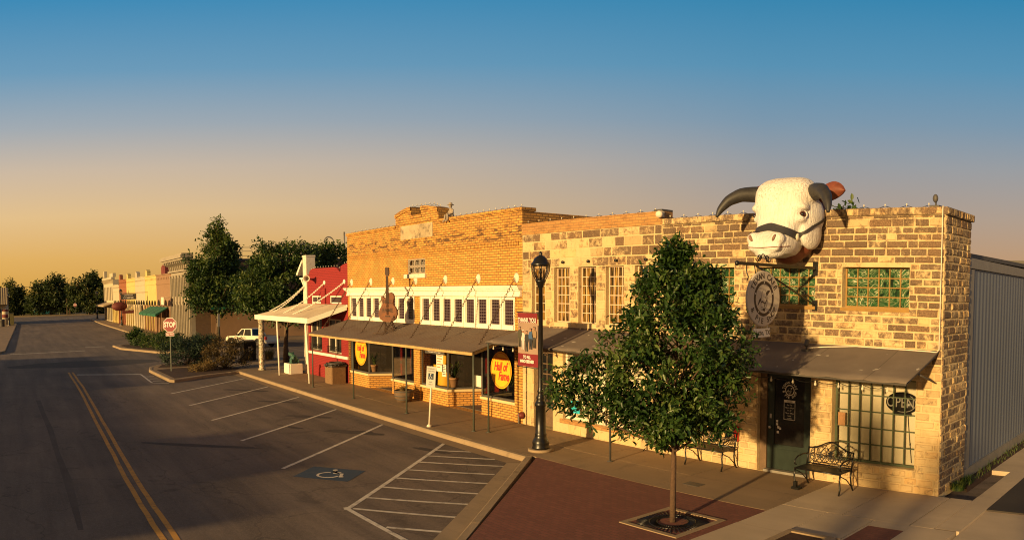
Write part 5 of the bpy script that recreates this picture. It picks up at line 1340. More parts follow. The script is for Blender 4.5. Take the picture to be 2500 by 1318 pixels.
for s in (-1, 1):
    pts = [(.50, -.52, 6.02), (.72, -.66, 6.07), (.95, -.86, 6.05), (1.14, -1.04, 5.92), (1.26, -1.17, 5.72), (1.30, -1.24, 5.56)]
    fine = []
    for i in range(len(pts) - 1):
        for q in range(4): fine.append(Vector(pts[i]).lerp(Vector(pts[i + 1]), q/4))
    fine.append(Vector(pts[-1])); n = len(fine)
    sm = [fine[0]] + [(fine[max(0, i - 1)] + fine[i]*2 + fine[min(n - 1, i + 1)])/4 for i in range(1, n - 1)] + [fine[-1]]
    m = MB(); m.tube([(BX + s*p.x, p.y, p.z) for p in sm], [.180*(1 - (i/(n - 1))**1.7*.84) for i in range(n)], 14); m.build('horn', M_horn, bull)
    # ear: a folded leaf behind the horn
    m = MB(); ng = 10; V = []
    for i in range(ng + 1):
        t = i/ng; wd_ = .20*math.sin(PI*min(1, .12 + t*.88))**.7; c0 = Vector((.52 + .66*t, -.26 - .04*t, 6.0 + .14*math.sin(PI*t*.7)))
        for j in range(7):
            a = (j/6 - .5)*2; V.append((BX + s*c0.x, c0.y + .13*(a*a - .3)*math.sin(PI*t*.9) - .02, c0.z + a*wd_))
    Fs = [(i*7 + j, i*7 + j + 1, (i + 1)*7 + j + 1, (i + 1)*7 + j) for i in range(ng) for j in range(6)]
    m.add(V, Fs, smooth=True); m.add([(x, y + .035, z) for x, y, z in V], [f[::-1] for f in Fs], smooth=True); ear = m.build('ear', M_hide, bull)
    # eye
    hit = bvh.ray_cast(Vector((BX + s*2.0, -2.1, 5.575)), Vector((-s*.80, .66, 0)).normalized())[0]
    c = hit + Vector((-s*.035, .03, 0))
    m = MB(); m.ell(tuple(c), (.095, .085, .082)); ey = m.build('eye', worn('brown_eye', (.06, .018, .01), .12, .1), bull)
    m = MB(); m.ell((c.x + s*.044, c.y - .050, c.z), (.036, .036, .042)); m.build('pupil', M_black, ey)
    m = MB(); m.tube([(c.x + s*.02 + .115*math.cos(t)*.60, c.y - .03 + s*.115*math.cos(t)*.78, c.z + .088*math.sin(t)) for t in [2*PI*q/18 for q in range(19)]], .020, 6, caps=False); m.build('eyelid', MATS['painted_hide'], ey)
    hit = bvh.ray_cast(Vector((BX + s*.9, -2.6, 5.07)), Vector((-s*.5, .85, 0)).normalized())[0]
    m = MB(); m.ell((hit.x, hit.y + .012, hit.z), (.032, .05, .075), rz=Matrix.Rotation(s*.5, 4, 'Y') @ Matrix.Rotation(s*.5, 4, 'Z')); m.build('nostril', worn('nostril_pink', (.20, .11, .075), .7, .2), bull)


def band(rays, wd_, off=.018):
    """strap laid on the head's skin along rays shot at it"""
    V = []
    for o_, d_ in rays:
        for k_ in (-.5, -.17, .17, .5):
            h = bvh.ray_cast(Vector(o_) + Vector((0, 0, k_*wd_)), Vector(d_).normalized())
            V.append((h[0] + h[1]*off) if h[0] is not None else (V[-1] if V else Vector(o_)))
    m = MB(); n_ = len(rays); m.add(V, [(i*4 + j, i*4 + j + 1, (i + 1)*4 + j + 1, (i + 1)*4 + j) for i in range(n_ - 1) for j in range(3)], smooth=True); return m


zz = lambda a: 5.30 - .17*abs(math.sin(a))**1.6
band([((BX + 2*math.sin(a), -.80 - 2*math.cos(a), zz(a)), (-math.sin(a), math.cos(a), 0)) for a in np.linspace(-1.5, 1.5, 40)], .17).build('noseband', M_strap, bull)
for s in (-1, 1):
    band([((BX + s*2*math.sin(a), -.8 - 2*math.cos(a), 5.14 + .40*(a - 1.35)), (-s*math.sin(a), math.cos(a), 0)) for a in np.linspace(1.35, 2.35, 14)], .075).build('cheek_strap', M_strap, bull)
    h = bvh.ray_cast(Vector((BX + s*2*math.sin(1.35), -.8 - 2*math.cos(1.35), 5.12)), Vector((-s*math.sin(1.35), math.cos(1.35), 0)))
    if h[0] is not None:
        m = MB(); m.lathe([(.0, 0), (.075, .0), (.075, .03), (.0, .035)], mat=Matrix.Translation(h[0]) @ h[1].to_track_quat('Z', 'Y').to_matrix().to_4x4(), n=14); m.build('buckle', M_white2, bull)
    m = band([((BX + s*2, -.95, z), (-s, .05, 0)) for z in np.linspace(5.10, 4.92, 8)], .03, .014); m.build('chin_strap', M_strap, bull)
m = MB(); V = []
rays = [bvh.ray_cast(Vector((BX + 2*math.sin(a), -1.0 - 2*math.cos(a), 4.875 + .05*math.sin(a)**2)), Vector((-math.sin(a), math.cos(a), 0)))[0] for a in np.linspace(-1.1, 1.25, 26)]
m.tube([p for p in rays if p is not None], .011, 5); m.build('mouth_line', M_hide, bull)
bull.rotation_euler = (0, 0, .03)

# ------------------------------------------------------------------ the round hanging cafe sign on its bracket
hs = thing('hanging_sign', 'round white cafe sign hanging from a black wrought iron wall bracket', 'sign', (-8.07, 0, 4.5))
SX = -8.07
m = MB(); m.box(SX - .025, SX + .025, -2.80, .0, 4.49, 4.55); m.lathe([(.0, -.05), (.04, -.03), (.04, .03), (.0, .05)], (SX, -2.83, 4.52), 8)
m.box(SX - .06, SX + .06, -.03, .0, 4.36, 4.66); m.box(SX - .06, SX + .06, -.03, .0, 3.62, 3.84)
m.tube([(SX, -2.22, 4.49), (SX, -.02, 3.74)], .02, 6)
def spiral(m, T, r=.09, turns=1.4, th=.012, flip=1, n=22):
    m.tube([T @ Vector((flip*(r*(1 - .75*t)*math.cos(t*turns*2*PI)), r*(1 - .75*t)*math.sin(t*turns*2*PI), 0)) for t in [i/n for i in range(n + 1)]], th, 5)
YZ = lambda y, z: Matrix.Translation((SX, y, z)) @ Matrix.Rotation(PI/2, 4, 'Z') @ Matrix.Rotation(PI/2, 4, 'X')
for y, f in ((-2.12, 1), (-1.86, -1)): spiral(m, YZ(y, 4.63), .075, 1.3, .012, f)
m.tube([(SX, -2.25, 4.62), (SX, -2.18, 4.57), (SX, -2.02, 4.72), (SX, -1.98, 4.72), (SX, -1.8, 4.57), (SX, -1.73, 4.62)], .011, 5)
m.build('bracket', M_black, hs)
m = MB()
for y in (-2.28, -1.62): MB().tube([(SX, y, 4.49), (SX, y + (.06 if y < -2 else -.06), 4.30)], .010, 5).build('hanger', M_black, hs)
m.tube([(SX - .02, -2.50, 4.49), (SX - .02, -2.50, 4.36), (SX + .02, -2.50, 4.28), (SX, -2.50, 4.22)], .012, 5); m.build('hook', M_black, hs)
m = MB(); T = YZ(-1.98, 3.88)
m.lathe([(0, -.022), (.53, -.022), (.545, -.01), (.545, .01), (.53, .022), (0, .022)], mat=T @ Matrix.Diagonal((1.03, .97, 1, 1)), n=48, smooth=False)
bd = m.build('board', worn('sign_board_paint', (.50, .43, .35), .6, .06, 3.0), hs)
m = MB()
for side_, TT in ((1, T @ Matrix.Translation((0, 0, .0235))), (-1, T @ Matrix.Rotation(PI, 4, 'Y') @ Matrix.Translation((0, 0, .0235)))):
    emblem(m, TT, 1.0); ring_text(m, 'TEXAN CAFÉ', .155, TT, .425, PI/2, .235); ring_text(m, '& PIE SHOP', .15, TT, .43, -PI/2, .235, True)
m.build('lettering', worn('dark_brown_letter', (.035, .02, .014), .6), bd)
m = MB()
for i in range(5):
    a = PI/2 + i*2*PI/5; A = T @ Matrix.Translation((.305*math.cos(a), .305*math.sin(a), .0262)); m.add([A @ Vector((r*math.cos(q*PI/5), r*math.sin(q*PI/5), 0)) for q, r in [(q, .022 if q % 2 == 0 else .009) for q in range(10)]], [tuple(range(10))])
m.build('stars', M_signw, bd)
m = MB(); m.box(SX - .012, SX + .012, -2.29, -1.74, 3.15, 3.315); m.tube([(SX, -2.2, 3.315), (SX, -2.2, 3.38)], .006, 4); m.tube([(SX, -1.82, 3.315), (SX, -1.82, 3.37)], .006, 4)
sb = m.build('name_plate', M_signw, hs)
m = MB(); m.text('Hutto, TX', .13, YZ(-2.015, 3.232) @ Matrix.Translation((0, 0, .014)), .001, bold=.002); m.build('lettering', M_black, sb)

# OPEN sign in the window
o = thing('open_sign', 'unlit black oval open sign hanging inside the cafe window', 'sign', (-6.12, .25, 1.8))
m = MB(); m.lathe([(0, -.03), (.36, -.03), (.37, -.01), (.37, .02), (0, .02)], mat=UP(-6.12, .26, 1.80) @ Matrix.Diagonal((1, .60, 1, 1)), n=36); m.box(-6.32, -5.92, .235, .28, 1.535, 1.60); pn = m.build('panel', M_black, o)
m = MB(); m.text('OPEN', .30, UP(-6.16, .232, 1.80), .004, sx=.80); m.tube([(-6.12 + .30*math.cos(t), .232, 1.80 + .185*math.sin(t)) for t in np.linspace(-1.9, .95, 20)], .009, 5); m.build('lettering', worn('grey_tube', (.26, .24, .21), .4), pn)
m = MB(); m.tube([(-6.0, .26, 1.54), (-5.96, .27, 1.1), (-5.94, .27, .92), (-5.9, .27, .56)], .008, 5); m.ell((-5.94, .27, .95), (.015, .015, .03)); m.build('cord', M_black, o)

# painted yellow oval signs behind the brick shop's glass
for (x, z, rx, rz_, lb, gp, sc) in ((-28.80, 1.50, .55, .62, 'yellow oval sign with red script in the left shop window', 0, .86), (-18.97, 1.52, .54, .58, 'large yellow oval sign with red script in the right shop window', 1, .9)):
    o = thing('oval_window_sign', lb, 'sign', (x, .05, z))
    m = MB(); m.lathe([(0, 0), (1, 0), (1, .008), (0, .008)], mat=UP(x, .052, z) @ Matrix.Diagonal((rx, rz_, 1, 1)), n=48, smooth=False); f = m.build('face', M_yel, o)
    m = MB(); T = UP(x, .038, z)
    m.text('Hall of', .42*sc, T @ Matrix.Translation((-.03, .10, .001)), .001, shear=.35, bold=.012, sx=.66); m.text('Fame', .42*sc, T @ Matrix.Translation((.13, -.19, .001)), .001, shear=.35, bold=.012, sx=.66)
    m.text('Downtown', .20*sc, T @ Matrix.Translation((0, .36, .001)), .001, shear=.35, sx=.72)
    n = 44
    for i in range(n):
        a, c = 2*PI*i/n, 2*PI*(i + 1)/n; m.add([T @ Vector((k_*math.cos(t)*rx, k_*math.sin(t)*rz_, .0006)) for k_, t in ((.93, a), (.93, c), (.905, c), (.905, a))], [(0, 1, 2, 3)])
    m.build('lettering', M_red, f)

# things in the shop windows
def pot_plant(x, y, z, label, s=1.0, n=26, seed=3):
    o = thing('potted_plant', label, 'plant', (x, y, z)); m = MB(); m.lathe([(.10*s, 0), (.145*s, .26*s), (.16*s, .26*s), (.16*s, .31*s), (.13*s, .31*s), (.12*s, .28*s)], (x, y, z), 14); m.build('pot', M_terra, o)
    rg = random.Random(seed); m = MB()
    for i in range(n):
        a = rg.uniform(0, 2*PI); L = rg.uniform(.3, .62)*s; h = rg.uniform(.15, .5)*s; wd_ = .02*s
        P = [Vector((x + math.cos(a)*L*t, y + math.sin(a)*L*t*.8, z + .28*s + h*math.sin(PI*t*.75)*1.2)) for t in (0, .3, .6, .85, 1)]; sd = Vector((-math.sin(a), math.cos(a), 0))
        V = []
        for q, p in enumerate(P): ww = wd_*(1 - q/4.2); V += [p - sd*ww, p + sd*ww]
        m.add(V, [(q*2, q*2 + 1, q*2 + 3, q*2 + 2) for q in range(4)], tone=rg.random())
    m.build('foliage', M_leafo, o); return o
pot_plant(-28.35, .45, .6, 'potted spiky plant beside the left yellow oval sign', 1.0, 26, 3)
pot_plant(-22.35, .50, .6, 'potted leafy plant beside the yellow display stand', 1.1, 44, 5)
pot_plant(-18.65, .60, .35, 'fern in the right shop window below the oval sign', 1.4, 60, 6)
o = thing('display_stand', 'tall yellow tapered display stand behind the shop window', 'display', (-23.1, .6, .03)); m = MB(); m.lathe([(.36, .03), (.36, .12), (.30, .16), (.24, 1.35), (.2, 1.4), (.2, 1.9), (.16, 2.0)], (-23.1, .62, 0), 20); m.box(-23.28, -22.98, .24, .262, 1.22, 1.35); m.build('body', M_yel, o)
for x, z, w_, h_, lb in ((-22.62, 1.52, .42, .72, 'large printed notice taped to the middle shop window'), (-22.33, 1.22, .26, .42, 'smaller printed notice below the large one in the shop window'), (-20.9, .86, .0, .0, '')):
    if w_ == 0: continue
    m = MB(); m.box(x - w_/2, x + w_/2, .082, .085, z - h_/2, z + h_/2); o = tag(m.build('window_notice', M_paper), lb, 'poster')
    m = MB()
    for i in range(6): zz_ = z + h_*.38 - i*h_*.14; m.box(x - w_*.4, x + w_*random.uniform(.1, .4), .080, .0818, zz_, zz_ + h_*.06)
    m.build('print', M_terra if w_ > .3 else M_dgrey, o)
o = thing('notice_board', 'low white notice board standing by the right shop window splay', 'sign', (-21.7, .5, .6)); m = MB(); m.box(-21.86, -21.38, .98, 1.0, .66, 1.05, mat=None); m.build('board', M_paper, o)
o = thing('barber_chair', 'black padded chair seen inside the brick shop', 'chair', (-22.0, 2.3, 0)); m = MB(); m.lathe([(.3, .02), (.3, .06), (.06, .1), (.06, .5)], (-22, 2.3, 0), 14); m.box(-22.3, -21.7, 2.0, 2.6, .5, .65, cut=.05); m.box(-22.28, -21.72, 2.52, 2.68, .65, 1.5, cut=.05); m.box(-22.4, -22.3, 2.05, 2.6, .8, .88, cut=.02); m.box(-21.7, -21.6, 2.05, 2.6, .8, .88, cut=.02); m.build('body', M_strap, o)
o = thing('shop_counter', 'brown counter inside the left shop', 'counter', (-27, 4.0, 0)); m = MB(); m.box(-29, -25, 3.6, 4.2, .02, 1.0); m.box(-29.05, -24.95, 3.55, 4.25, 1.003, 1.06); m.build('body', M_wood, o)

# ------------------------------------------------------------------ guitar sculpture on the canopy
gx, gy, gz = -24.35, -1.0, 2.53
gt = thing('guitar_sculpture', 'rusty steel electric guitar sculpture standing upright on the shop canopy', 'sculpture', (gx, gy, gz))
k_ = 40; body = [(.10, .55), (.24, .58), (.40, .70), (.47, .90), (.455, 1.08), (.38, 1.22), (.29, 1.32), (.26, 1.42), (.30, 1.55), (.33, 1.66), (.29, 1.80), (.17, 1.88), (.07, 1.86), (.06, 1.72), (-.10, 1.66), (-.18, 1.60), (-.22, 1.68), (-.30, 1.72), (-.345, 1.66), (-.30, 1.50), (-.27, 1.36), (-.33, 1.25), (-.43, 1.10), (-.49, .90), (-.42, .70), (-.26, .58), (-.1, .55)]
m = MB(); m.prism([(gx + x, gz + z - .12) for x, z in body], gy - .06, gy + .06, 'Y'); gb_ = m.build('body', M_rust, gt)
m = MB(); m.prism([(gx - .085, gz + 1.3), (gx + .085, gz + 1.3), (gx + .065, gz + 2.2), (gx + .055, gz + 2.5), (gx - .055, gz + 2.5), (gx - .065, gz + 2.2)], gy - .09, gy - .062, 'Y'); m.prism([(gx - .07, gz + 2.505), (gx + .07, gz + 2.505), (gx + .09, gz + 2.60), (gx + .075, gz + 2.88), (gx - .09, gz + 2.90), (gx - .10, gz + 2.62)], gy - .085, gy - .02, 'Y')
for i in range(3):
    for s in (-1, 1): m.tube([(gx + s*.09, gy - .05, gz + 2.63 + i*.09), (gx + s*.13, gy - .05, gz + 2.63 + i*.09)], .014, 5)
m.build('neck', M_rustd, gt)
m = MB()
for q in range(6): xx = gx - .05 + q*.02; m.tube([(xx, gy - .068, gz + .75), (xx, gy - .095, gz + 1.3), (xx, gy - .093, gz + 2.5)], .004, 3)
m.text('HALL', .25, UP(gx + .0, gy - .064, gz + 1.33), .004, bold=.008, sx=.85); m.text('OF', .12, UP(gx, gy - .064, gz + 1.13), .004); m.text('FAME', .25, UP(gx, gy - .064, gz + .95), .004, bold=.008, sx=.9); m.box(gx - .12, gx + .12, gy - .085, gy - .062, gz + .66, gz + .72); m.build('lettering', M_rustd, gt)
m = MB()
for sx_ in (-.2, .2):
    for ox, oy in ((-.22, -.3), (.22, -.3), (-.05, .35), (0, 0)): m.tube([(gx + sx_, gy, gz + .5), (gx + sx_ + ox, gy + oy, 2.79 + .28*(gy + oy) + .03)], .022, 6)
m.box(gx - .6, gx + .55, gy - .36, gy - .30, 2.79 + .28*(gy - .33) + .025, 2.79 + .28*(gy - .33) + .055); m.tube([(gx - .2, gy, gz + .3), (gx + .2, gy, gz + .12)], .015, 5); m.tube([(gx + .2, gy, gz + .3), (gx - .2, gy, gz + .12)], .015, 5)
m.build('stand', M_rustd, gt)
m = MB(); m.tube([(gx + .2, gy + .05, gz + .2), (gx + .7, gy + .15, 2.60), (gx + 1.3, gy + .6, 2.72), (gx + 1.7, gy + .85, 2.80)], .018, 5); m.build('cable', M_black, gt)
gt.scale = (.80, .80, .80); gt.rotation_euler = (0, 0, .56)

# ------------------------------------------------------------------ little seated stone figure on the parapet
px_, py_, pz0 = -21.85, .12, 6.46
st = thing('seated_statue', 'small pale stone figure in a brimmed hat sitting on the brick parapet', 'statue', (px_, py_, pz0))
m = MB()
e = lambda x, y, z, a, b_, c, r=None: m.ell((px_ + x, py_ + y, pz0 + z), (a, b_, c), seg=14, ring=10, rz=r)
e(0, 0, .07, .11, .10, .08); e(0, .0, .18, .095, .075, .12); e(0, -.01, .27, .10, .07, .06); e(0, -.02, .34, .03, .03, .04); e(0, -.035, .41, .058, .064, .07); e(0, -.1, .40, .012, .014, .016)
def limb(pts, r):
    for a, c in zip(pts, pts[1:]):
        for q in range(7):
            p = Vector(a).lerp(Vector(c), q/6); e(p.x, p.y, p.z, r, r, r)
limb([(-.055, -.02, .06), (-.075, -.20, .08), (-.08, -.22, -.10), (-.08, -.27, -.12)], .04); limb([(.055, -.02, .06), (.07, -.20, .09), (.075, -.21, -.09), (.08, -.26, -.11)], .04)
limb([(-.11, 0, .27), (-.14, -.05, .16), (-.06, -.14, .14)], .027); limb([(.11, 0, .27), (.14, -.05, .16), (.06, -.14, .14)], .027)
remeshed('body', m, M_statue, .014, st, 4)
m = MB(); m.lathe([(.115, .44), (.12, .452), (.066, .462), (.062, .51), (.03, .53), (0, .532)], (px_, py_ - .03, pz0), 16); m.build('hat', M_statue, st)

# ------------------------------------------------------------------ street lamps
def lamp_parts(t):
    L = lambda prof, nm, mt, n=16: MB().lathe(prof, (0, 0, 0), n).build(nm, mt, t)
    L([(.32, 0), (.32, .05), (.30, .06), (.24, .06)], 'footing', M_curb, 24)
    L([(.215, .062), (.215, .10), (.20, .13), (.215, .2), (.20, .27), (.16, .33), (.145, .40), (.155, .43), (.135, .46), (.125, 1.12), (.15, 1.15), (.15, 1.2), (.12, 1.24), (.10, 1.30), (.12, 1.34), (.085, 1.40), (.07, 1.46), (.09, 1.50), (.068, 1.55), (.062, 1.6), (.052, 4.06), (.075, 4.08), (.09, 4.16), (.13, 4.21), (.13, 4.25), (.05, 4.26)], 'post', M_black)
    L([(.10, 4.262), (.16, 4.35), (.205, 4.47), (.21, 4.58), (.20, 4.60)], 'globe', M_lglass)
    m = MB()
    for i in range(8):
        a = 2*PI*i/8; m.tube([(r*math.cos(a), r*math.sin(a), z) for r, z in ((.12, 4.25), (.17, 4.34), (.218, 4.47), (.222, 4.6))], .011, 5)
    m.lathe([(.235, 4.60), (.24, 4.62), (.235, 4.66), (.19, 4.70), (.17, 4.76), (.11, 4.82), (.05, 4.85), (.035, 4.87), (.05, 4.90), (.02, 4.95), (0, 4.955)], (0, 0, 0), 18); m.lathe([(.03, 4.26), (.03, 4.4), (.045, 4.42), (.03, 4.52), (0, 4.54)], (0, 0, 0), 10); m.build('lantern_cage', M_black, t)


M_lglass = glass_mat('lantern_glass', (.92, .88, .8), .15)
lp = thing('street_lamp', 'tall black iron street lamp with red thank you banner at the kerb corner', 'street lamp', (-14.51, -2.04, 0), 'black iron street lamps', True)
lamp_parts(lp)
dup(lp, (-100.5, .35, 0), .3, 'black street lamp on the far pavement in front of the yellow shop', 'black iron street lamps')
dup(lp, (-134.6, .9, 0), .5, 'farthest black street lamp at the end of the far pavement', 'black iron street lamps')
dup(lp, (-116.3, -14.6, 0), .7, 'black street lamp on the left pavement by the olive cabinet', 'black iron street lamps')
bn = thing('banner', 'red thank you banner with standing figures hung from the lamp post', 'banner', (-15.0, -2.05, 2.1))
for z in (3.44, 2.06): MB().tube([(-14.57, -2.05, z), (-15.45, -2.05, z)], .014, 6).build('arm', M_black, bn)
def cloth(name, z0, z1, mt):
    m = MB(); V = []
    for i in range(13):
        for j in range(5):
            u, v = i/12, j/4; V.append((-15.41 + .79*u, -2.05 + .012*math.sin(u*7 + z0*3 + v*1.5), z0 + (z1 - z0)*v))
    Fs = [(i*5 + j, (i + 1)*5 + j, (i + 1)*5 + j + 1, i*5 + j + 1) for i in range(12) for j in range(4)]
    m.add(V, Fs, smooth=True); m.add([(x, y + .004, z) for x, y, z in V], [f[::-1] for f in Fs], smooth=True); return m.build(name, mt, bn)
M_bred = worn('banner_red', (.17, .009, .014), .8, .1, 3.0); M_bpic = worn('banner_tan', (.30, .20, .145), .85, .15, 1.5)
ct = cloth('red_panel', 3.18, 3.425, M_bred); cm = cloth('picture_panel', 2.40, 3.178, M_bpic); cb = cloth('red_panel', 2.08, 2.398, M_bred)
BY = -2.068
m = MB(); m.text('THANK YOU', .155, UP(-15.02, BY, 3.245), .001, bold=.003, sx=.80)
for i in range(9): m.box(-15.38 + i*.085, -15.34 + i*.085, BY, BY + .002, 3.183, 3.19)
m.build('lettering', M_signw, ct)
m = MB(); m.text('TO ALL', .105, UP(-15.02, BY, 2.315), .001, bold=.004, sx=.85); m.text('WHO SERVED', .105, UP(-15.02, BY, 2.205), .001, bold=.004, sx=.85)
m.build('lettering', M_signw, cb)
for i, (x, z, h, cj, cl) in enumerate([(-15.31, 2.56, .52, (.06, .055, .035), (.05, .045, .03)), (-15.18, 2.50, .50, (.55, .48, .42), (.50, .43, .40)), (-15.03, 2.46, .52, (.03, .028, .026), (.02, .02, .02)), (-14.87, 2.52, .53, (.04, .09, .20), (.02, .022, .03)), (-14.73, 2.56, .53, (.26, .17, .09), (.05, .04, .03))]):
    mj, ml, mk = worn('jacket_%d' % i, cj, .8, .1), worn('trouser_%d' % i, cl, .8, .1), worn('skin_print', (.32, .16, .09), .8, .1)
    q = lambda pts: MB().prism([(x + a*h, z + b*h) for a, b in pts], BY, BY + .003, 'Y')
    m = MB()
    def P_(pts, mi): m.prism([(x + a*h, z + b*h) for a, b in pts], BY - .001*mi, BY + .002, 'Y', mi)
    P_([(-.10, .0), (-.03, .0), (0, .40), (.03, .0), (.10, .0), (.11, .5), (-.11, .5)], 1)
    P_([(-.13, .45), (.13, .45), (.17, .62), (.13, .80), (.05, .85), (-.05, .85), (-.13, .80), (-.17, .62)], 0)
    P_([(.055*math.cos(t), .91 + .07*math.sin(t)) for t in [2*PI*k/10 for k in range(10)]], 2)
    P_([(-.08, .95), (.08, .95), (.06, 1.0), (-.06, 1.0)], 1 if i != 1 else 0)
    m.build('printed_figure', [mj, ml, mk], cm)

# ------------------------------------------------------------------ signs on posts
def octagon(r, z, y0, y1, x=0):
    return [(x + r*math.cos(PI/8 + PI/4*i), z + r*math.sin(PI/8 + PI/4*i)) for i in range(8)]
def stop_sign(label, loc, rz, h=2.80, allway=True):
    t = thing('stop_sign', label, 'stop sign', loc, 'stop signs', True, rz); R_ = .405; zc = h - R_*.924
    m = MB(); m.box(-.025, .025, .0, .05, 0, h - .02); m.build('post', M_gpost, t)
    m = MB(); m.prism(octagon(R_, zc, 0, 0), -.022, -.008, 'Y'); bd_ = m.build('plate', M_signw, t)
    m = MB(); m.prism(octagon(R_*.935, zc, 0, 0), -.026, -.0225, 'Y'); fc = m.build('face', M_stop, bd_)
    m = MB(); m.text('STOP', .36, UP(0, -.0275, zc), .001, bold=.012, sx=.74)
    m.build('lettering', M_signw, bd_)
    if allway:
        m = MB(); m.box(-.24, .24, -.022, -.008, zc - R_ - .18, zc - R_ + .01); pl_ = m.build('small_plate', M_signw, t)
        m = MB(); m.box(-.225, .225, -.025, -.0225, zc - R_ - .165, zc - R_ - .005); m.build('small_face', M_stop, pl_)
        m = MB(); m.text('ALL WAY', .125, UP(0, -.0262, zc - R_ - .085), .001, bold=.004, sx=.8); m.build('lettering', M_signw, pl_)
    return t
stop_sign('near red stop sign with small all way plate at the planted corner', (-39.06, -5.89, 0), .95)
stop_sign('far red stop sign at the end of the street by the field', (-165.8, -.43, -.1), 1.2, 2.75, False)
ap = thing('accessible_parking_sign', 'small white and blue accessible parking sign on a thin leaning post', 'sign', (-19.04, -2.52, 0), None, True)
T_ = Matrix.Rotation(.06, 4, 'Y') @ Matrix.Rotation(-.03, 4, 'X')
m = MB(); m.tube([T_ @ Vector((0, 0, z)) for z in (0, .9, 1.8)], .03, 8); m.lathe([(.08, 0), (.07, .05), (.03, .08)], (0, 0, 0), 10); m.build('post', M_white2, ap)
T2 = T_ @ Matrix.Rotation(.55, 4, 'Z'); m = MB(); m.box(-.15, .15, -.05, -.04, 1.18, 1.80, mat=T2); pl_ = m.build('plate', worn('dull_white_plate', (.42, .39, .33), .6, .05), ap)
m = MB(); m.box(-.085, .085, -.055, -.051, 1.42, 1.60, mat=T2); m.text('RESERVED', .055, T2 @ UP(0, -.052, 1.73), .001); m.text('PARKING', .055, T2 @ UP(0, -.052, 1.66), .001); m.text('VAN', .05, T2 @ UP(0, -.052, 1.34), .001); m.text('ONLY', .05, T2 @ UP(0, -.052, 1.27), .001); m.build('print', M_blue, pl_)
m = MB(); m.lathe([(.018, 0), (.018, .001)], mat=T2 @ UP(-.005, -.057, 1.575), n=10); m.tube([T2 @ Vector((-.01 + .035*math.cos(a), -.057, 1.47 + .035*math.sin(a))) for a in np.linspace(1.9, 5.9, 12)], .006, 4); m.tube([T2 @ Vector(p) for p in ((-.01, -.057, 1.555), (0, -.057, 1.50), (.035, -.057, 1.495), (.05, -.057, 1.44))], .008, 4); m.build('wheelchair_symbol', M_signw, pl_)
gs = thing('street_name_sign', 'green street name sign on a slim post among the corner trees', 'sign', (-61.8, 3.0, 0)); m = MB(); m.tube([(-61.8, 3.0, 0), (-61.8, 3.0, 2.75)], .035, 6); m.build('post', M_gpost, gs)
m = MB(); m.box(-62.0, -61.6, 2.4, 3.6, 2.6, 2.85, mat=None) if False else m.box(-61.79, -61.75, 2.35, 3.65, 2.62, 2.84); m.build('plate', worn('sign_green', (.01, .16, .09), .5), gs)
m = MB(); m.box(-61.82, -61.7, 2.9, 3.1, 1.2, 2.3); m.build('back_plate', M_grey, gs)

# ------------------------------------------------------------------ benches
def bench_parts(t):
    m = MB(); W_ = .53
    m.box(-W_, W_, -.24, .20, .425, .445); m.tube([(-W_, -.25, .43), (W_, -.25, .43)], .018, 6)
    m.build('seat', M_black, t)
    m = MB(); tilt = lambda x, z: Vector((x, .20 + (z - .45)*.22, z))
    top = [tilt(W_*u, .80 + .12*math.exp(-(u*2.0)**2) + .02*math.cos(u*PI*1)) for u in np.linspace(-1, 1, 25)]
    m.tube(top, .016, 6); m.tube([tilt(-W_, .47), tilt(W_, .47)], .014, 6)
    for x in (-W_, W_): m.tube([tilt(x, .42), tilt(x, .80)], .016, 6)
    for c in (-.36, -.12, .12, .36):
        for f in (-1, 1):
            T = Matrix.Translation(tilt(c + f*.07, .60)) @ Matrix.Rotation(PI/2 - .22, 4, 'X'); m.tube([T @ Vector((f*(.085*(1 - .8*t)*math.cos(t*9)), .085*(1 - .8*t)*math.sin(t*9), 0)) for t in np.linspace(0, 1, 18)], .008, 4)
            m.tube([tilt(c + f*.11, .48), tilt(c + f*.02, .58), tilt(c + f*.10, .70), tilt(c, .80 + .06*(abs(c) < .2))], .008, 4)
        m.tube([tilt(c + .12*math.cos(a), .66 + .14*math.sin(a)) for a in np.linspace(0, 2*PI, 20)], .008, 4, caps=False)
    st5 = [tilt(.06*(1 if q % 2 == 0 else .42)*math.sin(q*PI/5)*1.4, .70 + .085*(1 if q % 2 == 0 else .42)*math.cos(q*PI/5)) for q in range(10)]
    m.add([p + Vector((0, -.008, 0)) for p in st5] + [p + Vector((0, .008, 0)) for p in st5], [tuple(range(10)), tuple(range(10, 20))[::-1]])
    m.build('backrest', M_black, t)
    for x in (-W_, W_):
        m = MB(); m.tube([(x, -.24, .44), (x, -.27, .30), (x, -.245, .12), (x, -.29, 0)], .018, 6); m.build('leg', M_black, t)
        m = MB(); m.tube([(x, .20, .44), (x, .17, .30), (x, .20, .12), (x, .27, 0)], .018, 6); m.tube([(x, -.25, .40), (x, 0, .28), (x, .18, .12)], .012, 5); m.build('leg', M_black, t)
        m = MB(); m.tube([(x, .24, .66), (x, .05, .68), (x, -.15, .66), (x, -.25, .60), (x, -.26, .52), (x, -.2, .50)], .016, 6); m.build('armrest', M_black, t)
bc = thing('bench', 'black wrought iron bench with scrolled back right of the cafe door', 'bench', (-7.42, -.66, 0), 'wrought iron benches', True, -.04)
bench_parts(bc)
dup(bc, (-10.52, -.36, 0), -.02, 'black wrought iron bench half hidden behind the sidewalk tree', 'wrought iron benches')
m = MB(); m.box(-7.98, -7.80, -1.0, -.86, 0.004, .05); m.box(-7.95, -7.88, -.97, -.9, .05, .16); tag(m.build('door_stop', M_black), 'small black door stop on the pavement by the bench leg', 'door stop')

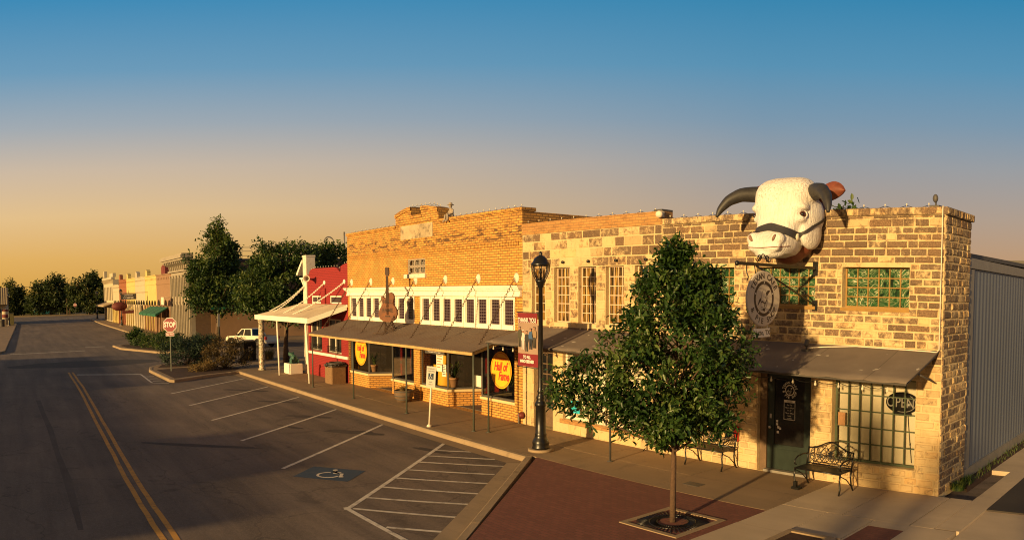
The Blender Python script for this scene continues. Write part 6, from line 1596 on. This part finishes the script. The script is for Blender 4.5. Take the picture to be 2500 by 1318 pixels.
# ------------------------------------------------------------------ pavement furniture
tg = thing('tree_grate', 'square dark tree grate with a pale concrete rim under the sidewalk tree', 'tree grate', (-8.36, -4.2, 0))
m = MB(); c0, c1, d0, d1 = -9.0, -7.72, -4.86, -3.55
for a in ((c0, c1, d0, d0 + .1), (c0, c1, d1 - .1, d1), (c0, c0 + .1, d0 + .1, d1 - .1), (c1 - .1, c1, d0 + .1, d1 - .1)): m.box(*a, -.05, .012)
m.build('rim', M_curb, tg)
m = MB(); gxc, gyc = -8.36, -4.205
m.box(c0 + .1, c1 - .1, d0 + .1, d1 - .1, -.06, -.02)
m.build('soil', M_mulch, tg); m = MB()
for i in range(48):
    a = 2*PI*i/48; k0, k1 = .27, min(.54/max(abs(math.cos(a)), abs(math.sin(a))), .62)
    m.tube([(gxc + k0*math.cos(a), gyc + k0*math.sin(a), .002), (gxc + k1*math.cos(a), gyc + k1*math.sin(a), .002)], .011, 4)
for r in (.27, .40): m.tube([(gxc + r*math.cos(a), gyc + r*math.sin(a), .002) for a in np.linspace(0, 2*PI, 40)], .013, 4, caps=False)
m.build('grille', M_black, tg)
m = MB(); m.box(-9.95, -9.55, -2.05, -1.80, -.004, .006); o = tag(m.build('drain_cover', M_dgrey), 'dark rectangular drain cover set in the pavement', 'drain cover')
bl = thing('barrel_planter', 'half barrel planter with dry grass beside a canopy post', 'planter', (-23.95, -.62, 0))
m = MB(); m.lathe([(.27, 0), (.34, .2), (.36, .42), (.33, .42), (.32, .36), (0, .36)], (-23.95, -.62, 0), 20); m.build('barrel', M_wood, bl)
m = MB()
for z, r in ((.08, .302), (.2, .345), (.36, .362)): m.lathe([(r, z), (r + .006, z), (r + .008, z + .035), (r, z + .035)], (-23.95, -.62, 0), 20)
m.build('hoop', M_dgrey, bl)
def grass(x, y, z, r, h, n, mt, parent, seed, sp=.2, nm='foliage'):
    rg = random.Random(seed); m = MB()
    for i in range(n):
        a = rg.uniform(0, 2*PI); r0 = r*rg.random()**.5*sp; L = r*rg.uniform(.3, 1.1); hh = h*rg.uniform(.5, 1.1); sd = Vector((-math.sin(a), math.cos(a), 0)); V = []
        for q in range(5):
            t = q/4; p = Vector((x + math.cos(a)*(r0 + L*t*t), y + math.sin(a)*(r0 + L*t*t), z + hh*(t - .45*t*t*t))); ww = .009*(1 - t*.9)*(1 + h); V += [p - sd*ww, p + sd*ww]
        m.add(V, [(q*2, q*2 + 1, q*2 + 3, q*2 + 2) for q in range(4)], tone=rg.random())
    return m.build(nm, mt, parent)
grass(-24.02, -.62, .36, .55, .38, 110, M_straw, bl, 4)
tb = thing('rubbish_bin', 'square brown stone rubbish bin with a black bag by the red wall', 'bin', (-30.32, -.52, 0))
m = MB(); m.prism([(-30.66, -.80), (-30.0, -.80), (-29.96, -.76), (-29.96, -.14), (-30.0, -.1), (-30.66, -.1), (-30.70, -.14), (-30.70, -.76)], 0, .74, 'Z'); m.build('body', worn('pebble_panel', (.20, .115, .055), .9, .3, 14.0), tb)
m = MB(); m.prism([(-30.70, -.84), (-29.96, -.84), (-29.92, -.80), (-29.92, -.10), (-29.96, -.06), (-30.70, -.06), (-30.74, -.10), (-30.74, -.80)], .742, .82, 'Z'); m.lathe([(.36, .82), (.34, .88), (.26, .93), (.25, .86), (0, .84)], (-30.33, -.45, 0), 18); m.build('lid', M_dgrey, tb)
m = MB(); random.seed(5)
for i in range(16): a = 2*PI*i/16; m.ell((-30.33 + .38*math.cos(a), -.45 + .38*math.sin(a), .80 + random.uniform(-.05, .05)), (.09, .07, .06), seg=8, ring=6)
m.build('bag', M_black, tb)
mbx = thing('recycling_bin', 'black square recycling bin with white symbol beside the corner shrub', 'bin', (-43.3, -.3, 0))
m = MB(); m.box(-43.7, -42.95, -.68, .08, 0, 1.08, cut=.03); m.build('body', M_black, mbx); m = MB(); m.box(-43.74, -42.91, -.72, .12, 1.083, 1.18, cut=.03); m.build('lid', M_dgrey, mbx)
m = MB()
for i in range(3):
    a = PI/2 + i*2*PI/3; T = Matrix.Translation((-42.945, -.3, .68)) @ Matrix.Rotation(PI/2, 4, 'Z') @ Matrix.Rotation(PI/2, 4, 'X') @ Matrix.Rotation(a, 4, 'Z'); m.add([T @ Vector(p) for p in ((.07, -.07, 0), (.12, -.07, 0), (.12, .05, 0), (.16, .05, 0), (.095, .13, 0), (.03, .05, 0), (.07, .05, 0))], [tuple(range(7))])
m.build('symbol', M_white2, mbx)
pb = thing('plinth', 'low white painted block under the porch', 'plinth', (-35.0, -.6, 0)); m = MB(); m.box(-35.45, -34.55, -.95, -.3, 0, .50, cut=.02); m.build('block', M_white, pb)
fg = thing('frog_statue', 'green bronze frog statue sitting on the white block', 'statue', (-35.0, -.6, .5)); m = MB()
e2 = lambda x, y, z, a, b_, c, r=None: m.ell((-35.0 + x, -.6 + y, .50 + z), (a, b_, c), seg=14, ring=10, rz=r)
e2(.05, .0, .22, .22, .17, .2, Matrix.Rotation(.5, 4, 'Y')); e2(-.18, -.05, .42, .17, .15, .10); e2(-.22, -.14, .5, .05, .05, .05); e2(-.2, .06, .5, .05, .05, .05); e2(.12, -.16, .12, .18, .08, .12); e2(.12, .16, .12, .18, .08, .12); e2(-.1, -.13, .12, .05, .05, .16); e2(-.1, .13, .12, .05, .05, .16); e2(-.16, -.14, .02, .1, .06, .03); e2(-.16, .14, .02, .1, .06, .03); e2(.02, -.2, .03, .14, .06, .03)
remeshed('body', m, M_teal, .02, fg, 4)

# ------------------------------------------------------------------ white pickup on the side street
tk = thing('pickup_truck', 'white pickup truck parked on the side street behind the shrubs', 'pickup truck', (-55.6, 3.9, -.13), None, True, math.radians(24) + PI)
tk.scale = (.86, .86, .86)
# local x forward, y left
def car_section(pts, w0, w1, zsplit): pass
m = MB(); prof = [(-2.65, .50), (-2.65, 1.02), (-1.0, 1.04), (-.98, .98), (.98, .98), (1.15, 1.00), (2.35, .90), (2.55, .78), (2.60, .5), (2.2, .42)]
arch = lambda cx: [(cx + .42*math.cos(t), .36 + .42*math.sin(t)) for t in np.linspace(0, PI, 9)]
low = [(2.2, .36)] + arch(1.75) + [(1.2, .34), (-1.2, .34)] + arch(-1.7) + [(-2.3, .40), (-2.65, .45)]
m.prism(prof[:-1] + low[:-1], -.86, .86, 'Y'); bdy = m.build('body', M_truck, tk)
m = MB(); A_ = [(-.98, .985, .84), (1.25, .985, .84), (.62, 1.60, .66), (-.72, 1.63, .66)]
V = [(x, s*y, z) for s in (1, -1) for x, z, y in A_]; m.add(V, [(0, 1, 2, 3), (7, 6, 5, 4), (3, 2, 6, 7), (1, 5, 6, 2), (0, 3, 7, 4), (0, 4, 5, 1)]); cb_ = m.build('cab', M_truck, tk)
m = MB()
for s in (1, -1):
    for q in ([(.22, 1.03), (1.02, 1.03), (.55, 1.54), (.22, 1.55)], [(-.82, 1.03), (.12, 1.03), (.12, 1.55), (-.62, 1.57)]):
        P = [(x, s*(.84 - (z - .985)*.28 + .006), z) for x, z in q]; m.add(P, [(0, 1, 2, 3) if s < 0 else (3, 2, 1, 0)])
m.add([(1.20, .72, 1.04), (1.20, -.72, 1.04), (.70, -.58, 1.54), (.70, .58, 1.54)], [(3, 2, 1, 0)]); m.add([(-.965, .7, 1.08), (-.965, -.7, 1.08), (-.765, -.58, 1.56), (-.765, .58, 1.56)], [(0, 1, 2, 3)])
m.build('window', M_dglass, cb_)
m = MB(); m.box(-2.5, -1.1, -.72, .72, 1.03, 1.045); m.build('bed', M_dgrey, tk)
for x in (1.75, -1.7):
    for s in (1, -1):
        W_ = MB().lathe([(.20, -.11), (.34, -.11), (.37, -.07), (.37, .07), (.34, .11), (.20, .11)], mat=Matrix.Translation((x, s*.76, .37)) @ Matrix.Rotation(PI/2, 4, 'X'), n=20).build('wheel', M_tyre, tk)
        MB().lathe([(0, .115), (.06, .13), (.20, .10), (.21, .112), (0, .116)] if s < 0 else [(0, -.115), (.06, -.13), (.20, -.10), (.21, -.112), (0, -.116)], mat=Matrix.Translation((x, s*.76, .37)) @ Matrix.Rotation(PI/2, 4, 'X'), n=16).build('rim', M_chrome, W_)
        MB().tube([(x + .44*math.cos(t), s*.868, .36 + .44*math.sin(t)) for t in np.linspace(0, PI, 12)], .05, 5).build('wheel_arch_trim', M_dgrey, tk)
for s in (1, -1):
    MB().box(2.50, 2.605, s*.5, s*.82, .66, .80).build('headlight', M_bulb, tk); MB().box(-2.67, -2.60, s*.66, s*.868, .72, 1.0).build('tail_light', M_red, tk)
    MB().box(.75, .95, s*.87, s*1.02, 1.02, 1.16).build('wing_mirror', M_black, tk)
MB().box(2.55, 2.70, -.84, .84, .40, .56, cut=.03).build('bumper', M_dgrey, tk); MB().box(-2.78, -2.64, -.84, .84, .40, .56, cut=.03).build('bumper', M_chrome, tk)
m = MB(); m.box(-2.665, -2.652, -.25, .25, .58, .70); m.build('number_plate', M_paper, tk)
for s in (1, -1):
    m = MB(); m.text('RANCH', .22, Matrix.Translation((.5, s*.8625, .72)) @ Matrix.Rotation(PI if s > 0 else 0, 4, 'Z') @ Matrix.Rotation(PI/2, 4, 'X'), .002, bold=.01) if False else m.box(.28, .78, s*.861, s*.865, .66, .80); m.build('door_badge', M_wood, tk)
    MB().box(-.02, .12, s*.862, s*.88, .86, .90).build('door_handle', M_black, tk)

# ------------------------------------------------------------------ trees
rg = np.random.default_rng(11)
tr = thing('sidewalk_tree', 'young broad leaved tree in the grate in front of the cafe', 'tree', (-8.36, -4.2, 0))
LEFT = np.array([-.762, -.647, 0.0]); DEP = np.array([-.647, .762, 0.0]); TB = np.array([-8.36, -4.2, 0.0])
prof_t = np.array([(1.30, .35, .25), (1.62, .78, .55), (1.95, .92, 1.0), (2.30, 1.05, 1.05), (2.63, .97, 1.05), (2.97, 1.02, 1.10), (3.30, 1.0, 1.06), (3.60, .76, .88), (3.75, .58, .66), (4.0, .55, .64), (4.25, .42, .56), (4.40, .20, .28), (4.65, .08, .16), (4.82, .03, .04)])
cl = []; boughs = []
cz = lambda z, c: np.interp(z, prof_t[:, 0], prof_t[:, c])
for _ in range(104):
    z = 1.60 + 3.06*rg.random()**1.2; a = rg.uniform(0, 2*PI); ca, sa = math.cos(a), math.sin(a)
    hw = cz(z, 1) if ca > 0 else cz(z, 2); dw = .5*(cz(z, 1) + cz(z, 2))
    rr = (.40 + .60*rg.random()**.7)*rg.choice([.78, .95, 1.02, 1.16])
    c = TB + LEFT*ca*hw*rr + DEP*sa*dw*rr + np.array([0, 0, z]); out = LEFT*ca + DEP*sa + np.array([0, 0, .45 + (z - 3)*.12]); out /= np.linalg.norm(out)
    boughs.append(c); sz = rg.uniform(.16, .29) if z < 4.0 else .13; bt = rg.uniform(.05, .85)
    for _ in range(14):
        w_ = rg.normal(0, 1, 3); w_ /= np.linalg.norm(w_); p = c + w_*sz*rg.random()**.5*1.15; o_ = out*.8 + w_*.45; o_ /= np.linalg.norm(o_)
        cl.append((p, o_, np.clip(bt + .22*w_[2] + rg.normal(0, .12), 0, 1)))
for (u, dp, z, r) in [(1.35, -.15, 2.55, .34), (1.62, -.1, 2.40, .34), (1.85, -.2, 2.55, .26), (1.05, -.2, 2.35, .36), (1.45, 0, 2.15, .30), (1.72, -.1, 2.05, .22), (1.15, .1, 2.65, .28), (.95, -.1, 2.05, .32), (1.98, -.1, 2.25, .18), (1.28, -.1, 1.98, .24), (1.55, -.2, 2.75, .20), (.85, 0, 1.85, .2)]:
    c = TB + LEFT*u + DEP*dp + np.array([0, 0, z]); boughs.append(c); bt = rg.uniform(.15, .5)
    for _ in range(12):
        w_ = rg.normal(0, 1, 3); w_ /= np.linalg.norm(w_); p = c + w_*r*rg.random()**.5; o_ = LEFT*.35 + w_*.7 + np.array([0, 0, .15]); o_ /= np.linalg.norm(o_)
        cl.append((p, o_, np.clip(bt + .2*w_[2] + rg.normal(0, .12), 0, 1)))
for _ in range(70):
    z = rg.uniform(1.9, 4.3); a = rg.uniform(0, 2*PI); ca, sa = math.cos(a), math.sin(a); hw = cz(z, 1) if ca > 0 else cz(z, 2)
    out = LEFT*ca + DEP*sa; c = TB + out*hw*rg.uniform(1.0, 1.2) + np.array([0, 0, z]); boughs.append(c); bt = rg.uniform(.3, .7)
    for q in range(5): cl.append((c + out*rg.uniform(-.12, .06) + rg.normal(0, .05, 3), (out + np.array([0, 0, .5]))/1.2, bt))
for i in range(26):
    z = rg.uniform(4.2, 4.85); p = TB + np.array([rg.normal(0, .05), rg.normal(0, .05), z]) + LEFT*rg.normal(-.05, .10*(5.1 - z)*2); cl.append((p, np.array([rg.normal(0, .3), rg.normal(0, .3), .9]), rg.uniform(.3, .8)))
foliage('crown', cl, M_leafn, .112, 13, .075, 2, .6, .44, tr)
random.seed(3)
m = MB(); tp = trunk(m, (-8.36, -4.2, 0), (-8.33, -4.18, 4.4), .056, .018, 10, .015, None, 9)
for i, c in enumerate(boughs):
    if i % 2 == 0 or c[2] > 4.0 and i < 128: continue
    z0 = max(1.25, c[2] - .55*math.hypot(c[0] + 8.36, c[1] + 4.2) - .1); st_ = Vector((-8.345, -4.19, min(z0, 4.0))); trunk(m, st_, Vector(c), .026, .007, 5, .02, None, 4)
m.build('trunk', M_bark, tr)


def big_tree(name, label, base, blobs, n, leaf, mt, seed, sub=12, subr=.8, tr_r=.22, th=None, spread=.22, group=None, per=8, bark=None):
    t = thing(name, label, 'tree', base, group); rg = np.random.default_rng(seed)
    bl_ = [((base[0] + c[0], base[1] + c[1], base[2] + c[2]), r) for c, r in blobs]
    cl = crown_clusters(bl_, n, rg, .5, sub, subr)
    foliage('crown', cl, mt, leaf, per, spread, seed, .5, .5, t)
    random.seed(seed); m = MB(); th = th or max(b_[0][2] for b_ in blobs)
    trunk(m, base, (base[0], base[1], base[2] + th), tr_r, tr_r*.3, 9, .06)
    for i in range(0, len(cl), max(1, len(cl)//26)):
        p = Vector(cl[i][0]); z0 = base[2] + max(th*.25, min(th*.85, (p.z - base[2])*.55)); trunk(m, (base[0], base[1], z0), p, tr_r*.35, .03, 5, .12, None, 4)
    m.build('trunk', bark or M_dbark, t); return t


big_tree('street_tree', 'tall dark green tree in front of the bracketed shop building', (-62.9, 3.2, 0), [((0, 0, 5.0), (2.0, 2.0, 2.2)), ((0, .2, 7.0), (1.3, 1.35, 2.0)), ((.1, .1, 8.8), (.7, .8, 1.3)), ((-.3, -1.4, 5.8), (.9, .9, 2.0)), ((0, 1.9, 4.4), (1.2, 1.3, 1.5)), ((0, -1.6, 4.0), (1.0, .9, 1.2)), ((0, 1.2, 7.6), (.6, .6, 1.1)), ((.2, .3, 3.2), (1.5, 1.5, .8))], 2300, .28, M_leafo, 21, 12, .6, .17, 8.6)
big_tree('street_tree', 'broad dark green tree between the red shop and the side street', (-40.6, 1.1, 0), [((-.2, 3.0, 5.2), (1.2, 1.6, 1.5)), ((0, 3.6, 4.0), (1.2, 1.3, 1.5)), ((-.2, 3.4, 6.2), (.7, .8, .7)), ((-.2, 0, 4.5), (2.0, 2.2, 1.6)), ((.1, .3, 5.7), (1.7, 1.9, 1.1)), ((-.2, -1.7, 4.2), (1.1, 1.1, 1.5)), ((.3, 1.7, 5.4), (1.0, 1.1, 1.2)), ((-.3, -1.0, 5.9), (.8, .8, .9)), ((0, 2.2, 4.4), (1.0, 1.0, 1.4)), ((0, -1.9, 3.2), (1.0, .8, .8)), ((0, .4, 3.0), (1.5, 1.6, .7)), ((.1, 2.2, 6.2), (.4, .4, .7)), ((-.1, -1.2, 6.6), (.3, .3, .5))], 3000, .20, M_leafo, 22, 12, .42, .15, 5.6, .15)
for i, (x, y, z, sx_, sz_, lb) in enumerate([(-190, -14.6, 0, 4.4, 8.3, 'round dark tree behind the diner at far left'), (-186, -4.6, 0, 6.6, 9.4, 'big spreading tree left of the far stop sign'), (-176, 4.0, 0, 6.4, 9.2, 'big spreading tree beside the end of the far shops'), (-204, -10, 0, 4.5, 4.2, 'low dark tree between the diner and the big trees'), (-202, 1.0, 0, 5, 5.6, 'dark tree behind the far stop sign')]):
    r = sx_; h = sz_
    big_tree('field_tree', lb, (x, y, -.2), [((0, 0, h*.55), (r*.55, r*.72, h*.36)), ((0, r*.42, h*.5), (r*.4, r*.4, h*.34)), ((0, -r*.45, h*.48), (r*.4, r*.4, h*.32)), ((0, r*.1, h*.78), (r*.36, r*.38, h*.22)), ((.5, -r*.15, h*.3), (r*.5, r*.75, h*.22)), ((.6, r*.3, h*.22), (r*.4, r*.5, h*.16))], 900, .7, M_leaff, 40 + i, 10, 1.0, .4, h*.7, .5, 'far trees beyond the field')
big_tree('backyard_tree', 'treetop just showing above the metal building roof', (-8.0, 52, 0), [((0, 0, 7.2), (3.6, 2.4, 1.5)), ((2.6, 0, 6.6), (2, 2, 1.3)), ((-1.4, 0, 7.6), (1.4, 1.4, 1.1))], 320, .5, M_leafo, 60, 10, .8, .25, 6.6, .3)
big_tree('backyard_tree', 'small treetop behind the bull head over the cafe roof', (-14.5, 14, 0), [((0, 0, 6.6), (.55, .7, 1.1)), ((.1, 0, 7.0), (.4, .4, .6))], 110, .3, M_leafo, 61, 10, .5, .15, 6.6, .2)

# shrubs in the corner beds
def shrub(name, label, base, blobs, n, leaf, mt, seed, cat='shrub', spread=.09, subr=.28):
    t = thing(name, label, cat, base); rg = np.random.default_rng(seed)
    bl_ = [((base[0] + c[0], base[1] + c[1], base[2] + c[2]), r) for c, r in blobs]; cl = crown_clusters(bl_, n, rg, .6, 10, subr)
    cl = [c for c in cl if c[0][2] > base[2] + .03]
    foliage('foliage', cl, mt, leaf, 8, spread, seed, .3, .4, t); random.seed(seed); m = MB()
    for i in range(0, len(cl), max(1, len(cl)//16)): trunk(m, base, cl[i][0], .025, .006, 5, .05, None, 3)
    m.build('stem', M_dbark, t)
shrub('rounded_shrub', 'large dark blue green shrub behind the near stop sign', (-42.3, -4.3, 0), [((0, 0, .75), (1.15, 1.35, .8)), ((-.1, -.8, .65), (.8, .7, .7)), ((.2, .9, .7), (.8, .7, .75)), ((0, .3, 1.1), (.7, .8, .5))], 900, .12, M_leafb, 71)
shrub('bronze_shrub', 'bronze leaved shrub left of the recycling bin', (-39.2, -2.9, 0), [((0, .1, 1.1), (.8, 1.0, .6)), ((0, 0, .75), (.9, 1.2, .68)), ((0, -.8, .6), (.7, .7, .55)), ((0, .8, .8), (.6, .7, .6))], 620, .11, M_leafr, 72)
shrub('flowering_shrub', 'low yellow flowering plant at the edge of the mulch bed', (-38.4, -4.3, 0), [((0, 0, .22), (.45, .6, .26)), ((.1, -.5, .2), (.35, .4, .2))], 200, .08, M_straw, 73, 'plant', .06, .16)
shrub('low_hedge', 'low green hedge along the far traffic island', (-55.6, -3.2, 0), [((-2.4, -.9, .45), (1.2, .8, .5)), ((-.8, -.4, .5), (1.2, .8, .55)), ((.9, .1, .5), (1.1, .8, .55)), ((2.0, .7, .5), (.9, .8, .5))], 600, .14, M_leafo, 74)
shrub('spiky_shrub', 'dark spiky shrub on the tip of the far island', (-61.0, -4.2, 0), [((0, 0, .5), (.6, .7, .6)), ((.9, .3, .35), (.7, .7, .4)), ((-.1, -.1, .95), (.3, .3, .4))], 220, .22, M_leafo, 75)
shrub('spiky_shrub', 'spiky shrub behind the low hedge of the island', (-57.8, -2.0, 0), [((0, 0, .6), (.7, .8, .6))], 150, .24, M_leafo, 76)
shrub('rose_bush', 'bush with small pale flowers beside the bracketed shop', (-54.0, -.4, 0), [((0, 0, .5), (1.2, 1.2, .6)), ((-1.5, .4, .5), (.9, .9, .5))], 320, .13, M_leafb, 77)
o = thing('ornamental_grass', 'clump of straw coloured grass behind the bronze shrub', 'grass', (-43.2, .9, 0)); grass(-43.2, .9, 0, .7, 1.1, 260, M_straw, o, 8, .5)
o = thing('ornamental_grass', 'straw coloured grass beside the trunk of the tall street tree', 'grass', (-58.5, 1.6, 0)); grass(-58.5, 1.6, 0, .9, 1.3, 260, M_straw, o, 9, .5)
o = thing('weed_clump', 'green weeds growing at the foot of the cafe side wall', 'weeds', (-5.0, .5, 0)); grass(-5.05, .75, -.02, .16, .32, 200, M_leafo, o, 10, 1.0, 'blades'); grass(-5.08, 1.4, -.02, .14, .26, 140, M_leafo, o, 11, 1.0, 'blades')
m = MB()
for i in range(420):
    x, y = random.uniform(-5.22, -4.95), random.uniform(1.0, 16); a = random.uniform(0, 6.3); h = random.uniform(.04, .14); m.add([(x, y, -.03), (x + .012, y, -.03), (x + .05*math.cos(a), y + .05*math.sin(a), h)], [(0, 1, 2)], tone=random.random())
o = m.build('verge_grass', M_leafo); o['kind'] = 'stuff'; o['label'] = 'short weeds along the foot of the metal wall'

# ------------------------------------------------------------------ strings of bulbs
def bulb_string(label, path, gap, drop, r=.022, cat='string lights', wave=.05, per=6, bm_=None):
    t = thing('string_lights', label, cat, path[0], 'strings of bulbs along the fronts'); m = MB(); pts = []
    for (a, c) in zip(path, path[1:]):
        a, c = Vector(a), Vector(c); L = (c - a).length; k = max(2, int(L/gap))
        for i in range(k): pts.append(a.lerp(c, i/k))
    pts.append(Vector(path[-1])); W = []
    for i, p in enumerate(pts[:-1]):
        for q in range(3): W.append(p.lerp(pts[i + 1], q/3) - Vector((0, 0, wave*(1 - (2*(q/3) - 1)**2))))
    W.append(pts[-1]); m.tube(W, .007, 4); m.build('wire', M_black, t)
    src = None
    for p in pts[:98]:
        if src is None:
            m = MB()
            if drop > 0: m.lathe([(.012, 0), (.012, -.035), (.022, -.055), (.026, -.075), (.015, -.10), (0, -.105)], (0, 0, 0), 8)
            else: m.lathe([(.010, -.01), (.010, .015), (r*.7, .025), (r*.7, .04), (0, .05)], (0, 0, 0), 6)
            src = m.build('bulb', M_bulb, None); src.parent = t; src.matrix_parent_inverse = Matrix.Identity(4); src.location = p - Vector(path[0]); continue
        c = src.copy(); COL.objects.link(c); c.parent = t; c.location = p - Vector(path[0])
bulb_string('small bulbs strung along the cafe parapet right of the bull head', [(-7.5, .1, 5.80), (-5.6, .1, 5.80)], .42, 0)
bulb_string('small bulbs strung along the cafe parapet left of the bull head', [(-12.2, .1, 5.80), (-9.6, .1, 5.80)], .42, 0)
bulb_string('small bulbs strung along the pale stone parapet', [(-17.7, .12, 6.0), (-12.7, .12, 6.0)], .5, 0)
bulb_string('small bulbs along the right half of the brick parapet', [(-21.6, .12, 6.53), (-18.0, .12, 6.53)], .32, 0)
bulb_string('small bulbs along the left half of the brick parapet', [(-29.7, .12, 6.53), (-25.6, .12, 6.53)], .32, 0)
bulb_string('small bulbs over the arched middle of the brick parapet', [(-25.45, .1, 6.92), (-24.9, .1, 7.08), (-24.4, .1, 7.12), (-23.5, .1, 7.10), (-22.9, .1, 7.07), (-22.5, .1, 6.95)], .3, 0)
bulb_string('small bulbs along the red shop parapet', [(-34.2, .1, 5.06), (-33.7, .1, 5.14), (-31.2, .1, 5.12), (-30.7, .1, 4.94), (-30.4, .1, 5.22), (-29.95, .1, 5.27)], .3, 0, .03)
bulb_string('clear bulbs hanging under the right end of the canvas awning', [(-9.2, -1.45, 2.36), (-5.7, -1.45, 2.33)], .44, 1)
bulb_string('clear bulbs hanging under the left end of the canvas awning', [(-17.3, -1.45, 2.44), (-14.6, -1.45, 2.42)], .44, 1)
o = thing('awning_lamp', 'small dark spot lamp standing on the canvas awning', 'lamp', (-8.0, -.45, 2.85)); m = MB(); m.box(-8.08, -7.92, -.52, -.38, 2.80, 2.84); m.tube([(-8.0, -.45, 2.84), (-8.0, -.45, 2.90)], .015, 5); m.lathe([(.03, -.07), (.05, -.05), (.055, .06), (.04, .08)], mat=Matrix.Translation((-8.0, -.44, 2.96)) @ Matrix.Rotation(-.5, 4, 'X'), n=10); m.build('body', M_dgrey, o)
o = thing('parapet_lamp', 'round pale lamp at the joint of the two stone parapets', 'lamp', (-12.42, -.05, 5.9)); m = MB(); m.ell((-12.36, -.12, 5.86), (.10, .08, .09)); m.box(-12.4, -12.3, -.07, .0, 5.80, 5.94); m.build('body', M_white2, o)

# ------------------------------------------------------------------ unseen casters added across the street, behind the camera, to throw the evening shade
b = thing('low_shop_building', 'low flat shop building across the road behind the viewer', 'building', (-6, -38, 0))
m = MB(); m.box(-48, -9, -46, -31, -.2, 3.45); m.build('wall', M_ivory, b); m = MB(); m.box(-48.1, -30, -46, -30.9, 3.46, 3.7); m.box(-17, -12, -46, -30.9, 3.46, 3.85); m.build('parapet', M_tan, b)
for i, (x, y, h, r) in enumerate([(-.6, -29, 6.0, 1.3), (2.6, -30, 5.4, 1.1)]):
    big_tree('street_tree', ['taller street tree across the road behind the viewer', 'smaller street tree across the road behind the viewer'][i], (x, y, -.1), [((0, 0, h), (r, r, r*.7)), ((-.7, .2, h - .9), (r*.7, r*.7, r*.5)), ((.8, 0, h - .8), (r*.7, r*.7, r*.5))], 40, .28, M_leafo, 90 + i, 10, .5, .14, h, .22)
